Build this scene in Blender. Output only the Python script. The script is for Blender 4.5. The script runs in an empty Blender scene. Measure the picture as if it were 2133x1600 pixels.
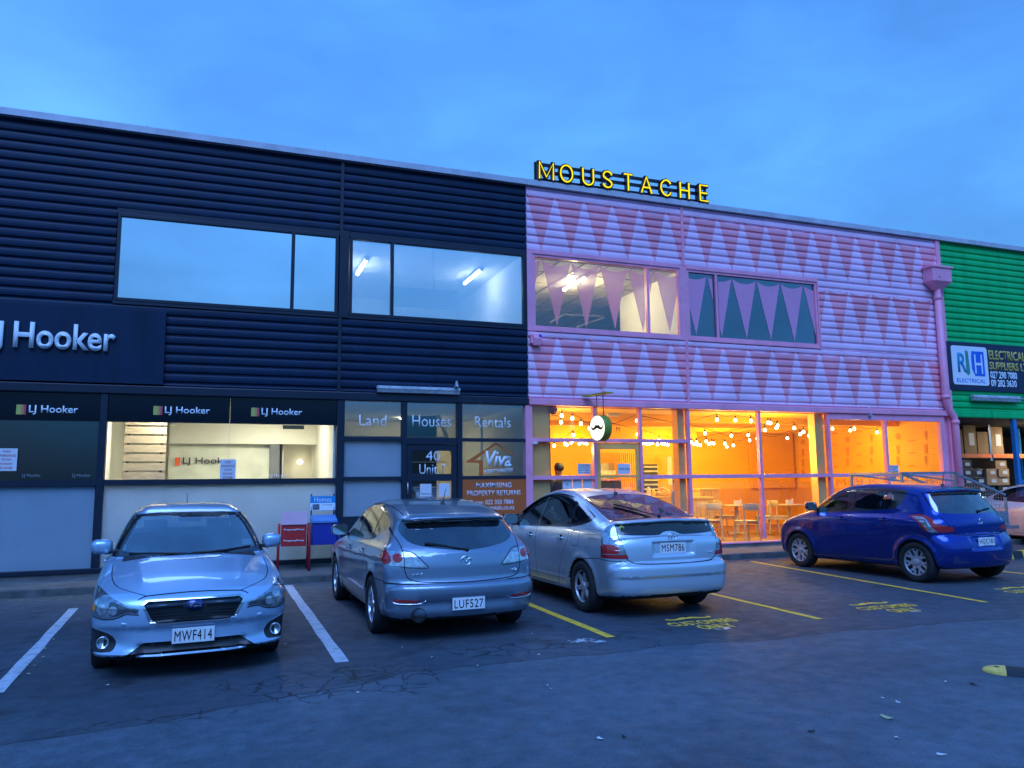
import bpy, bmesh, math, random
import numpy as np
from mathutils import Vector, Matrix
R = math.radians
rnd = random.Random(7)
scene = bpy.context.scene
col = scene.collection

# ------------------------------------------------------------------ camera
CAM_Z = 1.6
YAW, PITCH, ROLL = 0.358520292, 0.125666698, -0.00991135
def _axes():
    f = Vector((math.sin(YAW)*math.cos(PITCH), math.cos(YAW)*math.cos(PITCH), math.sin(PITCH)))
    r = Vector((math.cos(YAW), -math.sin(YAW), 0)); u = r.cross(f)
    return f, r*math.cos(ROLL)+u*math.sin(ROLL), -r*math.sin(ROLL)+u*math.cos(ROLL)
CF, CR, CU = _axes()
cam_d = bpy.data.cameras.new('camera'); cam = bpy.data.objects.new('camera', cam_d); col.objects.link(cam)
m = Matrix((CR, CU, -CF)).transposed().to_4x4(); m.translation = (0, 0, CAM_Z)
cam.matrix_world = m
cam_d.sensor_width = 36; cam_d.lens = 36*1600/2133.0; cam_d.clip_end = 2000; cam_d.clip_start = 0.05
scene.camera = cam
# ------------------------------------------------------------------ world (overcast dusk sky)
world = bpy.data.worlds.new("World"); scene.world = world; world.use_nodes = True
SKY_GAIN = .51
def build_world():
    nt = world.node_tree; nt.nodes.clear(); N = nt.nodes.new; L = nt.links.new
    out = N('ShaderNodeOutputWorld'); bg = N('ShaderNodeBackground'); L(bg.outputs[0], out.inputs[0])
    tc = N('ShaderNodeTexCoord'); sep = N('ShaderNodeSeparateXYZ'); L(tc.outputs['Generated'], sep.inputs[0])
    ramp = N('ShaderNodeValToRGB'); L(sep.outputs['Z'], ramp.inputs[0])
    cr = ramp.color_ramp; cr.elements[0].position = 0.0; cr.elements[0].color = (.007, .042, .090, 1)
    cr.elements[1].position = 1.0; cr.elements[1].color = (.055, .235, .78, 1)
    for p, c in ((.03, (.008, .060, .13)), (.075, (.014, .10, .22)), (.11, (.09, .32, .72)), (.22, (.12, .42, 1.0)), (.42, (.11, .40, 1.08)), (.62, (.08, .31, .95))):
        e = cr.elements.new(p); e.color = (*c, 1)
    mp = N('ShaderNodeMapping'); mp.inputs['Scale'].default_value = (1.0, 1.0, 2.4); L(tc.outputs['Generated'], mp.inputs[0])
    no = N('ShaderNodeTexNoise'); no.inputs['Scale'].default_value = 2.1; no.inputs['Detail'].default_value = 4; no.inputs['Roughness'].default_value = .5
    no.inputs['Distortion'].default_value = .35; L(mp.outputs[0], no.inputs[0])
    mr = N('ShaderNodeMapRange'); L(no.outputs[0], mr.inputs[0]); mr.inputs[1].default_value = .33; mr.inputs[2].default_value = .68
    mr.inputs[3].default_value = .87; mr.inputs[4].default_value = 1.22
    mul = N('ShaderNodeMixRGB'); mul.blend_type = 'MULTIPLY'; mul.inputs[0].default_value = 1; L(ramp.outputs[0], mul.inputs[1]); L(mr.outputs[0], mul.inputs[2])
    n2 = N('ShaderNodeTexNoise'); n2.inputs['Scale'].default_value = 5.5; n2.inputs['Detail'].default_value = 6; n2.inputs['Roughness'].default_value = .55; n2.inputs['Distortion'].default_value = .6; L(mp.outputs[0], n2.inputs[0])
    m2 = N('ShaderNodeMapRange'); L(n2.outputs[0], m2.inputs[0]); m2.inputs[1].default_value = .35; m2.inputs[2].default_value = .68; m2.inputs[3].default_value = .92; m2.inputs[4].default_value = 1.07
    mu2 = N('ShaderNodeMixRGB'); mu2.blend_type = 'MULTIPLY'; mu2.inputs[0].default_value = 1; L(mul.outputs[0], mu2.inputs[1]); L(m2.outputs[0], mu2.inputs[2]); mul = mu2
    # brighter, greener patch low on the left
    dp = N('ShaderNodeVectorMath'); dp.operation = 'DOT_PRODUCT'; L(tc.outputs['Generated'], dp.inputs[0])
    v = Vector((-.28, .93, .30)).normalized(); dp.inputs[1].default_value = v
    mr2 = N('ShaderNodeMapRange'); L(dp.outputs['Value'], mr2.inputs[0]); mr2.inputs[1].default_value = .965; mr2.inputs[2].default_value = 1.0
    mr2.interpolation_type = 'SMOOTHSTEP'
    mx = N('ShaderNodeMixRGB'); mx.blend_type = 'ADD'; L(mr2.outputs[0], mx.inputs[0]); L(mul.outputs[0], mx.inputs[1]); mx.inputs[2].default_value = (.06, .14, .12, 1)
    sky = N('ShaderNodeTexSky'); sky.sky_type = 'NISHITA'; sky.sun_disc = False; sky.sun_elevation = R(3); sky.sun_rotation = R(200); sky.dust_density = 2
    ad = N('ShaderNodeMixRGB'); ad.blend_type = 'ADD'; ad.inputs[0].default_value = .0006; L(mx.outputs[0], ad.inputs[1]); L(sky.outputs[0], ad.inputs[2])
    L(ad.outputs[0], bg.inputs[0]); bg.inputs[1].default_value = SKY_GAIN
build_world()
# ------------------------------------------------------------------ the last daylight, very soft
sd = bpy.data.lights.new('sun', 'SUN'); sun = bpy.data.objects.new('sun', sd); col.objects.link(sun)
sd.energy = 1.5; sd.angle = R(42); sd.color = (.24, .43, 1.0)
SUN_DIR = Vector((.25, .75, -1.0)).normalized()       # travels away from the viewer and down
sun.rotation_euler = SUN_DIR.to_track_quat('-Z', 'Y').to_euler()
scene.view_settings.view_transform = 'Standard'; scene.view_settings.look = 'None'
scene.view_settings.exposure = 1.0; scene.view_settings.gamma = 1
try:
    scene.cycles.max_bounces = 8; scene.cycles.transparent_max_bounces = 24; scene.cycles.caustics_reflective = False; scene.cycles.caustics_refractive = False
    scene.cycles.sample_clamp_indirect = 4; scene.cycles.use_denoising = True
except Exception: pass

# ------------------------------------------------------------------ survey: photo pixel -> point on a real plane
FY = 14.5
def ray(px, py): return CF + CR*((px-1066.5)/1600) - CU*((py-800)/1600)
def onY(px, py, Y=FY):
    d = ray(px, py); t = Y/d.y; return Vector((d.x*t, Y, CAM_Z+d.z*t))
def onZ(px, py, z=0.0):
    d = ray(px, py); t = (z-CAM_Z)/d.z; return Vector((d.x*t, d.y*t, z))
# ------------------------------------------------------------------ object helpers
def link(o, parent=None):
    col.objects.link(o)
    if parent is not None: o.parent = parent
    return o
def tag(o, label=None, cat=None, group=None, kind=None):
    if label: o['label'] = label
    if cat: o['category'] = cat
    if group: o['group'] = group
    if kind: o['kind'] = kind
    return o
def empty(name, loc=(0, 0, 0), rz=0.0, label=None, cat=None, group=None):
    o = bpy.data.objects.new(name, None); o.location = loc; o.rotation_euler = (0, 0, rz); o.empty_display_size = .2
    link(o); return tag(o, label, cat, group)
class MB:
    """collects shapes, then links them as ONE mesh object"""
    def __init__(s): s.v = []; s.f = []; s.mi = []; s.m = 0; s.sm = []
    def add(s, vs, fs, smooth=False):
        b = len(s.v); s.v += [tuple(v) for v in vs]
        for f in fs: s.f.append(tuple(b+i for i in f)); s.mi.append(s.m); s.sm.append(smooth)
        return s
    def box(s, x0, x1, y0, y1, z0, z1):
        v = [(x0,y0,z0),(x1,y0,z0),(x1,y1,z0),(x0,y1,z0),(x0,y0,z1),(x1,y0,z1),(x1,y1,z1),(x0,y1,z1)]
        return s.add(v, [(0,3,2,1),(4,5,6,7),(0,1,5,4),(1,2,6,5),(2,3,7,6),(3,0,4,7)])
    def bar(s, a, b, w, h=None, up=(0, 0, 1)):
        h = h or w; a = Vector(a); b = Vector(b); d = (b-a).normalized(); u = Vector(up)
        if abs(d.dot(u)) > .98: u = Vector((0, 1, 0))
        r = d.cross(u).normalized()*w/2; u = r.cross(d).normalized()*h/2
        v = [a-r-u, a+r-u, a+r+u, a-r+u, b-r-u, b+r-u, b+r+u, b-r+u]
        return s.add(v, [(0,3,2,1),(4,5,6,7),(0,1,5,4),(1,2,6,5),(2,3,7,6),(3,0,4,7)])
    def tube(s, pts, r, n=8, cap=True, closed=False):
        pts = [Vector(p) for p in pts]; rr = r if isinstance(r, (list, tuple)) else [r]*len(pts); vs = []; N = len(pts); prev = None
        for i, p in enumerate(pts):
            if closed: d = pts[(i+1) % N]-pts[i-1]
            else: d = (pts[min(i+1, N-1)]-pts[max(i-1, 0)])
            d.normalize()
            if prev is None:
                a = Vector((0, 0, 1)) if abs(d.z) < .9 else Vector((1, 0, 0)); u = d.cross(a).normalized()
            else: u = (prev - d*prev.dot(d)).normalized()
            prev = u; w = d.cross(u)
            for k in range(n):
                t = 2*math.pi*k/n; vs.append(p+(u*math.cos(t)+w*math.sin(t))*rr[i])
        fs = []
        for i in range(N if closed else N-1):
            j = (i+1) % N
            for k in range(n): fs.append((i*n+k, i*n+(k+1) % n, j*n+(k+1) % n, j*n+k))
        s.add(vs, fs, True)
        if cap and not closed: b = len(s.v)-len(vs); s.f += [tuple(b+k for k in reversed(range(n))), tuple(b+(N-1)*n+k for k in range(n))]; s.mi += [s.m]*2; s.sm += [False]*2
        return s
    def lathe(s, prof, c=(0, 0, 0), axis='z', n=16, smooth=True):
        vs = []; P = len(prof)
        for k in range(n):
            t = 2*math.pi*k/n; ct, st = math.cos(t), math.sin(t)
            for r, h in prof:
                if axis == 'z': p = (c[0]+r*ct, c[1]+r*st, c[2]+h)
                elif axis == 'y': p = (c[0]+r*ct, c[1]+h, c[2]+r*st)
                else: p = (c[0]+h, c[1]+r*ct, c[2]+r*st)
                vs.append(p)
        fs = [(k*P+i, ((k+1) % n)*P+i, ((k+1) % n)*P+i+1, k*P+i+1) for k in range(n) for i in range(P-1)]
        return s.add(vs, fs, smooth)
    def prism(s, poly, y0, y1, plane='xz', smooth=False):
        """polygon extruded along the missing axis"""
        n = len(poly)
        def P(a, b, h): return (a, h, b) if plane == 'xz' else ((a, b, h) if plane == 'xy' else (h, a, b))
        vs = [P(a, b, y0) for a, b in poly]+[P(a, b, y1) for a, b in poly]
        fs = [tuple(range(n)), tuple(reversed(range(n, 2*n)))]+[(i, i+n, (i+1) % n+n, (i+1) % n) for i in range(n)]
        return s.add(vs, fs, smooth)
    def build(s, name, mats, parent=None, bevel=0, loc=None, rz=None, label=None, cat=None, group=None, kind=None, seg=2):
        me = bpy.data.meshes.new(name); me.from_pydata(s.v, [], s.f)
        if not isinstance(mats, (list, tuple)): mats = [mats]
        for m_ in mats: me.materials.append(m_)
        me.polygons.foreach_set('material_index', s.mi); me.polygons.foreach_set('use_smooth', s.sm)
        bm = bmesh.new(); bm.from_mesh(me); bmesh.ops.recalc_face_normals(bm, faces=bm.faces); bm.to_mesh(me); bm.free()
        me.update(); o = bpy.data.objects.new(name, me)
        if bevel:
            b = o.modifiers.new('bevel', 'BEVEL'); b.width = bevel; b.segments = seg; b.limit_method = 'ANGLE'; b.angle_limit = R(40); b.harden_normals = False
        if loc is not None: o.location = loc
        if rz is not None: o.rotation_euler = (0, 0, rz)
        link(o, parent); return tag(o, label, cat, group, kind)
_fc = {}
def text_mesh(body, size=1.0, ext=0.0, bold=0.0, spacing=1.0, align='CENTER', shear=0.0, res=3, bevel=0):
    cu = bpy.data.curves.new('t', 'FONT'); cu.body = body; cu.size = size; cu.extrude = ext; cu.offset = bold; cu.space_character = spacing
    cu.align_x = align; cu.align_y = 'CENTER'; cu.shear = shear; cu.resolution_u = res; cu.bevel_depth = bevel; cu.bevel_resolution = 1
    o = bpy.data.objects.new('t', cu); col.objects.link(o)
    dg = bpy.context.evaluated_depsgraph_get(); me = bpy.data.meshes.new_from_object(o.evaluated_get(dg)); bpy.data.objects.remove(o); bpy.data.curves.remove(cu)
    return me
def text(name, body, x0, x1, z0, z1, y, mat, parent=None, M=None, ext=0.002, bold=0.0, spacing=1.0, shear=0.0, keep=False, res=3, **tg):
    """lettering filling the box x0..x1 z0..z1 on a wall facing -Y at depth y (or placed by matrix M from the xy plane)"""
    me = text_mesh(body, 1.0, 0.0, bold, spacing, 'LEFT', shear, res)
    co = np.array([v.co for v in me.vertices]); lo = co.min(0); hi = co.max(0)
    w = x1-x0; h = z1-z0; sx = w/(hi[0]-lo[0]); sz = h/(hi[1]-lo[1])
    if keep: sx = sz = min(sx, sz)
    cx, cz = (x0+x1)/2, (z0+z1)/2; mx, mz = (lo[0]+hi[0])/2, (lo[1]+hi[1])/2
    bm = bmesh.new(); bm.from_mesh(me)
    for v in bm.verts: v.co = ((v.co.x-mx)*sx+cx, (v.co.y-mz)*sz+cz, 0)
    if ext:
        r = bmesh.ops.extrude_face_region(bm, geom=bm.faces[:])
        for g in r['geom']:
            if isinstance(g, bmesh.types.BMVert): g.co.z += ext
        bmesh.ops.recalc_face_normals(bm, faces=bm.faces)
    if M is None: M = Matrix.Translation((0, y, 0)) @ Matrix.Rotation(R(90), 4, 'X')
    bm.transform(M); bm.to_mesh(me); bm.free()
    me.materials.clear(); me.materials.append(mat)
    for p in me.polygons: p.material_index = 0
    o = bpy.data.objects.new(name, me); link(o, parent); return tag(o, **tg) if tg else o
def copy_tree(o, parent=None, **kw):
    c = o.copy(); col.objects.link(c); c.parent = parent
    for ch in [x for x in o.children]: copy_tree(ch, c)
    return c
# ------------------------------------------------------------------ materials
def newmat(name):
    m_ = bpy.data.materials.new(name); m_.use_nodes = True; nt = m_.node_tree
    return m_, nt, nt.nodes['Principled BSDF']
def mat(name, c, rough=.6, metal=0.0, var=.12, vscale=3.0, bump=0.0, bscale=60.0, coat=0.0, spec=.5, emit=None, es=0.0, stretch=(1, 1, 1)):
    m_, nt, b = newmat(name); N = nt.nodes.new; L = nt.links.new
    b.inputs['Roughness'].default_value = rough; b.inputs['Metallic'].default_value = metal; b.inputs['Specular IOR Level'].default_value = spec
    b.inputs['Coat Weight'].default_value = coat; b.inputs['Coat Roughness'].default_value = .04
    tc = N('ShaderNodeTexCoord')
    if var:
        mp = N('ShaderNodeMapping'); mp.inputs['Scale'].default_value = stretch; L(tc.outputs['Object'], mp.inputs[0])
        no = N('ShaderNodeTexNoise'); no.inputs['Scale'].default_value = vscale; no.inputs['Detail'].default_value = 5; L(mp.outputs[0], no.inputs[0])
        mr = N('ShaderNodeMapRange'); mr.inputs[1].default_value = .3; mr.inputs[2].default_value = .7; mr.inputs[3].default_value = 1-var; mr.inputs[4].default_value = 1+var
        L(no.outputs[0], mr.inputs[0]); mx = N('ShaderNodeMixRGB'); mx.blend_type = 'MULTIPLY'; mx.inputs[0].default_value = 1; mx.inputs[1].default_value = (*c, 1)
        L(mr.outputs[0], mx.inputs[2]); L(mx.outputs[0], b.inputs['Base Color'])
        mr3 = N('ShaderNodeMapRange'); L(no.outputs[0], mr3.inputs[0]); mr3.inputs[3].default_value = rough*.85; mr3.inputs[4].default_value = min(1, rough*1.15); L(mr3.outputs[0], b.inputs['Roughness'])
    else: b.inputs['Base Color'].default_value = (*c, 1)
    if bump:
        n2 = N('ShaderNodeTexNoise'); n2.inputs['Scale'].default_value = bscale; n2.inputs['Detail'].default_value = 3; L(tc.outputs['Object'], n2.inputs[0])
        bp = N('ShaderNodeBump'); bp.inputs['Strength'].default_value = bump; bp.inputs['Distance'].default_value = .01; L(n2.outputs[0], bp.inputs['Height']); L(bp.outputs[0], b.inputs['Normal'])
    if emit: b.inputs['Emission Color'].default_value = (*emit, 1); b.inputs['Emission Strength'].default_value = es
    return m_
def glassmat(name, refl=.08, tint=(.9, .95, 1), rough=0.0, boost=1.0, haze=None, hz=0.0, wav=0.0):
    """thin pane: see-through mixed with mirror by angle; optional frosted film"""
    m_ = bpy.data.materials.new(name); m_.use_nodes = True; nt = m_.node_tree; nt.nodes.clear(); N = nt.nodes.new; L = nt.links.new
    out = N('ShaderNodeOutputMaterial'); tr = N('ShaderNodeBsdfTransparent'); tr.inputs[0].default_value = (*tint, 1)
    gl = N('ShaderNodeBsdfGlossy'); gl.inputs['Roughness'].default_value = rough; gl.inputs[0].default_value = (1, 1, 1, 1)
    lw = N('ShaderNodeLayerWeight'); lw.inputs[0].default_value = .5
    mr = N('ShaderNodeMapRange'); L(lw.outputs['Facing'], mr.inputs[0]); mr.inputs[1].default_value = 0; mr.inputs[2].default_value = 1
    pw = N('ShaderNodeMath'); pw.operation = 'POWER'; L(lw.outputs['Facing'], pw.inputs[0]); pw.inputs[1].default_value = 4.0
    L(pw.outputs[0], mr.inputs[0]); mr.inputs[3].default_value = refl; mr.inputs[4].default_value = boost
    mx = N('ShaderNodeMixShader'); L(mr.outputs[0], mx.inputs[0]); L(tr.outputs[0], mx.inputs[1]); L(gl.outputs[0], mx.inputs[2])
    last = mx
    if wav:
        tc = N('ShaderNodeTexCoord'); no = N('ShaderNodeTexNoise'); no.inputs['Scale'].default_value = .8; L(tc.outputs['Object'], no.inputs[0])
        bp = N('ShaderNodeBump'); bp.inputs['Strength'].default_value = wav; bp.inputs['Distance'].default_value = .02; L(no.outputs[0], bp.inputs['Height']); L(bp.outputs[0], gl.inputs['Normal'])
    if haze is not None:
        df = N('ShaderNodeBsdfDiffuse'); df.inputs[0].default_value = (*haze, 1); tl = N('ShaderNodeBsdfTranslucent'); tl.inputs[0].default_value = (*haze, 1)
        tcf = N('ShaderNodeTexCoord'); mpf = N('ShaderNodeMapping'); mpf.inputs['Scale'].default_value = (1, 1, 1); L(tcf.outputs['Object'], mpf.inputs[0]); nf = N('ShaderNodeTexNoise'); nf.inputs['Scale'].default_value = 1.6; nf.inputs['Detail'].default_value = 6; nf.inputs['Roughness'].default_value = .65; L(mpf.outputs[0], nf.inputs[0])
        mf = N('ShaderNodeMapRange'); L(nf.outputs[0], mf.inputs[0]); mf.inputs[1].default_value = .3; mf.inputs[2].default_value = .7; mf.inputs[3].default_value = .93; mf.inputs[4].default_value = 1.05
        mxf = N('ShaderNodeMixRGB'); mxf.blend_type = 'MULTIPLY'; mxf.inputs[0].default_value = 1; mxf.inputs[1].default_value = (*haze, 1); L(mf.outputs[0], mxf.inputs[2]); L(mxf.outputs[0], df.inputs[0]); L(mxf.outputs[0], tl.inputs[0])
        m0 = N('ShaderNodeMixShader'); m0.inputs[0].default_value = .48; L(df.outputs[0], m0.inputs[1]); L(tl.outputs[0], m0.inputs[2])
        m2 = N('ShaderNodeMixShader'); m2.inputs[0].default_value = hz; L(mx.outputs[0], m2.inputs[1]); L(m0.outputs[0], m2.inputs[2]); last = m2
    L(last.outputs[0], out.inputs[0]); return m_
def emat(name, c, s):
    m_ = bpy.data.materials.new(name); m_.use_nodes = True; nt = m_.node_tree; nt.nodes.clear(); out = nt.nodes.new('ShaderNodeOutputMaterial')
    e = nt.nodes.new('ShaderNodeEmission'); e.inputs[0].default_value = (*c, 1); e.inputs[1].default_value = s*.5; nt.links.new(e.outputs[0], out.inputs[0]); return m_
# ================================================================== CARS
def spline(pts, n=6, closed=False):
    """Catmull-Rom through 2D points (point with third value 1 = sharp corner)"""
    P = [np.array(p[:2], float) for p in pts]; S = [len(p) > 2 and p[2] for p in pts]; N = len(P); out = []
    rng = range(N if closed else N-1)
    for i in rng:
        a, b = P[i], P[(i+1) % N]
        p = P[i-1] if (i > 0 or closed) else a; q = P[(i+2) % N] if (closed or i+2 < N) else b
        ta = np.zeros(2) if False else ((b-p)*.5 if not S[i] else (b-a)*1.0)
        tb = ((q-a)*.5 if not S[(i+1) % N] else (b-a)*1.0)
        L_ = np.linalg.norm(b-a)
        for t, nn in ((ta, 0), (tb, 1)):
            k = np.linalg.norm(t)
            if k > L_*1.2: t *= L_*1.2/k
        for k in range(n):
            s = k/n; h = (2*s**3-3*s*s+1, s**3-2*s*s+s, -2*s**3+3*s*s, s**3-s*s)
            out.append(a*h[0]+ta*h[1]+b*h[2]+tb*h[3])
    if not closed: out.append(P[-1])
    return [tuple(o) for o in out]
def sdpoly(px, pz, poly):
    d = np.full(px.shape, 1e9); inside = np.zeros(px.shape, bool); n = len(poly)
    for i in range(n):
        ax, az = poly[i]; bx, bz = poly[(i+1) % n]; ex, ez = bx-ax, bz-az; wx, wz = px-ax, pz-az
        t = np.clip((wx*ex+wz*ez)/(ex*ex+ez*ez+1e-12), 0, 1); dd = (wx-ex*t)**2+(wz-ez*t)**2; d = np.minimum(d, dd)
        c = ((az > pz) != (bz > pz)) & (px < (bx-ax)*(pz-az)/((bz-az) if abs(bz-az) > 1e-12 else 1e-12)+ax); inside ^= c
    return np.where(inside, -1, 1)*np.sqrt(d)
class Lut:
    def __init__(s, poly, h=.01, pad=.45):
        a = np.array(poly); s.x0, s.z0 = a.min(0)-pad; s.h = h; nx, nz = (np.ceil((a.max(0)+pad-[s.x0, s.z0])/h)).astype(int)+1
        X, Z = np.meshgrid(s.x0+np.arange(nx)*h, s.z0+np.arange(nz)*h, indexing='ij'); s.g = sdpoly(X, Z, poly); s.nx, s.nz = nx, nz
    def __call__(s, x, z):
        u = np.clip((x-s.x0)/s.h, 0, s.nx-1.001); v = np.clip((z-s.z0)/s.h, 0, s.nz-1.001); i = u.astype(int); j = v.astype(int); u = u-i; v = v-j; g = s.g
        return g[i, j]*(1-u)*(1-v)+g[i+1, j]*u*(1-v)+g[i, j+1]*(1-u)*v+g[i+1, j+1]*u*v
def smax(a, b, k):
    h = np.clip(.5-.5*(b-a)/k, 0, 1); return b*(1-h)+a*h+k*h*(1-h)
def sstep(a, b, x):
    t = np.clip((x-a)/(b-a), 0, 1); return t*t*(3-2*t)
def surface_nets(f, lo, hi, h):
    n = [int(math.ceil((hi[i]-lo[i])/h))+1 for i in range(3)]
    ax = [lo[i]+np.arange(n[i])*h for i in range(3)]
    V = np.empty(n)
    for i in range(0, n[0], 24):
        X, Y, Z = np.meshgrid(ax[0][i:i+24], ax[1], ax[2], indexing='ij'); V[i:i+24] = f(X, Y, Z)
    s = V < 0; acc = np.zeros([k-1 for k in n]+[3]); cnt = np.zeros([k-1 for k in n])
    quads = []
    idx3 = np.indices([k-1 for k in n])
    for a in range(3):
        sl0 = [slice(None)]*3; sl1 = [slice(None)]*3; sl0[a] = slice(0, -1); sl1[a] = slice(1, None)
        v0, v1 = V[tuple(sl0)], V[tuple(sl1)]; cr = s[tuple(sl0)] != s[tuple(sl1)]; I = np.argwhere(cr); t = v0[cr]/(v0[cr]-v1[cr])
        P = np.array(lo)+I*h; P[:, a] += t*h
        b, c = [k for k in range(3) if k != a]
        for db in (0, -1):
            for dc in (0, -1):
                J = I.copy(); J[:, b] += db; J[:, c] += dc
                ok = (J >= 0).all(1) & (J[:, 0] < n[0]-1) & (J[:, 1] < n[1]-1) & (J[:, 2] < n[2]-1)
                np.add.at(acc, tuple(J[ok].T), P[ok]); np.add.at(cnt, tuple(J[ok].T), 1)
        ok = (I[:, b] > 0) & (I[:, c] > 0) & (I[:, b] < n[b]-1) & (I[:, c] < n[c]-1)
        I = I[ok]; q = []
        for db, dc in ((0, 0), (-1, 0), (-1, -1), (0, -1)):
            J = I.copy(); J[:, b] += db; J[:, c] += dc; q.append(J)
        flip = s[tuple(sl0)][cr][ok]
        if a == 1: flip = ~flip
        quads.append((q, flip))
    m_ = cnt > 0; vid = -np.ones(m_.shape, int); vid[m_] = np.arange(m_.sum()); verts = acc[m_]/cnt[m_][:, None]
    F = []
    for q, flip in quads:
        ids = np.stack([vid[tuple(J.T)] for J in q], 1); ids[~flip] = ids[~flip][:, ::-1]; F.append(ids)
    return verts, np.concatenate(F)
def grad(f, P, e=.004):
    g = np.empty_like(P)
    for a in range(3):
        d = np.zeros(3); d[a] = e; A = P+d; B = P-d; g[:, a] = (f(A[:, 0], A[:, 1], A[:, 2])-f(B[:, 0], B[:, 1], B[:, 2]))/(2*e)
    return g

PROJ = {'side': (0, 2), 'front': (1, 2), 'rear': (1, 2), 'top': (0, 1)}
def inpoly(u, v, poly):
    c = False; j = len(poly)-1
    for i in range(len(poly)):
        a, b = poly[i], poly[j]
        if (a[1] > v) != (b[1] > v) and u < (b[0]-a[0])*(v-a[1])/(b[1]-a[1])+a[0]: c = not c
        j = i
    return c
class Shell:
    """closed car body surface that regions (panes, lamps, grilles, shut lines) can be cut out of"""
    def __init__(s, f, lo, hi, h):
        s.f = f; P, F = surface_nets(f, lo, hi, h); s.h = h
        for it in range(3):
            g = grad(f, P); v = f(P[:, 0], P[:, 1], P[:, 2]); gn = (g*g).sum(1)+1e-9; st = (v/gn)[:, None]*g
            ln = np.linalg.norm(st, axis=1); k = np.minimum(1, h*.6/np.maximum(ln, 1e-9)); P = P-st*k[:, None]
        bm = bmesh.new(); s.bm = bm; vs = [bm.verts.new(p) for p in P]
        for q in F.tolist():
            try: bm.faces.new([vs[i] for i in q])
            except ValueError: pass
        s.lay = bm.faces.layers.int.new('reg'); bm.normal_update(); s.names = ['body']; s.mats = {}
    def cut(s, name, proj, poly, sign=0, lim=None, only=None, nmin=.12, pool=None):
        """faces inside poly (seen along the projection) become region name; sign picks the side"""
        bm = s.bm
        if name not in s.names: s.names.append(name)
        rid = s.names.index(name); a, b = PROJ[proj]; pa = np.array(poly); lo = pa.min(0)-s.h*1.5; hi = pa.max(0)+s.h*1.5
        na = 3-a-b; want = sign if proj in ('side', 'top') else (-1 if proj == 'front' else 1); lay = s.lay
        only_id = None if only is None else [s.names.index(o) for o in (only if isinstance(only, (list, tuple)) else [only])]
        cand = set()
        for f in (bm.faces if pool is None else pool):
            c = f.verts[0].co
            if lo[0] < c[a] < hi[0] and lo[1] < c[b] < hi[1]:
                n = f.normal[na]
                if (n*want > nmin if want else abs(n) > nmin) and (lim is None or lim(c)) and (only_id is None or f[lay] in only_id): cand.add(f)
        n = len(poly); cand = {f: (f.verts[0].co[a], f.verts[0].co[b]) for f in cand}; rad = s.h*2.2
        for i in range(n):
            p, q = poly[i], poly[(i+1) % n]; du, dv = q[0]-p[0], q[1]-p[1]; L_ = math.hypot(du, dv)
            if L_ < 1e-6: continue
            n0 = dv/L_; n1 = -du/L_; p0, p1 = p; t0 = -rad; t1 = L_+rad; tx = du/L_; ty = dv/L_
            near_ = [f for f, (u, v) in cand.items() if -rad < (u-p0)*n0+(v-p1)*n1 < rad and t0 < (u-p0)*tx+(v-p1)*ty < t1]
            loc = set()
            for f in near_:
                dmin = 1e9; dmax = -1e9; tmin = 1e9; tmax = -1e9
                for v in f.verts:
                    w0 = v.co[a]-p0; w1 = v.co[b]-p1; d = w0*n0+w1*n1; t = w0*tx+w1*ty
                    if d < dmin: dmin = d
                    if d > dmax: dmax = d
                    if t < tmin: tmin = t
                    if t > tmax: tmax = t
                if dmin < -1e-5 and dmax > 1e-5 and tmax > -.002 and tmin < L_+.002: loc.add(f)
            if not loc: continue
            sd_ = lambda v: (v.co[a]-p0)*n0+(v.co[b]-p1)*n1
            for ed in {e for f in loc for e in f.edges}:
                d0 = sd_(ed.verts[0]); d1 = sd_(ed.verts[1])
                if (d0 > 1e-5 and d1 < -1e-5) or (d0 < -1e-5 and d1 > 1e-5): bmesh.utils.edge_split(ed, ed.verts[0], d0/(d0-d1))
            for f in loc:
                on = [v for v in f.verts if abs(sd_(v)) <= 1.2e-5]
                if len(on) < 2: continue
                if len(on) > 2: on = [on[0], max(on[1:], key=lambda v: (v.co-on[0].co).length)]
                if any(on[1] in ed.verts for ed in on[0].link_edges): continue
                try: nf, nl = bmesh.utils.face_split(f, on[0], on[1])
                except Exception: continue
                if nf is not None: cand[nf] = (nf.verts[0].co[a], nf.verts[0].co[b]); nf.normal_update()
                cand[f] = (f.verts[0].co[a], f.verts[0].co[b])
        for f in cand:
            c = f.calc_center_median()
            if inpoly(c[a], c[b], poly): f[lay] = rid
        if pool is not None:
            pool.intersection_update({f for f in pool if f.is_valid}); pool.update(cand)
    def stroke(s, name, proj, pts, w=.008, **kw):
        a, b = PROJ[proj]; pa = np.array(pts); lo = pa.min(0)-s.h*2; hi = pa.max(0)+s.h*2; lim = kw.get('lim'); rid = 0; pool = set()
        for f in s.bm.faces:
            c = f.verts[0].co
            if lo[0] < c[a] < hi[0] and lo[1] < c[b] < hi[1] and (lim is None or lim(c)): pool.add(f)
        kw['pool'] = pool
        for i in range(len(pts)-1):
            p, q = np.array(pts[i]), np.array(pts[i+1]); d = q-p; L_ = np.linalg.norm(d)
            if L_ < 1e-6: continue
            d /= L_; n = np.array((-d[1], d[0]))*w/2; p = p-d*w*.25; q = q+d*w*.25
            s.cut(name, proj, [tuple(p+n), tuple(q+n), tuple(q-n), tuple(p-n)], **kw)
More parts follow.
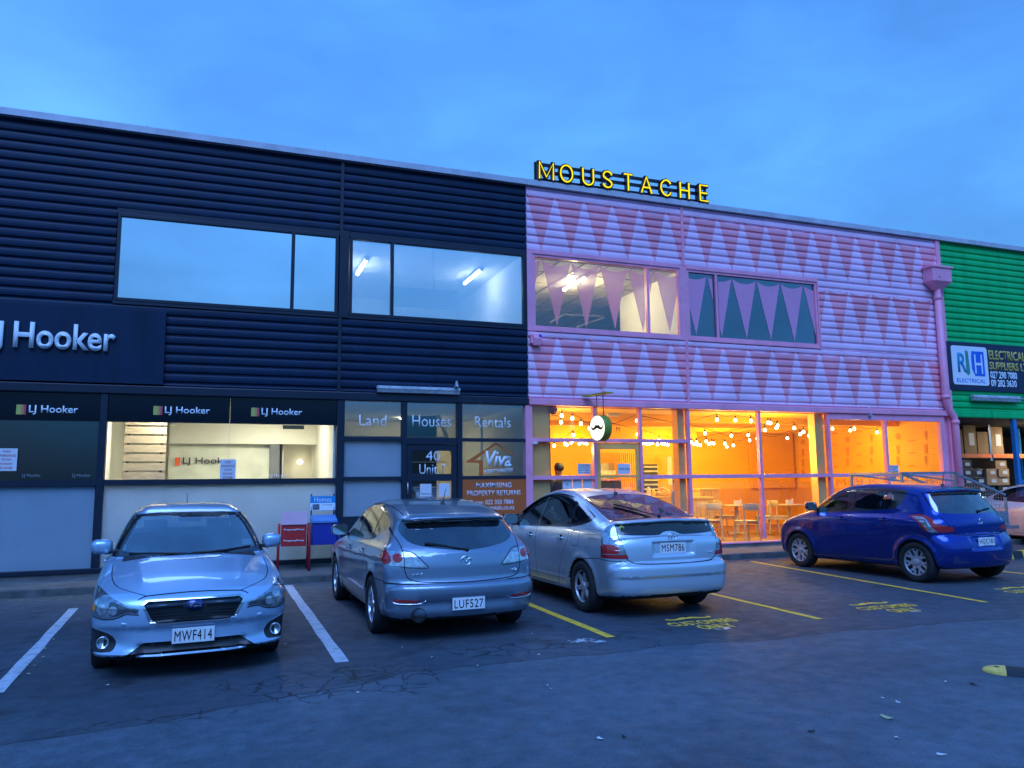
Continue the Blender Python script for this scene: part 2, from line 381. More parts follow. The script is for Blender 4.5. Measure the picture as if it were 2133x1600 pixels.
    def part(s, regs, name, mats, parent, inset=0.0, label=None, xf=None, thick=0.0, prefix=False):
        """separate mesh of the faces of these regions (material slot per region)"""
        regs = [regs] if isinstance(regs, str) else regs; ids = [s.names.index(r) for r in regs if r in s.names]; lay = s.lay
        vm = {}; V = []; Fs = []; mi = []
        for f in s.bm.faces:
            if f[lay] in ids:
                t = []
                for v in f.verts:
                    if v not in vm: vm[v] = len(V); V.append(v.co[:])
                    t.append(vm[v])
                Fs.append(t); mi.append(ids.index(f[lay]))
        if not Fs: return None
        V = np.array(V); g = grad(s.f, V); g /= np.linalg.norm(g, axis=1)[:, None]+1e-9
        ins = inset if isinstance(inset, (list, tuple)) else [inset]*len(ids)
        if max(map(abs, ins)) > 0:
            dv = np.zeros(len(V)); 
            for t, k in zip(Fs, mi):
                for i in t: dv[i] = ins[k] if abs(ins[k]) > abs(dv[i]) or True else dv[i]
            # verts shared with a flush region stay flush
            for t, k in zip(Fs, mi):
                if ins[k] == 0:
                    for i in t: dv[i] = 0
            V = V-g*dv[:, None]
        mlist = mats if isinstance(mats, (list, tuple)) else [mats]
        if name == 'body': groups = [list(range(len(Fs)))]
        else:                                   # every separate pane or lens becomes a part of its own
            own = list(range(len(V)))
            def find(i):
                while own[i] != i: own[i] = own[own[i]]; i = own[i]
                return i
            for t in Fs:
                for i in t[1:]: own[find(i)] = find(t[0])
            gd = {}
            for k, t in enumerate(Fs): gd.setdefault(find(t[0]), []).append(k)
            groups = [gk for gk in gd.values() if len(gk) > 3]
        out = []
        for gk in groups:
            used = sorted({i for k in gk for i in Fs[k]}); mp_ = {i: n_ for n_, i in enumerate(used)}
            me = bpy.data.meshes.new(name); me.from_pydata(V[used].tolist(), [], [[mp_[i] for i in Fs[k]] for k in gk])
            for m_ in mlist: me.materials.append(m_)
            me.polygons.foreach_set('material_index', [mi[k] for k in gk]); me.polygons.foreach_set('use_smooth', [True]*len(gk))
            me.normals_split_custom_set_from_vertices([tuple(x) for x in g[used]])
            cen = V[used].mean(0); par = parent
            if isinstance(parent, list): par = min(parent, key=lambda q: np.linalg.norm(np.array(q['cen'])-cen))
            o = bpy.data.objects.new(name, me); link(o, par); o['cen'] = [float(q) for q in cen]; out.append(o)
            if label: o['label'] = label
        return out
    def done(s): s.bm.free()

def interp(x, tab):
    a = np.array(tab, float); return np.interp(x, a[:, 0], a[:, 1])
def smooth_tab(tab, n=8):
    return spline(tab, n)
class CarSpec: pass
def make_field(c):
    sil = spline(c.sil, 5, True); lut = Lut(sil); sec = smooth_tab(c.sec); L = c.L; arcs = [(c.fo, c.Ra), (c.fo+c.wb, c.Ra)]
    hw0 = c.W/2
    def f(x, y, z):
        ay = np.abs(y); yn = ay/hw0; lowz = 1-sstep(c.belt-.1, c.belt+.15, z)
        df = np.where(yn < 1.4, yn, 1.4)**c.bfp*c.bf*lowz+np.minimum(yn, 1.4)**2*c.bw*(1-lowz); dr = np.minimum(yn, 1.4)**c.brp*c.br*lowz+np.minimum(yn, 1.4)**2*c.brw*(1-lowz)
        wf = 1-sstep(L*.30, L*.55, x); wr = sstep(L*.5, L*.72, x)
        zc = z+c.crown*np.minimum(yn, 1.2)**2*sstep(.6, .9, z)
        f1 = lut(x-df*wf+dr*wr, zc)
        sf = np.clip((L*.42-x)/(L*.42), 0, 1); sr = np.clip((x-L*.52)/(L*.48), 0, 1); up = sstep(c.belt-.05, c.belt+.3, z)
        w = interp(z, sec)*(1-c.tf*sf**2.2-(c.tr+c.tru*up)*sr**2)
        if c.belt_rise: w = interp(z-c.belt_rise*(x-L*.5)/L*sstep(.5, .9, z), sec)*(1-c.tf*sf**2.2-(c.tr+c.tru*up)*sr**2)
        # flared arches
        for ax, Ra in arcs:
            r = np.sqrt((x-ax)**2+(z-c.Rw)**2); w = w+c.flare*np.exp(-((r-Ra-.02)/.055)**2)*sstep(.15, .25, z)
        if c.side: w = w+c.side(x, z)
        f2 = (ay-w)*.92
        k = c.k_low+(c.k_top-c.k_low)*sstep(c.belt-.25, c.belt+.2, z)
        k = k + c.k_end*(wf*(1-sstep(.1, .5, x))+sstep(L-.5, L-.1, x))*(1-up)
        v = smax(f1, f2, k)
        for ax, Ra in arcs:
            cyl = np.maximum(np.sqrt((x-ax)**2+(z-c.Rw)**2)-Ra, (hw0-.30)-ay); v = smax(v, -cyl, .012)
        if c.carve: v = c.carve(x, ay, z, v)
        return v
    return f
def build_wheel(parent, x, y, R_, side, mt, spec):
    """wheel at (x,y) radius R_; side=-1/+1 gives the outward direction"""
    w = empty('wheel', (x, y, R_)); w.parent = parent; tw = spec.get('tw', .2); rr = spec['rim']
    b = MB(); h = tw/2
    prof = [(rr*.98, -h*.8), (rr*1.02, -h*.96), (R_*.90, -h), (R_*.965, -h*.9), (R_, -h*.68), (R_, h*.68), (R_*.965, h*.9), (R_*.90, h), (rr*1.02, h*.96), (rr*.98, h*.8)]
    b.lathe(prof, axis='y', n=40); 
    b.m = 1
    b.build('tyre', [mt['tyre'], mt['tyre']], w)
    r = MB(); o = side*(h*.80)
    # dish / barrel
    r.m = 1; r.lathe([(rr*.95, -side*h*.5), (rr*.93, o-side*.05), (rr*.90, o-side*.045), (.02, o-side*.055), (0, o-side*.055)], axis='y', n=36)
    r.m = 0; r.lathe([(rr*1.0, o-side*.012), (rr*1.0, o+side*.006), (rr*.955, o+side*.006), (rr*.92, o-side*.02)], axis='y', n=40)
    r.lathe([(.055, o-side*.035), (.052, o-side*.002), (.03, o+side*.003), (0, o+side*.003)], axis='y', n=18)
    n = spec['n']; sw = spec['w']
    for k in range(n):
        a = 2*math.pi*(k+.25)/n
        def P(rad, t, d): return (rad*math.cos(a)-t*math.sin(a), d, rad*math.sin(a)+t*math.cos(a))
        w0, w1 = sw
        for sg in spec.get('twin', (0,)):
            t0 = sg*w0*1.1; t1 = sg*(w1*1.4)
            pts = [P(.04, t0-w0/2, o-side*.015), P(.04, t0+w0/2, o-side*.015), P(rr*.95, t1+w1/2, o-side*.002), P(rr*.95, t1-w1/2, o-side*.002)]
            bk = [P(.04, t0-w0/2, o-side*.045), P(.04, t0+w0/2, o-side*.045), P(rr*.95, t1+w1/2, o-side*.05), P(rr*.95, t1-w1/2, o-side*.05)]
            r.add(pts+bk, [(0, 1, 2, 3), (7, 6, 5, 4), (0, 4, 5, 1), (1, 5, 6, 2), (2, 6, 7, 3), (3, 7, 4, 0)])
    r.build('rim', [mt[spec.get('mat', 'alloy')], mt['rimdark']], w, bevel=.004)
    return w
def mirror_part(parent, x, y, z, side, mt, paint, facing=1, sz=(.11, .23, .15)):
    """door mirror; glass looks to the rear (+x)"""
    mr_ = empty('door_mirror', (x, y, z)); mr_.parent = parent; dx, dy, dz = sz
    b = MB(); n = 10
    for m_i, (s0, inset) in enumerate((((-1, 1)), )):
        pass
    vs = []; rings = [(-dx*.62, .45), (-dx*.55, .72), (-dx*.25, .95), (dx*.2, 1.0), (dx*.34, .97)]
    K = 20
    for xx, sc in rings:
        for k in range(K):
            t = 2*math.pi*k/K; c_, s_ = math.cos(t), math.sin(t); e = .62
            yy = math.copysign(abs(c_)**e, c_)*dy/2*sc; zz = math.copysign(abs(s_)**e, s_)*dz/2*sc
            zz -= (yy*side)*-.0; vs.append((xx, side*dy*.5+yy, zz-(.02 if s_ < 0 else 0)*0))
    fs = [(i*K+k, i*K+(k+1) % K, (i+1)*K+(k+1) % K, (i+1)*K+k) for i in range(len(rings)-1) for k in range(K)]+[tuple(range(K))]
    b.add(vs, fs, True); b.build('mirror_cap', paint, mr_)
    g = MB(); 
    vs = []
    for xx, sc in ((dx*.34, .97), (dx*.36, .90), (dx*.30, .88)):
        for k in range(K):
            t = 2*math.pi*k/K; c_, s_ = math.cos(t), math.sin(t); e = .62
            vs.append((xx, side*dy*.5+math.copysign(abs(c_)**e, c_)*dy/2*sc, math.copysign(abs(s_)**e, s_)*dz/2*sc))
    g.add(vs, [(i*K+k, i*K+(k+1) % K, (i+1)*K+(k+1) % K, (i+1)*K+k) for i in range(2) for k in range(K)], True); g.build('mirror_rim', mt['plastic'], mr_)
    q = MB(); q.add(vs[2*K:], [tuple(range(K))]); q.build('mirror_glass', mt['mirror'], mr_)
    a = MB(); a.bar((-.01, -side*.06, -dz*.30), (0, side*dy*.35, -dz*.42), .05, .035); a.build('mirror_arm', mt['plastic'], mr_, bevel=.008)
    return mr_
def make_interior(parent, c, mt, steer=True):
    """seats, dashboard, wheel; enough to be read through the glass"""
    b = MB()
    def seat(x, y, w, hgt, head=True):
        b.prism([(x-.25, .45), (x+.22, .42), (x+.25, .55), (x-.25, .60)], y-w/2, y+w/2)
        b.prism([(x+.16, .5), (x+.30, .5), (x+.46, hgt), (x+.36, hgt+.02)], y-w/2, y+w/2)
        if head:
            b.prism([(x+.40, hgt+.05), (x+.50, hgt+.05), (x+.52, hgt+.20), (x+.43, hgt+.22)], y-.13, y+.13)
            b.bar((x+.43, y-.06, hgt-.02), (x+.45, y-.06, hgt+.07), .015); b.bar((x+.43, y+.06, hgt-.02), (x+.45, y+.06, hgt+.07), .015)
    xs = c.seat
    for y in (-.36, .36): seat(xs, y, .48, 1.02)
    seat(xs+.85, 0, 1.2, .93, False)
    for y in (-.4, .4): b.prism([(xs+1.27, .96), (xs+1.36, .96), (xs+1.38, 1.10), (xs+1.30, 1.12)], y-.12, y+.12)
    b.build('seats', mt['fabric'], parent, bevel=.035, seg=3)
    d = MB(); xd = c.dash; d.prism([(xd-.25, .75), (xd+.32, .72), (xd+.36, .90), (xd+.25, .97), (xd-.25, c.dashz)], -.66, .66); d.build('dashboard', mt['dash'], parent, bevel=.03)
    fl = MB(); fl.box(c.fo+.1, c.L-.35, -.68, .68, .26, .34); fl.build('cabin_floor', mt['dash'], parent)
    if steer:
        s_ = MB(); cx, cz = xd+.50, .93; pts = [(cx+.06*math.sin(t)*-1*.6, .36+.185*math.cos(t), cz+.175*math.sin(t)) for t in [2*math.pi*k/24 for k in range(24)]]
        s_.tube(pts, .014, 6, closed=True); s_.bar((cx, .2, cz), (cx, .52, cz), .03); s_.bar((cx, .36, cz), (cx-.25, .36, cz-.1), .05); s_.build('steering_wheel', mt['dash'], parent)
def nzplate(parent, body, x, z, mt, facing, w=.36, h=.125, y=0.0, tilt=0.0, blur=False):
    """white plate with black characters; facing -1 looks to -x (car front), +1 to +x (car rear)"""
    p = empty('number_plate', (x, y, z)); p.parent = parent; p.rotation_euler = (0, tilt, 0)
    b = MB(); b.box(-.004, .004, -w/2, w/2, -h/2, h/2); b.build('plate', mt['plate'], p, bevel=.003)
    if facing > 0: M = Matrix(((0, 0, 1, .0055), (1, 0, 0, 0), (0, 1, 0, 0), (0, 0, 0, 1)))
    else: M = Matrix(((0, 0, -1, -.0055), (-1, 0, 0, 0), (0, 1, 0, 0), (0, 0, 0, 1)))
    text('plate_characters', body, -w*.44, w*.44, -h*.34, h*.34, 0, mt['black'], p, M=M, ext=.001, bold=0, spacing=1.12)
    return p
def wheels(parent, c, mt, spec):
    for ax in (c.fo, c.fo+c.wb):
        for sd_ in (-1, 1): build_wheel(parent, ax, sd_*(c.track/2), c.Rw, sd_, mt, spec)
def common_cuts(S, c):
    for sg in (-1, 1):
        for ax in (c.fo, c.fo+c.wb):
            pass
    # underbody and wheel wells
    S.names.append('under'); rid = S.names.index('under'); lay = S.lay; hw = c.W/2
    for f in S.bm.faces:
        p = f.calc_center_median(); n = f.normal
        if n.z < -.7 and p.z < .32: f[lay] = rid; continue
        for ax in (c.fo, c.fo+c.wb):
            if math.hypot(p.x-ax, p.z-c.Rw) < c.Ra+.012 and abs(p.y) > hw-.34 and (abs(n.y) < .75 or n.y*p.y < 0 or abs(p.y) < hw-.2):
                rr = math.hypot(p.x-ax, p.z-c.Rw)
                if rr < c.Ra+.012 and ((n.x*(p.x-ax)+n.z*(p.z-c.Rw)) < -.3*rr or abs(p.y) < hw-.2): f[lay] = rid
def mir(poly): return [(-u, v) for u, v in poly]
def paint(name, c, metal=.55, rough=.28, flake=True):
    m_, nt, b = newmat(name); N = nt.nodes.new; L = nt.links.new
    b.inputs['Metallic'].default_value = metal; b.inputs['Roughness'].default_value = rough; b.inputs['Coat Weight'].default_value = 1; b.inputs['Coat Roughness'].default_value = .03
    tc = N('ShaderNodeTexCoord'); no = N('ShaderNodeTexNoise'); no.inputs['Scale'].default_value = 2.5; no.inputs['Detail'].default_value = 6; L(tc.outputs['Object'], no.inputs[0])
    mr = N('ShaderNodeMapRange'); L(no.outputs[0], mr.inputs[0]); mr.inputs[3].default_value = .02; mr.inputs[4].default_value = .07; L(mr.outputs[0], b.inputs['Coat Roughness'])
    sep = N('ShaderNodeSeparateXYZ'); L(tc.outputs['Object'], sep.inputs[0])    # road dirt along the sills
    mr2 = N('ShaderNodeMapRange'); L(sep.outputs['Z'], mr2.inputs[0]); mr2.inputs[1].default_value = .18; mr2.inputs[2].default_value = .5; mr2.inputs[3].default_value = .35; mr2.inputs[4].default_value = 0
    mu = N('ShaderNodeMath'); mu.operation = 'MULTIPLY'; L(mr2.outputs[0], mu.inputs[0]); L(no.outputs[0], mu.inputs[1])
    mx = N('ShaderNodeMixRGB'); L(mu.outputs[0], mx.inputs[0]); mx.inputs[1].default_value = (*c, 1); mx.inputs[2].default_value = (.05, .045, .04, 1); L(mx.outputs[0], b.inputs['Base Color'])
    geo = N('ShaderNodeNewGeometry'); dk = N('ShaderNodeBsdfDiffuse'); dk.inputs[0].default_value = (.03, .03, .032, 1); ms = N('ShaderNodeMixShader')
    L(geo.outputs['Backfacing'], ms.inputs[0]); L(b.outputs[0], ms.inputs[1]); L(dk.outputs[0], ms.inputs[2]); L(ms.outputs[0], nt.nodes['Material Output'].inputs[0])
    return m_
CM = dict(
    tyre=mat('tyre_rubber', (.018, .018, .019), .85, var=.25, vscale=8, bump=.2, bscale=90), rimdark=mat('rim_shadow', (.02, .02, .022), .6),
    alloy=mat('alloy', (.62, .63, .65), .3, .85, var=.1), cap=mat('wheel_cover', (.50, .50, .52), .38, .5, var=.12),
    plastic=mat('black_trim', (.018, .018, .02), .42, var=.15, vscale=12), black=mat('black_paint', (.012, .012, .014), .3, var=0), gap=mat('shut_line', (.006, .006, .007), .9, var=0),
    under=mat('underbody', (.010, .010, .010), .95), mirror=mat('mirror_face', (.75, .8, .85), .02, 1.0, var=0), fabric=mat('seat_fabric', (.035, .036, .04), .9, bump=.2),
    dash=mat('dash_plastic', (.02, .02, .022), .7), plate=mat('plate_white', (.78, .78, .76), .35, var=.06), chrome=mat('chrome', (.85, .86, .88), .08, 1.0, var=0),
    red=mat('red_lens', (.42, .012, .015), .08, coat=1, var=.05), redl=mat('red_reflector', (.5, .02, .02), .12, coat=1, var=.1, vscale=90), amber=mat('amber_bulb', (.8, .28, .06), .2, coat=.6),
    clear=mat('clear_lens', (.55, .58, .62), .10, .75, coat=1, var=.35, vscale=26), lamp=mat('lamp_reflector', (.42, .45, .50), .12, .85, var=.45, vscale=20, coat=1),
    lampdk=mat('lamp_bezel', (.10, .11, .13), .2, .6, var=.3, vscale=22, coat=1),
    glass=glassmat('car_glass', .12, (.50, .56, .58), boost=.9), wscreen=glassmat('windscreen_glass', .34, (.45, .52, .55), boost=.9), dglass=glassmat('privacy_glass', .24, (.10, .12, .13), boost=.9),
    sticker=mat('sticker', (.45, .62, .6), .5), white=mat('white_sticker', (.8, .8, .8), .5), green=mat('green_sticker', (.55, .7, .15), .5), frit=mat('glass_frit', (.012, .012, .013), .18, coat=1, var=0))
def loft_glass_part(): pass
def arcpts(cx, cz, r, a0, a1, n): return [(cx+r*math.cos(R(a0+(a1-a0)*k/n)), cz+r*math.sin(R(a0+(a1-a0)*k/n))) for k in range(n+1)]
def strip(parent, name, m_, pts, w, t=.006): 
    b = MB()
    for i in range(len(pts)-1): b.bar(pts[i], pts[i+1], w, t)
    return b.build(name, m_, parent)
def badge_ring(b, x, y, z, r, t, fx, n=24, ry=None):
    ry = ry or r; b.tube([(x, y+r*math.cos(2*math.pi*k/n), z+ry*math.sin(2*math.pi*k/n)) for k in range(n)], t, 6, closed=True)
def onsurf(S, y, z, rear=True, L=4.5):
    """x of the body surface at (y,z), searched from the rear or the front"""
    xs = np.linspace(L+.1, L-1.2, 260) if rear else np.linspace(-.1, 1.2, 260); v = S.f(xs, np.full_like(xs, y), np.full_like(xs, z)); i = int(np.argmax(v < 0)); return float(xs[i]) if v[i] < 0 else onsurf(S, y*.985, z, rear, L)
def surfy(S, x, z, W=1.8):
    ys = np.linspace(W/2+.1, .2, 260); v = S.f(np.full_like(ys, x), ys, np.full_like(ys, z)); return float(ys[int(np.argmax(v < 0))])
def surfz(S, x, y):
    zs = np.linspace(1.7, .5, 400); v = S.f(np.full_like(zs, x), np.full_like(zs, y), zs); return float(zs[int(np.argmax(v < 0))])
# ------------------------------------------------------------------ the four kinds of car
def base(**k):
    c = CarSpec(); d = dict(bf=.30, bfp=2.7, bw=.20, br=.16, brp=2.8, brw=.14, crown=.035, tf=.05, tr=.03, tru=.10, flare=.014, side=None, carve=None, k_low=.07, k_top=.12, k_end=.10, belt_rise=0, seat=2.05, dash=1.35, dashz=.95)
    d.update(k)
    for a, b in d.items(): setattr(c, a, b)
    return c
def gauss(x, m, s): return np.exp(-((x-m)/s)**2)
H_CAR = .026
def near(parts, y): return min(parts, key=lambda q: abs(q['cen'][1]-y))
def side_windows(S, glass_polys, trim_poly, gl='glass', both=True):
    for sg in (-1, 1):
        lim = (lambda sg: (lambda c: c.y*sg > .3))(sg)
        S.cut('trim', 'side', trim_poly, sign=sg, lim=lim, nmin=.1)
        for p in glass_polys: S.cut('sglass', 'side', p, sign=sg, lim=lim, nmin=.1, only='trim')
def door_lines(S, lines, w=.009):
    for sg in (-1, 1):
        lim = (lambda sg: (lambda c: c.y*sg > .3))(sg)
        for ln in lines: S.stroke('gap', 'side', ln, w, sign=sg, lim=lim, only='body')
def handles(parent, S, pts, m_, W):
    for sg in (-1, 1):
        for x, z in pts:
            y = surfy(S, x, z, W)*sg; b = MB(); o = .028*sg
            b.tube([(x-.085, y+o*.2, z), (x-.07, y+o, z+.003), (x+.07, y+o, z+.003), (x+.085, y+o*.2, z)], [.009, .012, .012, .009], 8); b.build('door_handle', m_, parent)
            d = MB(); d.lathe([(.045, 0), (.03, -.004), (0, -.006)], (x, y+.001*sg, z), 'y', 14); d.build('handle_recess', CM['gap'], parent)
def antenna(parent, x, z, m_=None, ln=.22, lean=.10, y=0.0):
    b = MB(); b.lathe([(.035, -.01), (.028, .015), (.012, .03), (0, .03)], (x, y, z), 'z', 12); b.tube([(x, y, z+.02), (x+lean, y, z+.02+ln)], [.006, .003], 6); b.build('antenna', CM['plastic'], parent)
def wiper(parent, a, b_, th=.02, name='wiper'):
    b = MB(); a = Vector(a); b_ = Vector(b_); b.bar(a, b_, th, .012); b.bar(a+(b_-a)*.45+Vector((0, 0, .004)), b_+Vector((.002, 0, .004)), th*.7, .018); b.lathe([(.022, -.01), (.022, .015), (0, .018)], a, 'x', 10); return b.build(name, CM['plastic'], parent)

def car_mazda(root):
    c = base(L=4.46, W=1.755, H=1.45, wb=2.64, fo=.91, Ra=.345, Rw=.315, track=1.54, belt=.93, tr=.045, br=.20, brp=2.6, brw=.17, tru=.13, belt_rise=.10, crown=.04)
    c.sil = [(.10,.20),(.02,.30),(.0,.50),(.05,.66),(.18,.76),(.5,.87),(.95,.95),(1.10,.985,1),(1.45,1.16),(1.85,1.345),(2.15,1.42),(2.6,1.45),(3.1,1.43),(3.6,1.375),(3.95,1.31),(4.06,1.275,1),(4.05,1.25,1),(3.97,1.235,1),(4.12,1.12),(4.27,.98),(4.335,.90,1),(4.36,.78),(4.37,.64),(4.385,.60,1),(4.45,.575),(4.46,.50),(4.445,.42),(4.43,.40,1),(4.40,.28),(4.30,.215),(3.6,.19,1),(.9,.17,1)]
    c.sec = [(.15,.78),(.25,.83),(.40,.862),(.55,.868),(.68,.874),(.80,.868),(.90,.845),(.96,.80),(1.05,.765),(1.2,.70),(1.33,.63),(1.42,.56),(1.5,.5)]
    def carve(x, y, z, v):
        # waist line crease on the sides, dished number plate bay, exhaust notch
        v = v - .010*gauss(z, .80+.03*(x-2.2), .018)*sstep(.8, 1.2, x)*(1-sstep(4.0, 4.3, x))*(y > .6)
        v = v + .022*sstep(.56, .50, np.abs(y))*gauss(z, .40, .07)*sstep(4.2, 4.3, x)
        return v
    c.carve = carve; S = Shell(make_field(c), (-.1, -1.0, .1), (4.6, 1.0, 1.55), H_CAR); common_cuts(S, c)
    trim = spline([(1.18,.99),(1.55,1.185),(1.95,1.335),(2.35,1.385),(2.9,1.375),(3.35,1.30),(3.62,1.20),(3.60,1.13),(3.35,1.03),(2.9,.99),(2.0,.955),(1.3,.93)], 4, True)
    g1 = spline([(1.33,.985,1),(1.62,1.17),(1.98,1.30),(2.25,1.345,1),(2.22,.985,1),(1.8,.97)], 3, True)
    g2 = spline([(2.31,1.345,1),(2.7,1.345),(3.05,1.32,1),(3.03,1.03,1),(2.7,1.0),(2.29,.99,1)], 3, True)
    g3 = spline([(3.11,1.30,1),(3.38,1.235),(3.52,1.18),(3.42,1.085),(3.10,1.045,1)], 3, True)
    side_windows(S, [g1, g2, g3], trim)
    rear = lambda p: p.x > 3.6
    # rear screen, tailgate line
    gz = spline([(-.60,1.225,1),(0,1.245),(.60,1.225,1),(.645,1.12),(.56,1.01),(.33,.955),(0,.925),(-.33,.955),(-.56,1.01),(-.645,1.12)], 5, True)
    S.cut('rglass', 'rear', gz, lim=rear, nmin=.15)
    out = spline([(-.66,1.24),(-.70,1.10),(-.665,.98),(-.655,.86),(-.65,.74),(-.60,.645),(-.45,.615),(0,.60),(.45,.615),(.60,.645),(.65,.74),(.655,.86),(.665,.98),(.70,1.10),(.66,1.24)], 4)
    for sg in (-1, 1):
        lim = (lambda sg: (lambda p: p.x > 3.93 and p.y*sg > .2))(sg)
        P = lambda L_: [(u*sg, v) for u, v in L_]
        S.cut('lclear', 'rear', P(spline([(.885,.945,1),(.66,.925,1),(.56,.905),(.42,.765,1),(.62,.775),(.80,.79),(.885,.82,1)], 4, True)), lim=lim, nmin=-.2)
        S.cut('lred', 'rear', P(spline([(.9,.95,1),(.80,.935,1),(.775,.86),(.80,.80),(.9,.80,1)], 3, True)), lim=lim, only='lclear', nmin=-.3)
        S.cut('lred', 'rear', P(arcpts(.715,.862,.047,0,360,16)[:-1]), lim=lim, only='lclear', nmin=-.3)
        S.stroke('gap', 'rear', P([(.655,.94),(.648,.76)]), .008, lim=lim)
        S.cut('lref', 'rear', P(spline([(.76,.455,1),(.50,.435,1),(.52,.415,1),(.78,.425,1)], 3, True)), lim=lim, nmin=.05)
    S.stroke('gap', 'rear', out, .010, lim=lambda p: p.x > 3.7, only=['body'], nmin=.05)
    S.stroke('gap', 'rear', [(-.86,.60),(-.6,.6)], .008, lim=lambda p: p.x > 3.9, only=['body'])
    door_lines(S, [[(1.30,.95),(1.22,.80),(1.25,.45),(1.32,.28)], [(2.27,.99),(2.25,.60),(2.30,.28)], [(3.10,1.04),(3.18,.86),(3.02,.66),(2.92,.40),(2.88,.28)], [(1.32,.27),(2.88,.27)], [(3.55,.60),(4.0,.62),(4.35,.60)]])
    MZ = paint('gunmetal_paint', (.25, .33, .42), .65, .30)
    S.part(['body', 'gap', 'under'], 'body', [MZ, CM['gap'], CM['under']], root, [0, 0, 0])
    S.part('trim', 'window_trim', CM['frit'], root); S.part('sglass', 'side_window', CM['glass'], root, .004); S.part('rglass', 'rear_window', CM['dglass'], root, .003)
    tl = S.part('lclear', 'tail_light', CM['clear'], root, -.002); S.part('lred', 'red_lens', CM['red'], tl, -.003); S.part('lref', 'reflector', CM['redl'], root, -.002)
    # lamp surround lines, chrome under reflectors
    for sg in (-1, 1):
        pts = [(onsurf(S, sg*y, z, True, c.L)+.003, sg*y, z) for y, z in spline([(.78,.42),(.72,.402),(.50,.40),(.45,.43)], 4)]; b = MB(); b.tube(pts, .009, 6); b.build('reflector_trim', CM['chrome'], root)
        pts = [(onsurf(S, sg*y, z, True, c.L)+.002, sg*y, z) for y, z in spline([(.83,.80),(.62,.765),(.415,.757),(.44,.80),(.56,.915),(.66,.935)], 4)]; b = MB(); b.tube(pts, .005, 5); b.build('lamp_edge', CM['plastic'], root)
    # emblem
    xe = onsurf(S, 0, .82, True, c.L)+.006; b = MB(); badge_ring(b, xe, 0, .82, .056, .0075, 1, ry=.046)
    b.tube([(xe+.002, y, z) for y, z in spline([(-.05,.845),(-.02,.835),(0,.80),(.02,.835),(.05,.845)], 5)], .007, 6); b.build('badge', CM['chrome'], root)
    MT = lambda y, z: Matrix.Translation((onsurf(S, y, z, True, c.L)+.003, y, z)) @ Matrix(((0, 0, 1, 0), (1, 0, 0, 0), (0, 1, 0, 0), (0, 0, 0, 1)))
    text('lettering', 'mazda3', -.075, .075, -.012, .012, 0, CM['chrome'], root, M=MT(-.50, .70), ext=.003, bold=.02)
    text('lettering', 'Axela', -.07, .07, -.016, .016, 0, CM['chrome'], root, M=MT(.53, .70), ext=.003, bold=.01, shear=.35)
    nzplate(root, 'LUF527', c.L-.018, .385, CM, 1)
    b = MB(); b.box(c.L-.10, c.L-.05, -.34, .34, .455, .47); b.build('plate_recess_lip', CM['plastic'], root)
    wx = lambda y, z: onsurf(S, y, z, True, c.L)+.015
    wiper(root, (wx(.02,.935), .02, .935), (wx(-.42,1.005), -.42, 1.005), .030, 'rear_wiper')
    b = MB(); xx = onsurf(S, 0, .61, True, c.L); b.prism([(-.11,.605),(.11,.605),(.07,.578),(-.07,.578)], xx-.02, xx+.004, 'yz'); b.build('tailgate_handle', CM['plastic'], root, bevel=.004)
    b = MB(); b.lathe([(.052, -.25), (.052, 0), (.046, 0), (.044, -.2), (0, -.2)], (c.L-.13, -.52, .262), 'x', 18); b.build('exhaust_tip', CM['lampdk'], root)
    b = MB(); b.lathe([(.075, -.06), (.075, .004), (.05, -.04), (0, -.04)], (c.L-.085, -.52, .285), 'x', 20); b.build('exhaust_cutout', CM['under'], root)
    handles(root, S, [(2.12, .83), (3.0, .85)], MZ, c.W)
    for sg in (-1, 1):
        ym = surfy(S, 1.55, .93, c.W); mirror_part(root, 1.50, sg*(ym-.02), 1.02, sg, CM, MZ)
        b = MB(); zz = [(x, sg*(surfy_top(S, x, .56)), surfz(S, x, surfy_top(S, x, .56))+.004) for x in np.linspace(2.2, 3.8, 10)]; b.tube(zz, .007, 5); b.build('roof_moulding', CM['plastic'], root)
    antenna(root, 3.45, surfz(S, 3.45, 0), ln=.16, lean=.13)
    wheels(root, c, CM, dict(rim=.205, n=10, w=(.026, .030)))
    make_interior(root, c, CM); S.done()
def surfy_top(S, x, y): return y
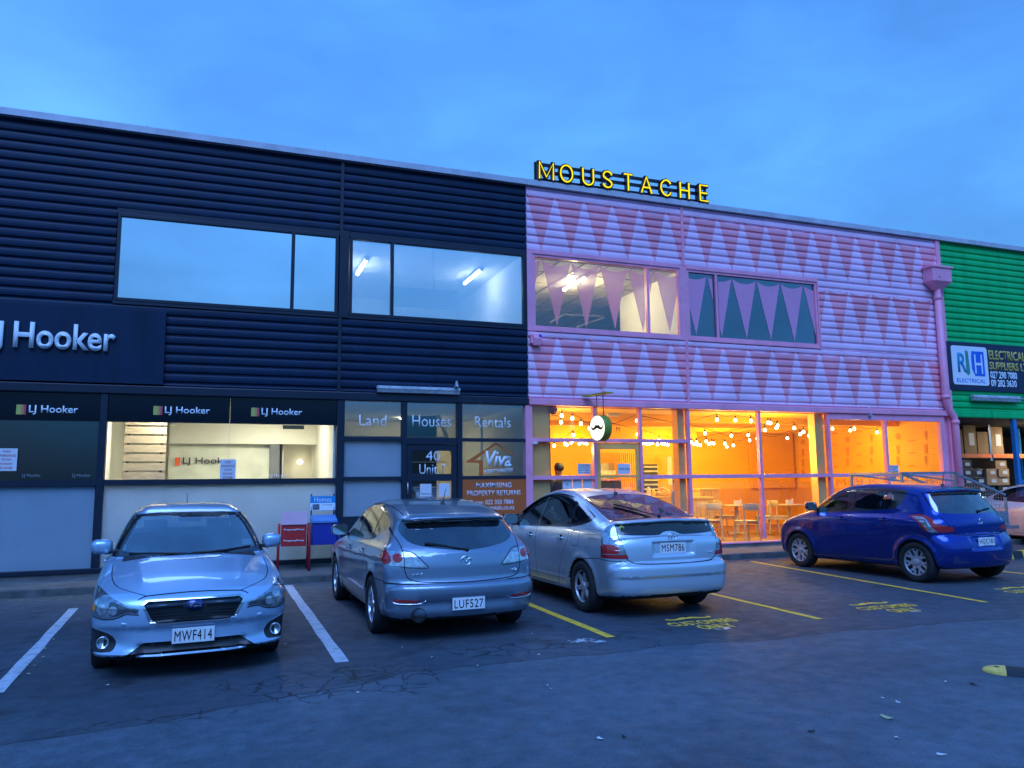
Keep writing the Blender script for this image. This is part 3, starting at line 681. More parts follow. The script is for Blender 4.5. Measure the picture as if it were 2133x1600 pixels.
def car_prius(root):
    c = base(L=4.45, W=1.725, H=1.49, wb=2.70, fo=.88, Ra=.335, Rw=.308, track=1.50, belt=.95, bf=.34, bfp=2.4, bw=.22, br=.13, brp=3.2, brw=.14, tr=.05, tru=.09, belt_rise=.14, crown=.045, seat=2.1, dash=1.3, k_top=.11)
    c.sil = [(.10,.20),(.02,.30),(.0,.48),(.06,.64),(.22,.78),(.5,.90),(.85,1.0),(1.2,1.18),(1.6,1.355),(2.0,1.46),(2.35,1.485),(2.7,1.465),(3.1,1.40),(3.5,1.30),(3.85,1.195),(4.05,1.14),(4.22,1.135),(4.275,1.125,1),(4.27,1.10,1),(4.235,1.085,1),(4.26,.99),(4.295,.935,1),(4.33,.93,1),(4.355,.86),(4.365,.74),(4.365,.64,1),(4.41,.625),(4.445,.59),(4.45,.48,1),(4.435,.46,1),(4.43,.34),(4.40,.27),(4.30,.22),(3.5,.19,1),(.9,.17,1)]
    c.sec = [(.15,.77),(.25,.82),(.40,.845),(.55,.852),(.70,.858),(.82,.852),(.92,.83),(1.0,.795),(1.10,.75),(1.25,.675),(1.38,.605),(1.46,.55),(1.52,.5)]
    def carve(x, y, z, v):
        r = sstep(4.1, 4.2, x)
        v = v + .030*sstep(.30, .255, y)*sstep(.70, .735, z)*(1-sstep(.86, .885, z))*r
        v = v - .008*gauss(z, .36, .02)*(y > .6)*sstep(1.3, 1.4, x)*(1-sstep(3.1, 3.2, x))
        return v
    c.carve = carve; S = Shell(make_field(c), (-.1, -1.0, .1), (4.6, 1.0, 1.6), H_CAR); common_cuts(S, c)
    trim = spline([(1.02,.985),(1.35,1.17),(1.7,1.315),(2.05,1.40),(2.4,1.425),(2.8,1.40),(3.15,1.335),(3.5,1.22),(3.72,1.135),(3.60,1.07),(3.3,1.015),(2.7,.985),(1.8,.955),(1.15,.935)], 4, True)
    g1 = spline([(1.32,1.0,1),(1.55,1.17),(1.85,1.30),(2.13,1.375,1),(2.16,.99,1),(1.7,.975)], 3, True)
    g2 = spline([(2.22,1.385,1),(2.5,1.39),(2.85,1.365),(3.10,1.30,1),(3.13,1.035,1),(2.7,1.01),(2.25,.995,1)], 3, True)
    g3 = spline([(3.17,1.28,1),(3.4,1.205),(3.58,1.14),(3.48,1.08),(3.19,1.045,1)], 3, True)
    g0 = spline([(1.12,.97,1),(1.28,1.07,1),(1.27,.975,1)], 2, True)
    side_windows(S, [g1, g2, g3, g0], trim)
    top = lambda p: p.x > 2.7 and p.z > 1.1
    gz = spline([(3.08,-.46),(3.04,0),(3.08,.46),(3.18,.545),(3.6,.60),(3.98,.635),(4.07,.60),(4.10,.3),(4.11,0),(4.10,-.3),(4.07,-.60),(3.98,-.635),(3.6,-.60),(3.18,-.545)], 4, True)
    S.cut('rglass', 'top', gz, sign=1, lim=top, nmin=.3)
    S.cut('rgl2', 'rear', spline([(-.675,1.075,1),(0,1.10),(.675,1.075,1),(.655,.955,1),(.40,.945),(.16,.945),(.08,.975),(0,.985),(-.08,.975),(-.16,.945),(-.40,.945),(-.655,.955,1)], 4, True), lim=lambda p: p.x > 4.0, nmin=.2)
    for sg in (-1, 1):
        lim = (lambda sg: (lambda p: p.x > 4.09 and p.y*sg > .3))(sg); P = lambda L_: [(u*sg, v) for u, v in L_]
        S.cut('lclear', 'rear', P(spline([(.885,1.03,1),(.80,1.07),(.70,1.085,1),(.675,.98),(.66,.86),(.60,.69,1),(.75,.69),(.885,.70,1)], 4, True)), lim=lim, nmin=-.3)
        S.cut('lred', 'rear', P([(.9,.735),(.58,.735),(.58,.68),(.9,.68)]), lim=lim, only='lclear', nmin=-.3)
        S.cut('lgrid', 'rear', P([(.9,.955),(.60,.955),(.60,1.10),(.9,1.10)]), lim=lim, only='lclear', nmin=-.3)
        S.cut('lpink', 'rear', P(spline([(.86,.83),(.76,.85),(.70,.80),(.72,.745,1),(.86,.745,1)], 3, True)), lim=lim, only='lclear', nmin=-.3)
    out = [(-.66,1.075),(-.665,.90),(-.64,.72),(-.58,.655),(-.48,.63),(0,.62),(.48,.63),(.58,.655),(.64,.72),(.665,.90),(.66,1.075)]
    S.stroke('gap', 'rear', spline(out, 4), .010, lim=lambda p: p.x > 3.9, only='body', nmin=.05)
    door_lines(S, [[(1.30,.95),(1.24,.75),(1.28,.42),(1.34,.27)], [(2.20,.99),(2.20,.60),(2.24,.27)], [(3.20,1.03),(3.22,.86),(3.06,.66),(2.94,.42),(2.90,.27)], [(1.34,.26),(2.90,.26)], [(3.6,.64),(4.0,.68),(4.3,.66)]])
    for sg in (-1,): S.stroke('gap', 'side', spline([(3.33,.97),(3.50,.96),(3.49,.80),(3.32,.81)], 3, True)+[(3.33,.97)], .007, sign=sg, lim=lambda p: p.y < -.3, only='body')
    PR = paint('silver_paint', (.62, .72, .80), .60, .32)
    S.part(['body', 'gap', 'under'], 'body', [PR, CM['gap'], CM['under']], root)
    S.part('trim', 'window_trim', CM['frit'], root); S.part('sglass', 'side_window', CM['glass'], root, .004); S.part('rglass', 'rear_window', CM['dglass'], root, .003); S.part('rgl2', 'lower_rear_window', CM['frit'], root, .003)
    tl = S.part('lclear', 'tail_light', CM['clear'], root, -.002); S.part('lred', 'red_lens', CM['red'], tl, -.003); S.part('lgrid', 'led_section', CM['lamp'], tl, -.003); S.part('lpink', 'bulb_cover', CM['redl'], tl, -.003)
    X = lambda y, z: onsurf(S, y, z, True, c.L)
    for sg in (-1, 1):
        b = MB()
        for z in (.785, .835, .90, .955): b.tube([(X(sg*y, z)+.004, sg*y, z) for y in np.linspace(.67, .84, 6)], .0035, 5)
        for k, y in enumerate((.705, .745, .785, .82)): b.tube([(X(sg*y, z)+.004, sg*y, z) for z in np.linspace(.955, 1.055, 5)], .003, 5)
        b.tube([(X(sg*y, 1.005)+.004, sg*y, 1.005) for y in np.linspace(.68, .85, 6)], .0035, 5)
        b.build('lamp_divider', CM['chrome'], near(tl, sg*.75))
    pts = [(X(y, z)+.004, y, z) for y, z in [(-.29,.885),(0,.89),(.29,.885)]]; b = MB(); b.box(X(0,.89)-.045, X(0,.89)+.006, -.30, .30, .868, .885); b.build('plate_garnish', PR, root, bevel=.006)
    xe = X(0, .925)+.010; b = MB(); badge_ring(b, xe, 0, .925, .060, .007, 1, ry=.042); badge_ring(b, xe+.001, 0, .922, .022, .006, 1, ry=.036); badge_ring(b, xe+.001, 0, .943, .042, .006, 1, ry=.018); b.build('badge', CM['chrome'], root)
    nzplate(root, 'MSM786', X(0, .80)+.006, .795, CM, 1, tilt=-.02)
    MT = lambda y, z: Matrix.Translation((X(y, z)+.003, y, z)) @ Matrix(((0, 0, 1, 0), (1, 0, 0, 0), (0, 1, 0, 0), (0, 0, 0, 1)))
    text('lettering', 'PRIUS', -.08, .08, -.011, .011, 0, CM['alloy'], root, M=MT(.50, .725), ext=.003, bold=.02)
    b = MB(); b.lathe([(.035, 0), (.034, .003), (0, .003)], (X(-.60, 1.03)+.002, -.60, 1.03), 'x', 18); b.build('round_sticker', CM['green'], root)
    b = MB(); b.lathe([(.018, 0), (.017, .003), (0, .003)], (X(-.60, 1.03)+.004, -.60, 1.03), 'x', 12); b.build('sticker_centre', CM['plastic'], root)
    b = MB(); xx = X(.60, 1.04); b.box(xx+.001, xx+.003, .585, .615, 1.02, 1.06); b.build('square_sticker', CM['white'], root)
    wiper(root, (4.06, -.0, surfz(S, 4.06, 0)+.02), (3.55, -.34, surfz(S, 3.55, -.34)+.02), .03, 'rear_wiper')
    handles(root, S, [(2.02, .84), (3.02, .86)], CM['chrome'], c.W)
    for sg in (-1, 1):
        ym = surfy(S, 1.42, .95, c.W); mirror_part(root, 1.40, sg*(ym-.02), 1.04, sg, CM, PR)
        b = MB(); b.tube([(x, sg*(surfy(S, x, z)+.018), z) for x, z in spline([(1.45,1.135),(1.75,1.285),(2.1,1.385),(2.4,1.405),(2.8,1.38),(3.12,1.31)], 4)], .014, 5); b.build('rain_deflector', CM['frit'], root)
    antenna(root, 3.0, surfz(S, 3.0, 0), ln=.20, lean=-.13)
    wheels(root, c, CM, dict(rim=.195, n=6, w=(.075, .040), mat='cap'))
    make_interior(root, c, CM); S.done()
def car_swift(root, paint_=None, white=False):
    c = base(L=3.85, W=1.695, H=1.51, wb=2.43, fo=.80, Ra=.335, Rw=.305, track=1.48, belt=.98, bf=.28, bfp=2.3, bw=.20, br=.17, brp=2.4, brw=.18, tr=.03, tru=.10, belt_rise=.06, crown=.04, seat=1.95, dash=1.2, flare=.024)
    c.sil = [(.10,.22),(.02,.32),(.0,.50),(.04,.68),(.16,.82),(.4,.93),(.75,1.02),(.88,1.045,1),(1.2,1.24),(1.5,1.395),(1.8,1.475),(2.3,1.505),(2.8,1.49),(3.2,1.455),(3.42,1.42),(3.50,1.395,1),(3.485,1.37,1),(3.44,1.36,1),(3.57,1.20),(3.675,1.04),(3.73,.96),(3.75,.85),(3.75,.74,1),(3.79,.70),(3.83,.62),(3.85,.50),(3.84,.40,1),(3.82,.30),(3.76,.23),(3.2,.20,1),(.9,.18,1)]
    c.sec = [(.15,.77),(.25,.80),(.40,.825),(.55,.835),(.70,.842),(.84,.84),(.94,.815),(1.0,.775),(1.10,.75),(1.25,.71),(1.38,.66),(1.46,.60),(1.53,.54)]
    def carve(x, y, z, v):
        v = v - .018*sstep(2.6, 3.2, x)*gauss(z, .88, .14)*(y > .5)
        v = v + .02*sstep(.36, .30, y)*sstep(.50, .53, z)*(1-sstep(.68, .71, z))*sstep(3.5, 3.6, x)
        return v
    c.carve = carve; S = Shell(make_field(c), (-.1, -1.0, .1), (4.0, 1.0, 1.62), H_CAR); common_cuts(S, c)
    trim = spline([(1.02,1.03),(1.3,1.22),(1.58,1.375),(1.9,1.43),(2.4,1.435),(2.85,1.41),(3.03,1.38,1),(2.98,1.25),(2.86,1.10,1),(2.4,1.06),(1.8,1.025),(1.15,.99)], 4, True)
    g1 = spline([(1.16,1.045,1),(1.38,1.22),(1.62,1.345),(1.88,1.39,1),(1.90,1.06,1),(1.6,1.045)], 3, True)
    g2 = spline([(2.03,1.395,1),(2.4,1.395),(2.72,1.375,1),(2.80,1.25),(2.72,1.10,1),(2.4,1.085),(2.04,1.07,1)], 3, True)
    side_windows(S, [g1, g2], trim)
    S.cut('rglass', 'rear', spline([(-.57,1.355,1),(0,1.375),(.57,1.355,1),(.64,1.20),(.665,1.08,1),(.60,1.05),(0,1.035),(-.60,1.05),(-.665,1.08,1),(-.64,1.20)], 4, True), lim=lambda p: p.x > 3.1, nmin=.15)
    for sg in (-1, 1):
        lim = (lambda sg: (lambda p: p.x > 3.0 and p.y*sg > .52))(sg); P = lambda L_: [(u*sg, v) for u, v in L_]
        S.cut('lred', 'side', spline([(3.12,1.005,1),(3.30,1.03),(3.50,.99),(3.62,.89),(3.80,.80,1),(3.66,.775),(3.45,.78),(3.36,.88),(3.25,.96)], 4, True), sign=sg, lim=lim, nmin=-.4)
        S.cut('lclear', 'side', spline([(3.19,.995,1),(3.34,1.0),(3.47,.955),(3.56,.84),(3.62,.765,1),(3.50,.775),(3.42,.87),(3.30,.955)], 4, True), sign=sg, lim=lim, only='lred', nmin=-.4)
    S.stroke('gap', 'rear', [(-.62,1.36),(-.68,1.10),(-.66,.98)], .010, lim=lambda p: p.x > 3.1, only='body'); S.stroke('gap', 'rear', [(.62,1.36),(.68,1.10),(.66,.98)], .010, lim=lambda p: p.x > 3.1, only='body')
    S.stroke('gap', 'rear', spline([(-.66,.98),(-.60,.84),(-.52,.735),(0,.725),(.52,.735),(.60,.84),(.66,.98)], 4), .012, lim=lambda p: p.x > 3.1, only='body')
    door_lines(S, [[(1.14,1.03),(1.06,.85),(1.10,.50),(1.18,.28)], [(1.97,1.06),(1.96,.60),(2.02,.28)], [(2.82,1.10),(2.86,.92),(2.70,.68),(2.58,.44),(2.54,.28)], [(1.18,.27),(2.54,.27)], [(3.05,.72),(3.5,.745),(3.8,.745)]])
    BL = paint_ or paint('blue_paint', (.001, .035, .32), .75, .26)
    S.part(['body', 'gap', 'under'], 'body', [BL, CM['gap'], CM['under']], root)
    S.part('trim', 'window_trim', CM['frit'], root); S.part('sglass', 'side_window', CM['glass'], root, .004); S.part('rglass', 'rear_window', CM['dglass'], root, .003)
    tl = S.part('lred', 'tail_light', CM['red'], root, -.002); S.part('lclear', 'clear_lens', CM['clear'], tl, -.003)
    X = lambda y, z: onsurf(S, y, z, True, c.L)
    xe = X(0, .92)+.006; b = MB(); b.tube([(xe, y, z) for y, z in [(.045,.945),(.005,.965),(-.045,.935),(.045,.905),(-.005,.875),(-.045,.895)]], .009, 6); b.build('badge', CM['chrome'], root)
    MT = lambda y, z: Matrix.Translation((X(y, z)+.003, y, z)) @ Matrix(((0, 0, 1, 0), (1, 0, 0, 0), (0, 1, 0, 0), (0, 0, 0, 1)))
    text('lettering', 'SWIFT', -.06, .06, -.010, .010, 0, CM['chrome'], root, M=MT(.50, .93), ext=.003, bold=.02)
    nzplate(root, 'HQC181', X(0, .61)+.008, .62, CM, 1)
    wiper(root, (X(.08,1.07)+.012, .08, 1.07), (X(.42,1.10)+.012, .42, 1.10), .028, 'rear_wiper')
    b = MB(); b.box(X(0,1.385)-.05, X(0,1.385)-.01, -.16, .16, 1.385, 1.40); b.build('high_brake_light', CM['red'], root)
    handles(root, S, [(1.83, .90), (2.70, .92)], BL, c.W)
    for sg in (-1, 1):
        ym = surfy(S, 1.22, .98, c.W); mirror_part(root, 1.18, sg*(ym-.02), 1.10, sg, CM, BL)
        b = MB(); y = surfy(S, .98, .80, c.W); b.lathe([(.022, -.008), (.02, .006), (0, .010)], (.98, 0, .80), 'y', 12); 
        o = b.build('side_indicator', CM['clear'], root); o.location.y = y*sg if sg > 0 else -y-.004
    antenna(root, 3.15, surfz(S, 3.15, .0), ln=.22, lean=.05)
    wheels(root, c, CM, dict(rim=.205, n=7, w=(.045, .030), twin=(-1, 1), mat='cap'))
    make_interior(root, c, CM); S.done()
def car_subaru(root, PT=None, front=True):
    c = base(L=4.58, W=1.74, H=1.44, wb=2.645, fo=.92, Ra=.345, Rw=.315, track=1.53, belt=.95, bf=.26, bfp=3.0, bw=.22, br=.14, brp=3, brw=.16, tr=.04, tru=.08, belt_rise=.04, crown=.04, seat=2.2, dash=1.42, dashz=.93, k_end=.05, tf=.03)
    c.sil = [(.16,.17),(.05,.20),(.0,.235,1),(.035,.28),(.04,.42),(.015,.46),(.01,.60),(.035,.665),(.10,.715),(.22,.755),(.5,.83),(.9,.90),(1.12,.935),(1.22,.945,1),(1.6,1.17),(1.98,1.345),(2.25,1.405),(2.6,1.43),(3.0,1.415),(3.4,1.34),(3.8,1.19),(4.1,1.07),(4.4,1.04),(4.53,1.01,1),(4.56,.85),(4.56,.7),(4.58,.55),(4.56,.35),(4.45,.22),(3.6,.18,1),(.9,.16,1)]
    c.sec = [(.13,.80),(.20,.84),(.30,.852),(.45,.862),(.60,.868),(.72,.866),(.82,.855),(.90,.82),(.96,.775),(1.05,.745),(1.2,.68),(1.32,.61),(1.40,.54),(1.48,.47)]
    def carve(x, y, z, v):
        fr = 1-sstep(.25, .5, x)
        v = v - .005*gauss(np.abs(y)-.40-.10*x, 0, .05)*sstep(.2, .4, x)*(1-sstep(1.0, 1.2, x))*(z > .7)        # bonnet creases
        v = v + .035*gauss(y, .68, .10)*gauss(z, .33, .07)*fr                               # fog lamp pockets
        v = v + .03*sstep(.50, .40, y)*sstep(.20, .225, z)*(1-sstep(.295, .32, z))*fr       # lower intake
        v = v + .02*sstep(.40, .36, y)*sstep(.485, .50, z)*(1-sstep(.635, .66, z))*fr
        return v
    c.carve = carve; S = Shell(make_field(c), (-.1, -1.0, .1), (4.7, 1.0, 1.55), H_CAR); common_cuts(S, c)
    trim = spline([(1.30,.96),(1.65,1.15),(2.0,1.295),(2.35,1.35),(2.9,1.345),(3.3,1.27),(3.62,1.13),(3.62,1.03),(3.2,1.0),(2.3,.965),(1.45,.935)], 4, True)
    g1 = spline([(1.48,.975,1),(1.75,1.15),(2.05,1.27),(2.35,1.315,1),(2.33,.99,1),(1.9,.98)], 3, True)
    g2 = spline([(2.42,1.315,1),(2.8,1.315),(3.1,1.28),(3.42,1.15),(3.45,1.05,1),(3.0,1.01),(2.40,.995,1)], 3, True)
    side_windows(S, [g1, g2], trim)
    sc = [(-.56,1.325,1),(0,1.365),(.56,1.325,1),(.64,1.15),(.715,.99),(.70,.955,1),(.4,.925),(0,.915),(-.4,.925),(-.70,.955,1),(-.715,.99),(-.64,1.15)]
    S.cut('frit', 'front', spline(sc, 4, True), lim=lambda p: 1.0 < p.x < 2.4 and p.z > .9, nmin=.15)
    sc2 = [(-.53,1.305,1),(0,1.335),(.53,1.305,1),(.605,1.15),(.675,1.0),(.655,.985,1),(.4,.962),(0,.95),(-.4,.962),(-.655,.985,1),(-.675,1.0),(-.605,1.15)]
    S.cut('wglass', 'front', spline(sc2, 4, True), lim=lambda p: 1.0 < p.x < 2.4 and p.z > .9, nmin=.15, only='frit')
    S.cut('rglass', 'rear', spline([(-.52,1.32,1),(0,1.34),(.52,1.32,1),(.62,1.08,1),(0,1.075),(-.62,1.08,1)], 4, True), lim=lambda p: p.x > 3.0, nmin=.15)
    F = lambda p: p.x < .9
    S.cut('gsur', 'front', spline([(-.40,.672,1),(.40,.672,1),(.445,.635,1),(.36,.478,1),(.30,.462,1),(-.30,.462,1),(-.36,.478,1),(-.445,.635,1)], 3, True), lim=F)
    S.cut('grille', 'front', spline([(-.385,.658,1),(.385,.658,1),(.42,.632,1),(.345,.492,1),(.30,.480,1),(-.30,.480,1),(-.345,.492,1),(-.42,.632,1)], 3, True), lim=F, only='gsur')
    S.cut('intake', 'front', [(-.40,.322),(.40,.322),(.56,.222),(-.56,.222)], lim=F)
    for sg in (-1, 1):
        lim = (lambda sg: (lambda p: p.x < 1.1 and p.y*sg > .2))(sg); P = lambda L_: [(u*sg, v) for u, v in L_]
        S.cut('lamp', 'front', P(spline([(.46,.598,1),(.56,.635),(.68,.69),(.80,.755),(.85,.765,1),(.90,.70),(.895,.60),(.86,.545,1),(.74,.525),(.64,.535),(.56,.565),(.47,.555,1)], 4, True)), lim=lim, nmin=-.3)
        S.cut('lampdk', 'front', P(spline([(.475,.59,1),(.57,.622),(.70,.66),(.69,.55),(.63,.55),(.56,.575),(.48,.568,1)], 3, True)), lim=lim, nmin=-.3, only='lamp')
        S.cut('lampin', 'front', P(arcpts(.765, .60, .045, 0, 360, 16)[:-1]), lim=lim, nmin=-.3, only='lamp'); S.cut('lampin', 'front', P(arcpts(.67, .592, .036, 0, 360, 14)[:-1]), lim=lim, nmin=-.3, only=['lamp', 'lampdk'])
        S.cut('amber', 'front', P(arcpts(.845, .61, .030, 0, 360, 12)[:-1]), lim=lim, nmin=-.4, only='lamp')
        S.cut('fog', 'front', P(spline([(.90,.435,1),(.83,.44),(.70,.40),(.64,.345),(.64,.295),(.68,.255),(.90,.245,1)], 3, True)), lim=lim, nmin=-.3)
        S.stroke('gap', 'top', P([]) or [(u, v*sg) for u, v in spline([(.10,.40),(.20,.52),(.40,.66),(.70,.72),(1.15,.735)], 4)], .009, sign=1, lim=lambda p: p.z > .5, only='body', nmin=.2)
    S.stroke('gap', 'front', spline([(-.47,.675),(-.40,.70),(0,.715),(.40,.70),(.47,.675)], 4), .008, lim=lambda p: p.x < .5, only='body', nmin=.1)
    door_lines(S, [[(1.42,.96),(1.32,.80),(1.33,.45),(1.38,.28)], [(2.38,.99),(2.36,.60),(2.40,.28)], [(3.32,1.0),(3.30,.80),(3.08,.60),(2.95,.40),(2.92,.28)], [(1.38,.27),(2.92,.27)]])
    SI = PT or paint('pale_silver_paint', (.48, .68, .88), .60, .34)
    S.part(['body', 'gap', 'under'], 'body', [SI, CM['gap'], CM['under']], root)
    S.part('trim', 'window_trim', CM['frit'], root); S.part('sglass', 'side_window', CM['glass'], root, .004); S.part('rglass', 'rear_window', CM['glass'], root, .003)
    S.part('frit', 'windscreen_border', CM['frit'], root); S.part('wglass', 'windscreen', CM['wscreen'], root, .002); S.part('gsur', 'grille_surround', CM['chrome'], root, -.006)
    S.part('grille', 'grille', CM['plastic'], root, .02); S.part('intake', 'lower_intake', CM['plastic'], root, .01)
    lp = S.part('lamp', 'headlight', CM['lamp'], root, -.001); S.part('lampdk', 'lamp_bezel', CM['lampdk'], lp, -.002); S.part('lampin', 'lamp_bowl', CM['clear'], lp, -.003); S.part('amber', 'indicator_bulb', CM['amber'], lp, -.003)
    S.part('fog', 'fog_lamp_surround', CM['plastic'], root, .004)
    X = lambda y, z: onsurf(S, y, z, False)
    for sg in (-1, 1):
        b = MB(); x0 = X(sg*.745, .325); b.lathe([(.052, .0), (.052, -.012), (.044, -.010), (.03, .015), (0, .02)], (x0-.022, sg*.745, .325), 'x', 20); b.build('fog_lamp', CM['clear'], root)
        pts = [(X(sg*y, z)-.002, sg*y, z) for y, z in spline([(.46,.555),(.56,.563),(.64,.533),(.74,.522),(.85,.542)], 4)]; b = MB(); b.tube(pts, .006, 5); b.build('lamp_edge', CM['plastic'], root)
        b = MB(); b.prism([(sg*.52,.488),(sg*.60,.495),(sg*.595,.475),(sg*.53,.472)], X(sg*.56,.48)-.006, X(sg*.56,.48)+.02, 'yz'); b.build('washer_cover', SI, root, bevel=.004)
    b = MB()
    for z in (.515, .54, .565): b.bar((X(0,.5)+.012, -.36, z), (X(0,.5)+.012, .36, z), .008)
    b.m = 1; b.tube([(X(0,.62)-.0, -.40, .618), (X(0,.62)-.008, -.10, .622)], .018, 8); b.tube([(X(0,.62)-.008, .10, .622), (X(0,.62), .40, .618)], .018, 8)
    b.build('grille_bars', [CM['plastic'], mat('grille_bar', (.05, .07, .09), .3, .3)], root)
    b = MB(); xe = X(0,.615)-.012; b.lathe([(.066, .012), (.064, 0), (0, -.004)], (xe, 0, .615), 'x', 24); o = b.build('badge', mat('badge_blue', (.01, .03, .16), .2, .2, coat=1, var=0), root); o.scale = (1, 1.25, .72); o.location = (0, 0, .615*.28)
    st = MB()
    def star(y, z, r):
        pts = []
        for k in range(12): a = math.pi*k/6+math.pi/2; rr = r if k % 2 == 0 else r*.3; pts.append((y+rr*1.5*math.cos(a), z+rr*math.sin(a)))
        st.prism(pts, xe-.010, xe-.004, 'yz')
    star(.03, .617, .022)
    for y, z in ((-.02,.628),(-.05,.618),(-.028,.603),(-.052,.600),(-.005,.600)): star(y, z, .009)
    st.build('badge_stars', CM['chrome'], root)
    nzplate(root, 'MWF414', X(0, .38)-.022, .362, CM, -1)
    # stickers, wipers, mirror inside
    M_ = lambda y, z: Matrix.Translation((X(y, z)+1.0, y, z))
    def scr(y, z):
        xs = np.linspace(1.0, 2.4, 300); v = S.f(xs, np.full_like(xs, y), np.full_like(xs, z)); return float(xs[int(np.argmax(v < 0))])
    for (y, z, w, h, m_) in ((.555, 1.27, .04, .035, 'sticker'), (.66, 1.02, .045, .05, 'sticker'), (-.59, 1.03, .10, .055, 'sticker')):
        b = MB(); vs = [(scr(yy, zz)+.006, yy, zz) for yy, zz in ((y-w/2, z-h/2), (y+w/2, z-h/2), (y+w/2, z+h/2), (y-w/2, z+h/2))]; b.add(vs, [(0, 1, 2, 3)]); b.build('windscreen_sticker', CM[m_], root)
    b = MB(); b.box(scr(0, 1.27)+.10, scr(0, 1.27)+.13, -.12, .12, 1.24, 1.30); b.bar((scr(0,1.3)+.12, 0, 1.28), (scr(0,1.33)+.05, 0, 1.335), .02); b.build('rear_view_mirror', CM['plastic'], root, bevel=.01)
    for pts in ([(.60,.965),(.2,.962),(-.05,.945)], [(0,.955),(-.35,.968),(-.62,.99)]):
        b = MB(); b.tube([(scr(y, z)-.018, y, z) for y, z in pts], .011, 6); b.build('wiper', CM['plastic'], root)
    handles(root, S, [(2.22, .84), (3.12, .86)], SI, c.W)
    for sg in (-1, 1):
        ym = surfy(S, 1.62, .95, c.W); mirror_part(root, 1.55, sg*(ym-.01), 1.03, sg, CM, SI, sz=(.13, .21, .15))
        b = MB(); b.tube([(x, sg*y, z+.006) for x, y, z in [(scr(.60,1.2)+.0, .645, 1.17), (2.05, .565, surfz(S, 2.05, .56)), (2.6, .55, surfz(S, 2.6, .55)), (3.1, .55, surfz(S, 3.1, .55))]], .006, 5); b.build('roof_moulding', CM['plastic'], root)
    antenna(root, 3.15, surfz(S, 3.15, 0), ln=.12, lean=.05)
    wheels(root, c, CM, dict(rim=.205, n=5, w=(.06, .05)))
    make_interior(root, c, CM); S.done()
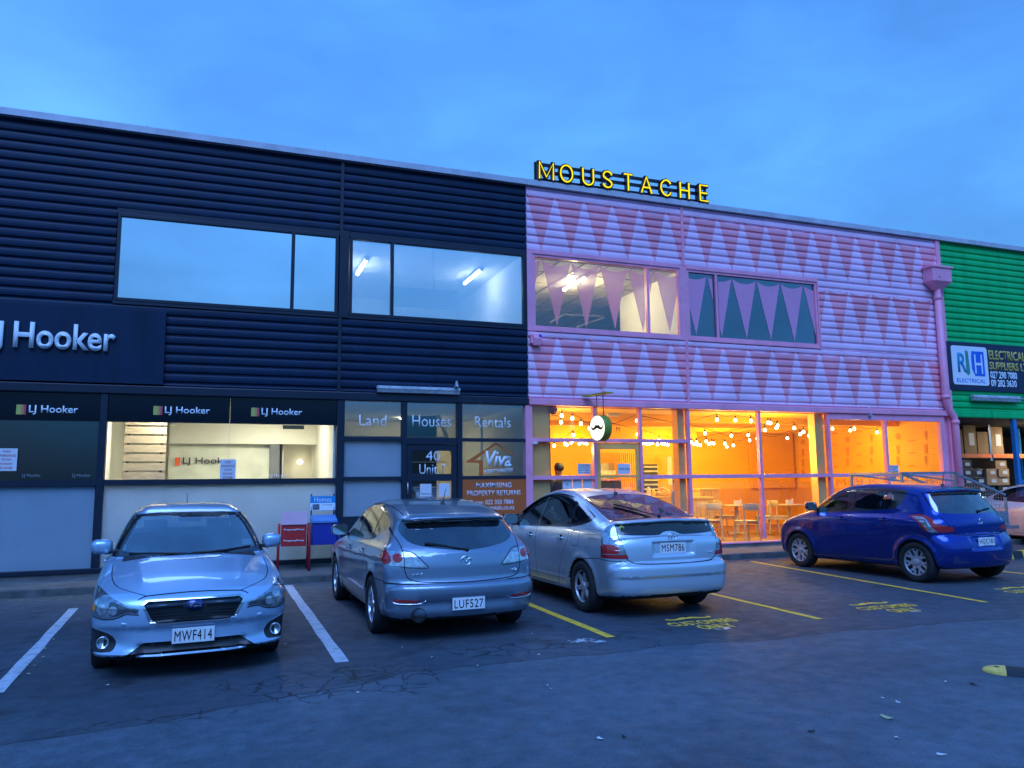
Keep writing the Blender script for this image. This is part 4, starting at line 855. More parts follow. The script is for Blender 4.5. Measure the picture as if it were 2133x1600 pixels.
# ================================================================== GROUND
def asphalt_mat():
    m_, nt, b = newmat('asphalt'); N = nt.nodes.new; L = nt.links.new
    tc = N('ShaderNodeTexCoord'); sep = N('ShaderNodeSeparateXYZ'); L(tc.outputs['Object'], sep.inputs[0])
    def noise(sc, det=4, rough=.5, src=None):
        n = N('ShaderNodeTexNoise'); n.inputs['Scale'].default_value = sc; n.inputs['Detail'].default_value = det; n.inputs['Roughness'].default_value = rough; L(src or tc.outputs['Object'], n.inputs[0]); return n.outputs[0]
    def mapr(a, lo, hi, o0, o1, sm=False):
        r = N('ShaderNodeMapRange'); L(a, r.inputs[0]); r.inputs[1].default_value = lo; r.inputs[2].default_value = hi; r.inputs[3].default_value = o0; r.inputs[4].default_value = o1
        if sm: r.interpolation_type = 'SMOOTHSTEP'
        return r.outputs[0]
    def math_(op, a, b_=None):
        q = N('ShaderNodeMath'); q.operation = op
        for i, v in enumerate((a, b_)):
            if v is None: continue
            if isinstance(v, (int, float)): q.inputs[i].default_value = v
            else: L(v, q.inputs[i])
        return q.outputs[0]
    def mix(f, c1, c2, mode='MIX'):
        q = N('ShaderNodeMixRGB'); q.blend_type = mode
        for i, v in enumerate((f, c1, c2)):
            if isinstance(v, (int, float)): q.inputs[i].default_value = v
            elif isinstance(v, tuple): q.inputs[i].default_value = (*v, 1)
            else: L(v, q.inputs[i])
        return q.outputs[0]
    # wobbling seam between the bays (older, darker) and the driving lane
    wob = noise(1.1, 3); seam = math_('ADD', sep.outputs['Y'], mapr(wob, .3, .7, -.12, .12)); seam = math_('SUBTRACT', seam, math_('SUBTRACT', math_('MULTIPLY', math_('MINIMUM', sep.outputs['X'], 2.3), .27), math_('MULTIPLY', math_('MAXIMUM', math_('SUBTRACT', sep.outputs['X'], 2.3), 0), .05)))
    bay = mapr(seam, 6.10, 6.14, 0, 1)
    base_ = mix(bay, (.068, .098, .122), (.048, .064, .080))
    big = mapr(noise(.45, 5, .6), .3, .7, .66, 1.34); grit = mapr(noise(85, 3, .7), .3, .7, .55, 1.45); mid = mapr(noise(6, 6, .75), .3, .7, .68, 1.32)
    c = mix(1, base_, big, 'MULTIPLY'); c = mix(1, c, grit, 'MULTIPLY'); c = mix(1, c, mid, 'MULTIPLY')
    line = math_('ABSOLUTE', math_('SUBTRACT', seam, 6.12)); c = mix(mapr(line, .004, .018, .75, 0), c, (.012, .012, .014))
    # alligator cracking in a patch, thin wandering cracks elsewhere
    wv = N('ShaderNodeVectorMath'); wv.operation = 'MULTIPLY_ADD'; nv = N('ShaderNodeTexNoise'); nv.inputs['Scale'].default_value = 3.2; nv.inputs['Detail'].default_value = 4; L(tc.outputs['Object'], nv.inputs[0])
    L(nv.outputs['Color'], wv.inputs[0]); wv.inputs[1].default_value = (.35, .35, 0); L(tc.outputs['Object'], wv.inputs[2])
    def crack(scale, w):
        vo = N('ShaderNodeTexVoronoi'); vo.feature = 'DISTANCE_TO_EDGE'; vo.inputs['Scale'].default_value = scale; L(wv.outputs[0], vo.inputs['Vector']); return mapr(vo.outputs['Distance'], 0, w, 1, 0, True)
    def blob(cx, cy, rx, ry):
        dx = math_('DIVIDE', math_('SUBTRACT', sep.outputs['X'], cx), rx); dy = math_('DIVIDE', math_('SUBTRACT', sep.outputs['Y'], cy), ry)
        r = math_('SQRT', math_('ADD', math_('MULTIPLY', dx, dx), math_('MULTIPLY', dy, dy))); r = math_('ADD', r, mapr(noise(2.4, 3), .3, .7, -.35, .35)); return mapr(r, .85, 1.0, 1, 0, True)
    m1 = math_('MAXIMUM', blob(.95, 6.55, .95, .52), blob(2.75, 7.15, .75, .26)); m1 = math_('MAXIMUM', m1, blob(-.25, 6.05, .45, .12)); k1 = math_('MULTIPLY', crack(4.2, .045), m1)
    wideness = math_('MULTIPLY', mapr(noise(2.1, 2), .55, .68, 0, 1), math_('MULTIPLY', crack(4.2, .14), m1))
    c = mix(math_('MULTIPLY', k1, .85), c, (.008, .009, .009)); c = mix(math_('MULTIPLY', wideness, .7), c, (.010, .012, .010))
    m2 = math_('MULTIPLY', mapr(noise(.7, 3), .52, .60, 0, 1), bay); k2 = math_('MULTIPLY', crack(.8, .008), m2); c = mix(math_('MULTIPLY', k2, .8), c, (.010, .010, .011))
    # oil and damp patches, pale scuffs
    oil = mapr(noise(1.7, 5, .65), .56, .70, 0, .75, True); c = mix(math_('MULTIPLY', oil, bay), c, (.018, .018, .020))
    sc = N('ShaderNodeMapping'); sc.inputs['Scale'].default_value = (1.2, 7, 1); L(tc.outputs['Object'], sc.inputs[0]); scf = mapr(noise(2.3, 4, .6, sc.outputs[0]), .66, .74, 0, .35, True); c = mix(scf, c, (.17, .175, .18))
    gut = mapr(sep.outputs['Y'], 12.2, 12.9, 0, 1, True); gm = math_('MULTIPLY', gut, mapr(noise(9, 5, .7), .45, .62, 0, .8)); gm = math_('MULTIPLY', gm, mapr(sep.outputs['X'], -.5, 2.5, 1, .25)); c = mix(gm, c, (.17, .19, .12))
    L(c, b.inputs['Base Color']); L(mapr(noise(5, 4), .3, .7, .62, .86), b.inputs['Roughness']); b.inputs['Specular IOR Level'].default_value = .45
    h = math_('ADD', math_('MULTIPLY', noise(130, 3), .5), math_('MULTIPLY', math_('MAXIMUM', k1, k2), -1.5)); bp = N('ShaderNodeBump'); bp.inputs['Strength'].default_value = .55; bp.inputs['Distance'].default_value = .006; L(h, bp.inputs['Height']); L(bp.outputs[0], b.inputs['Normal'])
    return m_
ASPH = asphalt_mat()
MB().box(-400, 400, -400, 13.12, -.2, 0).build('asphalt_ground', ASPH, kind='structure')
CONC = mat('concrete', (.13, .125, .115), .85, var=.35, vscale=2.2, bump=.35, bscale=70, stretch=(1, 1, 1)); KERB = mat('kerb_concrete', (.10, .10, .095), .9, var=.4, vscale=5, bump=.5, bscale=50)
b = MB(); 
xk = -40
while xk < 60:
    b.box(xk+.004, xk+2.396, 13.12, 13.27, -.1, .112); xk += 2.4
b.build('kerb', KERB, kind='structure', bevel=.018)
MB().box(-400, 400, 13.27, 60, -.2, .105).build('footpath', CONC, kind='structure')
def paint_mat(name, c):
    m_, nt, b = newmat(name); N = nt.nodes.new; L = nt.links.new; tc = N('ShaderNodeTexCoord'); no = N('ShaderNodeTexNoise'); no.inputs['Scale'].default_value = 9; no.inputs['Detail'].default_value = 8; no.inputs['Roughness'].default_value = .75; L(tc.outputs['Object'], no.inputs[0])
    mr = N('ShaderNodeMapRange'); L(no.outputs[0], mr.inputs[0]); mr.inputs[1].default_value = .50; mr.inputs[2].default_value = .70; mr.inputs[3].default_value = 0; mr.inputs[4].default_value = .8
    mx = N('ShaderNodeMixRGB'); L(mr.outputs[0], mx.inputs[0]); mx.inputs[1].default_value = (*c, 1); mx.inputs[2].default_value = (.06, .06, .06, 1); L(mx.outputs[0], b.inputs['Base Color']); b.inputs['Roughness'].default_value = .75
    return m_
WLINE = paint_mat('white_road_paint', (.50, .54, .58)); YLINE = paint_mat('yellow_road_paint', (1.0, .56, .04)); YSTEN = mat('stencil_yellow', (1.0, .56, .05), .7, var=.2, vscale=14)
for (x0, y0, x1, y1, m_, w) in ((-1.60, 7.25, -1.77, 11.7, WLINE, .11), (1.06, 7.24, 1.02, 12.9, WLINE, .12), (3.78, 7.27, 3.83, 12.9, YLINE, .10), (6.44, 7.24, 6.56, 12.9, YLINE, .09), (9.2, 7.34, 9.68, 12.7, YLINE, .09), (12.42, 7.5, 12.36, 12.9, YLINE, .09), (15.6, 7.4, 15.6, 12.9, YLINE, .09)):
    b = MB(); n = 12
    for i in range(n):       # a hand-painted line: slightly uneven edges
        t0, t1 = i/n, (i+1)/n; e = [rnd.uniform(-.006, .006) for _ in range(2)] if i else [0, 0]
        if i == 0: pe = e
        xa, ya, xb, yb = x0+(x1-x0)*t0, y0+(y1-y0)*t0, x0+(x1-x0)*t1, y0+(y1-y0)*t1; ne = [rnd.uniform(-.006, .006) for _ in range(2)]
        b.add([(xa-w/2+pe[0], ya, .004), (xa+w/2+pe[1], ya, .004), (xb+w/2+ne[1], yb, .004), (xb-w/2+ne[0], yb, .004)], [(0, 1, 2, 3)]); pe = ne
    b.build('parking_line', m_, kind='structure')
# moustache and CUSTOMERS ONLY stencil
def moustache(cx, cz, w, h):
    half = [(0, .18), (.10, .30), (.22, .28), (.36, .05), (.55, -.28), (.75, -.42), (.92, -.30), (1.0, .02), (.97, .22), (.86, .26), (.82, .12), (.88, .10), (.90, .02), (.82, -.14), (.70, -.12), (.62, -.35), (.48, -.55), (.30, -.58), (.12, -.38), (0, -.22)]
    half = [(0, .22), (.10, .50), (.26, .50), (.42, .18), (.60, -.10), (.76, -.14), (.87, .04), (.84, .26), (.92, .32), (1.0, .12), (1.02, -.14), (.94, -.42), (.78, -.60), (.58, -.62), (.40, -.52), (.22, -.36), (.08, -.24), (0, -.30)]
    pts = [(x, z) for x, z in half]+[(-x, z) for x, z in reversed(half) if x > 0]
    return [(cx+x*w/2, cz+z*h/2) for x, z in pts]
def poly_obj(name, poly, M, m_, parent=None, ext=.003, **tg):
    bm = bmesh.new(); vs = [bm.verts.new((x, y, 0)) for x, y in poly]; f = bm.faces.new(vs); r = bmesh.ops.extrude_face_region(bm, geom=[f])
    for g in r['geom']:
        if isinstance(g, bmesh.types.BMVert): g.co.z += ext
    bmesh.ops.recalc_face_normals(bm, faces=bm.faces); bm.transform(M); me = bpy.data.meshes.new(name); bm.to_mesh(me); bm.free(); me.materials.append(m_); o = bpy.data.objects.new(name, me); link(o, parent); return tag(o, **tg) if tg else o
for cx, cy, rz in [(onZ(1460, 1296).x, onZ(1460, 1296).y, 0), (onZ(1843, 1264).x, onZ(1843, 1264).y, 0), (onZ(2141, 1230).x, onZ(2141, 1230).y, 0)]:
    M = Matrix.Translation((cx, cy, .004)) @ Matrix.Rotation(rz, 4, 'Z')
    g = empty('bay_stencil', (0, 0, 0)); g['kind'] = 'structure'
    text('stencil_letters', 'CUSTOMERS', -.43, .43, -.13, .08, 0, YSTEN, g, M=M, ext=0, bold=.022); text('stencil_letters', 'ONLY', -.22, .22, -.40, -.18, 0, YSTEN, g, M=M, ext=0, bold=.022)
    poly_obj('stencil_moustache', moustache(0, .26, .60, .22), M, YSTEN, g, ext=.0005)
WALLUP = Matrix.Rotation(R(90), 4, 'X')          # xy plane -> wall facing -Y
def WM(y): return Matrix.Translation((0, y, 0)) @ WALLUP
# ================================================================== BUILDING MATERIALS
def cladmat(name, c, rough=.5, dirt=.2): return mat(name, c, rough, 0, spec=.25, var=dirt, vscale=1.6, stretch=(2.2, 1, .35))
BLACK = cladmat('black_steel', (.002, .017, .046), .5); BLACKT = mat('black_trim_steel', (.002, .009, .024), .45, var=.15)
GREEN = cladmat('green_steel', (.0, .50, .13), .45, .12); FLASH = mat('flashing_steel', (.50, .50, .54), .45, .1, var=.15); PINKT = mat('pink_frame', (.97, .34, .46), .45, var=.10)
OLIVE = mat('mustard_paint', (1.0, .50, .13), .6, var=.08); CREAM = mat('cream_wall', (.82, .79, .62), .8, var=.04); WHITEW = mat('white_wall', (.75, .76, .74), .8, var=.04)
ORANGE = mat('orange_wall', (.92, .48, .001), .7, var=.05, vscale=1.5);
def boardmat(name, c):
    m_, nt, b = newmat(name); N = nt.nodes.new; L = nt.links.new; tc = N('ShaderNodeTexCoord'); sep = N('ShaderNodeSeparateXYZ'); L(tc.outputs['Object'], sep.inputs[0])
    q = N('ShaderNodeMath'); q.operation = 'MULTIPLY'; q.inputs[1].default_value = 1/.145; L(sep.outputs['Z'], q.inputs[0]); f = N('ShaderNodeMath'); f.operation = 'FRACT'; L(q.outputs[0], f.inputs[0]); g_ = N('ShaderNodeMath'); g_.operation = 'LESS_THAN'; g_.inputs[1].default_value = .07; L(f.outputs[0], g_.inputs[0])
    no = N('ShaderNodeTexNoise'); no.inputs['Scale'].default_value = 1.3; no.inputs['Detail'].default_value = 5; L(tc.outputs['Object'], no.inputs[0]); mr = N('ShaderNodeMapRange'); L(no.outputs[0], mr.inputs[0]); mr.inputs[1].default_value = .3; mr.inputs[2].default_value = .7; mr.inputs[3].default_value = .9; mr.inputs[4].default_value = 1.08
    mu = N('ShaderNodeMixRGB'); mu.blend_type = 'MULTIPLY'; mu.inputs[0].default_value = 1; mu.inputs[1].default_value = (*c, 1); L(mr.outputs[0], mu.inputs[2]); mx = N('ShaderNodeMixRGB'); L(g_.outputs[0], mx.inputs[0]); L(mu.outputs[0], mx.inputs[1]); mx.inputs[2].default_value = tuple(v*.84 for v in c)+(1,); L(mx.outputs[0], b.inputs['Base Color']); b.inputs['Roughness'].default_value = .6; return m_
ORANGEB = boardmat('orange_boards', (.90, .46, .001))
ORANGED = mat('deep_orange_dado', (.70, .33, .001), .65, var=.06); CAFEFLOOR = mat('cafe_floor', (.24, .10, .02), .5, var=.2)
DARKIN = mat('dark_interior', (.02, .03, .04), .9); CARD = mat('cardboard', (.34, .20, .09), .85, var=.2, vscale=4)
def pinkmat():
    """two pinks of paint: rows of pennants hanging from a garland, half a step apart row by row"""
    m_, nt, b = newmat('painted_pennants'); N = nt.nodes.new; L = nt.links.new; tc = N('ShaderNodeTexCoord'); sep = N('ShaderNodeSeparateXYZ'); L(tc.outputs['Object'], sep.inputs[0]); X = sep.outputs['X']; Z = sep.outputs['Z']
    def M_(op, a, b_=None, cl=False):
        q = N('ShaderNodeMath'); q.operation = op; q.use_clamp = cl
        for i, v in enumerate((a, b_)):
            if v is None: continue
            if isinstance(v, (int, float)): q.inputs[i].default_value = v
            else: L(v, q.inputs[i])
        return q.outputs[0]
    tot = None
    for ztop, zbot, x0 in ((7.66, 6.36, 6.80), (6.22, 4.81, 6.468), (4.63, 3.25, 6.80)):
        u = M_('FRACT', M_('ADD', M_('DIVIDE', M_('SUBTRACT', X, x0), .6865), 50.5)); au = M_('ABSOLUTE', M_('SUBTRACT', u, .5))          # 0 at pennant axis
        t = M_('DIVIDE', M_('SUBTRACT', ztop, Z), ztop-zbot)                                                                            # 0 top .. 1 tip
        wdt = M_('MULTIPLY', M_('SUBTRACT', 1, t), .485); inside = M_('MULTIPLY', M_('SUBTRACT', wdt, au), 60, ); inside = M_('MINIMUM', M_('MAXIMUM', inside, 0), 1)
        scal = M_('SUBTRACT', .085, M_('MULTIPLY', M_('MULTIPLY', au, au), .30)); top = M_('MINIMUM', M_('MAXIMUM', M_('MULTIPLY', M_('SUBTRACT', t, scal), 90), 0), 1)
        r = M_('MULTIPLY', inside, top); rope = M_('MULTIPLY', M_('LESS_THAN', M_('ABSOLUTE', M_('SUBTRACT', t, M_('SUBTRACT', scal, .035))), .007), .55); r = M_('MAXIMUM', r, rope)
        tot = r if tot is None else M_('MAXIMUM', tot, r)
    no = N('ShaderNodeTexNoise'); no.inputs['Scale'].default_value = 1.4; no.inputs['Detail'].default_value = 6; L(tc.outputs['Object'], no.inputs[0]); mr = N('ShaderNodeMapRange'); L(no.outputs[0], mr.inputs[0]); mr.inputs[1].default_value = .3; mr.inputs[2].default_value = .7; mr.inputs[3].default_value = .88; mr.inputs[4].default_value = 1.1
    mx = N('ShaderNodeMixRGB'); L(tot, mx.inputs[0]); mx.inputs[1].default_value = (.95, .58, .74, 1); mx.inputs[2].default_value = (.95, .34, .42, 1)
    mu = N('ShaderNodeMixRGB'); mu.blend_type = 'MULTIPLY'; mu.inputs[0].default_value = 1; L(mx.outputs[0], mu.inputs[1]); L(mr.outputs[0], mu.inputs[2]); L(mu.outputs[0], b.inputs['Base Color']); b.inputs['Roughness'].default_value = .5
    return m_
PINK = pinkmat()
G_CLEAR = glassmat('shop_glass', .05, (.97, .98, 1), boost=.9, wav=.02); G_MIRROR = glassmat('mirror_film_glass', .80, (.15, .2, .25), boost=.95, wav=.01)
G_ENT = glassmat('entry_glass', .20, (.9, .95, 1), boost=.9, wav=.02); G_OFF = glassmat('office_glass', .50, (.9, .95, 1), boost=.9, wav=.015); G_UP = glassmat('upper_glass', .10, (.95, .97, 1), boost=.8); G_TEAL = glassmat('teal_glass', .16, (.5, .8, .95), boost=.9)
G_FROST = glassmat('frosted_film', .06, haze=(.50, .62, .70), hz=.90, rough=.2, boost=.5); G_FILM = glassmat('pink_window_film', .05, haze=(.80, .42, .60), hz=.42, boost=.4)
PITCH = .168
def clad(parent, x0, x1, z0, z1, m_, y=FY, ends=True, name='wall_cladding'):
    prof = [(0, .038), (.010, .038), (.016, .014), (.030, .004), (.070, 0), (.112, .002), (.140, .010), (.154, .038)]
    pts = []; k = math.floor((z0-3.2)/PITCH)
    while True:
        zb = 3.2+k*PITCH
        if zb > z1: break
        for dz, dy in prof:
            z = zb+dz
            if z0 <= z <= z1: pts.append((y+dy, z))
        k += 1
    pts = [(y+.038, z0)]+pts+[(y+.038, z1)]; n = len(pts); b = MB(); v = [(x0, a, c) for a, c in pts]+[(x1, a, c) for a, c in pts]
    b.add(v, [(i, i+1, n+i+1, n+i) for i in range(n-1)], False)
    bk = [(x0, y+.12, z0), (x1, y+.12, z0), (x1, y+.12, z1), (x0, y+.12, z1)]; b.add(bk, [(0, 1, 2, 3)])
    if ends:
        for xx in (x0, x1): b.add([(xx, a, c) for a, c in pts]+[(xx, y+.12, z1), (xx, y+.12, z0)], [tuple(range(n+2))])
    return b.build(name, m_, parent)
def window(parent, x0, x1, z0, z1, xs, frame, glass, y=FY, fw=.055, name='window', zs=(), panes=None, proud=.02, label=None):
    """outer frame with mullions; one pane per light. x0..x1,z0..z1 = glass opening"""
    b = MB(); F = lambda a, c, d, e: b.box(a, c, y-proud, y+.07, d, e)
    F(x0-fw, x0, z0-fw, z1+fw); F(x1, x1+fw, z0-fw, z1+fw); F(x0, x1, z0-fw, z0); F(x0, x1, z1, z1+fw)
    for a in xs: F(a-fw*.55, a+fw*.55, z0, z1)
    w = b.build(name, frame, parent, bevel=.004, label=label)
    e = [x0]+list(xs)+[x1]
    for i in range(len(e)-1):
        a = e[i]+(fw*.55 if i else 0); c = e[i+1]-(fw*.55 if i < len(e)-2 else 0)
        MB().box(a, c, y+.030, y+.036, z0, z1).build('pane', glass if not isinstance(glass, (list, tuple)) else glass[i], w)
    return w
def pane(parent, x0, x1, z0, z1, m_, y=FY+.05, name='pane'): return MB().box(x0, x1, y, y+.006, z0, z1).build(name, m_, parent)
def X(px, py=900): return onY(px, py).x
def Zf(px, py): return onY(px, py).z
# ================================================================== BLACK UNIT
BK = empty('commercial_building', (2, 14.6, 0), 0, 'black corrugated metal clad office unit with flat parapet, left half of the long building', 'building'); BKI = BK
def rel(o, root):            # keep world placement under an empty that is not at the origin
    o.location = o.location - root.location; return o
class Sub:
    pass
BK.location = (0, 0, 0)
XD = 1.965; XP = 5.78; XPD = 9.60; XG = 17.47
zt, zb = 6.26, 4.81
clad(BK, -9, XD-.03, 6.40, 7.80, BLACK); clad(BK, XD+.03, XP, 6.40, 7.80, BLACK)
clad(BK, -9, X(252, 530)-.09, 4.70, 6.40, BLACK)
clad(BK, -9, XD-.03, 3.29, 4.70, BLACK); clad(BK, XD+.03, XP, 3.29, 4.70, BLACK)
w1a, w1b, w1c, w1d = X(249, 530), X(604.5, 560), X(615.5, 560), X(698.5, 570)
w2a, w2b, w2c, w2d = X(734, 575), X(811.8, 580), X(822, 585), X(1089, 607)
MB().box(w1d+.07, w2a-.07, FY-.03, FY+.1, 4.70, 6.40).build('window_mullion_cover', BLACKT, BK, bevel=.01)
MB().box(XD-.03, XD+.03, FY-.028, FY+.1, 6.40, 7.80).build('cladding_joint', BLACKT, BK); MB().box(XD-.03, XD+.03, FY-.028, FY+.1, 3.29, 4.70).build('cladding_joint', BLACKT, BK)
MB().box(X(252, 530)-.09, w1d+.07, FY-.012, FY+.1, 6.31, 6.40).build('head_flashing', BLACKT, BK); MB().box(w2a-.07, XP, FY-.012, FY+.1, 6.31, 6.40).build('head_flashing', BLACKT, BK)
MB().box(X(252, 530)-.09, w1d+.07, FY-.012, FY+.1, 4.70, 4.76).build('sill_flashing', BLACKT, BK); MB().box(w2a-.07, XP, FY-.012, FY+.1, 4.70, 4.76).build('sill_flashing', BLACKT, BK)
MB().box(w2d+.06, XP, FY-.008, FY+.1, 4.76, 6.31).build('corner_panel', BLACKT, BK)
window(BK, w1a, w1d, zb, zt, [(w1b+w1c)/2], BLACKT, G_MIRROR); window(BK, w2a, w2d, zb, zt, [(w2b+w2c)/2], BLACKT, G_OFF)
MB().box(-9, XP, FY-.05, FY+.12, 3.13, 3.29).build('band_flashing', BLACKT, BK, bevel=.02)
def gutter(x0, x1, parent):
    b = MB(); b.prism([(FY-.09, 7.80), (FY-.09, 7.915), (FY-.07, 7.93), (FY+.3, 7.93), (FY+.3, 7.80)], x0, x1, 'yz'); b.build('parapet_flashing', FLASH, parent)
    j = x0+1.3
    while j < x1-.5: MB().box(j, j+.03, FY-.096, FY-.088, 7.80, 7.935).build('flashing_joint', FLASH, parent); j += 3.1
gutter(-9, XP-.002, BK)
MB().box(-9, XP, FY+.13, 24, 7.70, 7.78).build('roof', FLASH, BK)
# ground floor frames
b_z0 = .173
fr = MB(); posts = [(-8.2, -8.1), (X(203, 1100)-.055, X(203, 1100)+.055), (X(707.5, 1000)-.07, X(707.5, 1000)+.07), (X(842, 950)-.05, X(842, 950)+.05), (X(957.5, 950)-.05, X(957.5, 950)+.05)]
for a, c in posts: MB().box(a, c, FY-.03, FY+.12, b_z0, 3.13).build('door_post' if a > 2.2 else 'glazing_post', BLACKT, BK, bevel=.006)
pL, pM, pD1, pD2 = posts[1], posts[2], posts[3], posts[4]
zt1a, zt1b = Zf(350, 1010), Zf(350, 1001)       # lower transom
MB().box(-8.1, pL[0], FY-.02, FY+.1, zt1a, zt1b+.02).build('transom', BLACKT, BK); MB().box(pL[1], pM[0], FY-.02, FY+.1, zt1a, zt1b+.02).build('transom', BLACKT, BK)
MB().box(-9, pM[0], FY-.035, FY+.12, b_z0, Zf(100, 1188)).build('sill', BLACKT, BK, bevel=.005)
MB().box(-9, XP, FY-.01, FY+.2, .1, b_z0).build('plinth', CONC, BK)
zF = Zf(460, 882); FASC = mat('black_back_painted_glass', (.002, .003, .010), .12, var=0)
for a, c in ((-8.1, pL[0]), (pL[1], pM[0])):
    pane(BK, a, c, Zf(100, 1188), zt1a, G_FROST, name='frosted_pane'); pane(BK, a, c, zt1b+.02, zF, G_CLEAR if a > -5 else glassmat('dark_shop_glass', .30, (.6, .8, .9), boost=.9, wav=.03), name='pane')
MB().box(-8.1, pL[0], FY+.02, FY+.08, zF, 3.13).build('fascia_panel', FASC, BK); xm = X(479.5, 850)
MB().box(pL[1], xm-.004, FY+.02, FY+.08, zF, 3.13).build('fascia_panel', FASC, BK); MB().box(xm+.004, pM[0], FY+.02, FY+.08, zF, 3.13).build('fascia_panel', FASC, BK)
MB().box(xm-.003, xm+.003, FY+.044, FY+.058, zt1b, zF).build('glass_joint', mat('silicone', (.5, .5, .48), .6), BK)
# entry bay
e1, e2 = Zf(900, 919), Zf(900, 912); e3, e4 = Zf(770, 1000), Zf(770, 993)
for a, c in ((pM[1], pD1[0]), (pD2[1], XP+.03)):
    MB().box(a, c, FY-.02, FY+.1, e1, e2).build('transom', BLACKT, BK); MB().box(a, c, FY-.02, FY+.1, e3, e4).build('transom', BLACKT, BK)
MB().box(pD1[1], pD2[0], FY-.02, FY+.1, e1-.06, e2).build('door_head', BLACKT, BK)
pane(BK, pM[1], pD1[0], e2, 3.13, G_ENT); pane(BK, pD1[1], pD2[0], e2, 3.13, G_ENT); pane(BK, pD2[1], XP-.06, e2, 3.13, G_ENT)
pane(BK, pM[1], pD1[0], e4, e1, G_FROST, name='frosted_pane'); pane(BK, pD2[1], XP-.06, e4, e1, G_ENT)
pane(BK, pM[1], pD1[0], Zf(770, 1075), e3, G_FROST, name='frosted_pane')
MB().box(pM[1], pD1[0], FY-.02, FY+.1, b_z0, Zf(770, 1075)).build('sill', BLACKT, BK); MB().box(pD2[1], XP+.03, FY-.02, FY+.1, Zf(1080, 1082), Zf(1080, 1071)).build('transom', BLACKT, BK)
d = MB(); dx0, dx1 = pD1[1]+.01, pD2[0]-.01; dz0, dz1 = b_z0, e1-.065; st = .10
d.box(dx0, dx0+st, FY, FY+.05, dz0, dz1); d.box(dx1-st, dx1, FY, FY+.05, dz0, dz1); d.box(dx0+st, dx1-st, FY, FY+.05, dz1-.12, dz1); d.box(dx0+st, dx1-st, FY, FY+.05, dz0, dz0+.2); d.box(dx0+st, dx1-st, FY, FY+.05, e3-.03, e4+.04)
door = d.build('door', BLACKT, BK, bevel=.004); pane(door, dx0+st, dx1-st, e4+.04, dz1-.12, G_CLEAR, FY+.02); pane(door, dx0+st, dx1-st, dz0+.2, e3-.03, G_CLEAR, FY+.02)
MB().tube([(X(848, 1020), FY-.01, Zf(848, 1030)), (X(848, 1020), FY-.06, Zf(848, 1030)+.02), (X(848, 1020), FY-.06, Zf(848, 1007)), (X(848, 1020), FY-.01, Zf(848, 1006))], .011, 8).build('door_handle', CM['alloy'], door)
# interior shells
def room(parent, x0, x1, y0, y1, z0, z1, wm, fm, cm, name='interior_wall', left=True, right=True, lm=None, rm=None):
    if left: MB().box(x0-.05, x0, y0, y1, z0, z1).build(name, lm or wm, parent)
    if right: MB().box(x1, x1+.05, y0, y1, z0, z1).build(name, rm or wm, parent)
    MB().box(x0-.05, x1+.05, y1, y1+.08, z0, z1).build(name, wm, parent); MB().box(x0-.05, x1+.05, y0, y1+.08, z0-.06, z0).build('interior_floor', fm, parent); MB().box(x0-.05, x1+.05, y0, y1+.08, z1, z1+.04).build('interior_ceiling', cm, parent)
i0 = FY+.125
room(BK, -8.5, pL[0]-.02, i0-.09, 18.3, .17, 3.12, DARKIN, DARKIN, DARKIN)
CARPET = mat('grey_carpet', (.10, .10, .11), .95, bump=.3)
room(BK, pL[0]+.06, XD-.06, i0, 18.4, .17, 3.12, CREAM, CARPET, CREAM)
room(BK, XD+.03, XP-.02, i0, 19.5, .17, 3.12, CREAM, CARPET, WHITEW)
room(BK, -6, w1d+.12, i0, 19, 4.0, 7.05, DARKIN, DARKIN, DARKIN); room(BK, w1d+.25, XP-.02, i0, 19.6, 4.0, 6.34, WHITEW, CARPET, WHITEW)
LAMPW = emat('tube_glow', (1, .88, .58), 120); LAMPC = emat('cool_tube_glow', (.92, .97, 1), 40); PANEL = emat('ceiling_panel_glow', (1, .96, .80), 60)
for x in (-.9, .9): 
    t = empty('ceiling_light', (x, 14.98 if x < 0 else 16.1, 3.10), 0, ('square recessed ceiling light over the left side' if x < 0 else 'square recessed ceiling light over the right side')+' of the cream reception room', 'ceiling light')
    MB().box(-.33, .33, -.33, .33, -.012, .012).build('light_frame', WHITEW, t); MB().box(-.29, .29, -.29, .29, -.018, -.013).build('diffuser', PANEL, t)
# reception furniture: slatted screen, sign wall, bulkhead, corridor
SLAT = mat('greyish_timber', (.42, .34, .22), .6, var=.25, vscale=5, stretch=(1, 1, 8))
sx0, sx1 = onY(257, 950, 15.4).x, onY(345, 950, 15.4).x; sc_ = empty('slatted_screen', (0, 15.4, .17), 0, 'pale timber slatted screen standing inside the left end of the lit reception window', 'screen')
zz = 0.03
while zz < 2.85: MB().box(sx0, sx1, 0, .03, zz, zz+.135).build('slat', SLAT, sc_, bevel=.003); zz += .165
MB().box(sx1-.10, sx1-.05, .03, .07, 0, 2.9).build('screen_post', BLACKT, sc_); MB().box(sx0+.04, sx0+.09, .03, .07, 0, 2.9).build('screen_post', BLACKT, sc_)
wx0, wx1 = onY(352, 950, 17.6).x, onY(562, 950, 17.6).x
MB().box(wx0, onY(703,950,17.5).x, 17.45, 17.60, onY(500, 925, 17.5).z, 3.12).build('bulkhead', CREAM, BK)
MB().box(onY(562, 950, 17.5).x, onY(582, 950, 17.5).x, 17.46, 17.64, .17, onY(500, 925, 17.5).z).build('interior_column', mat('grey_column', (.16, .17, .17), .7), BK)
MB().box(wx0, onY(562,950,17.5).x, 17.62, 17.66, .17, onY(500, 925, 17.5).z).build('sign_wall', mat('pale_green_wall', (.74, .76, .58), .5), BK)
MB().box(onY(590,860,17.44).x, onY(634,860,17.44).x, 17.43, 17.45, onY(610, 894, 17.44).z, onY(610, 886, 17.44).z).build('air_grille', DARKIN, BK)
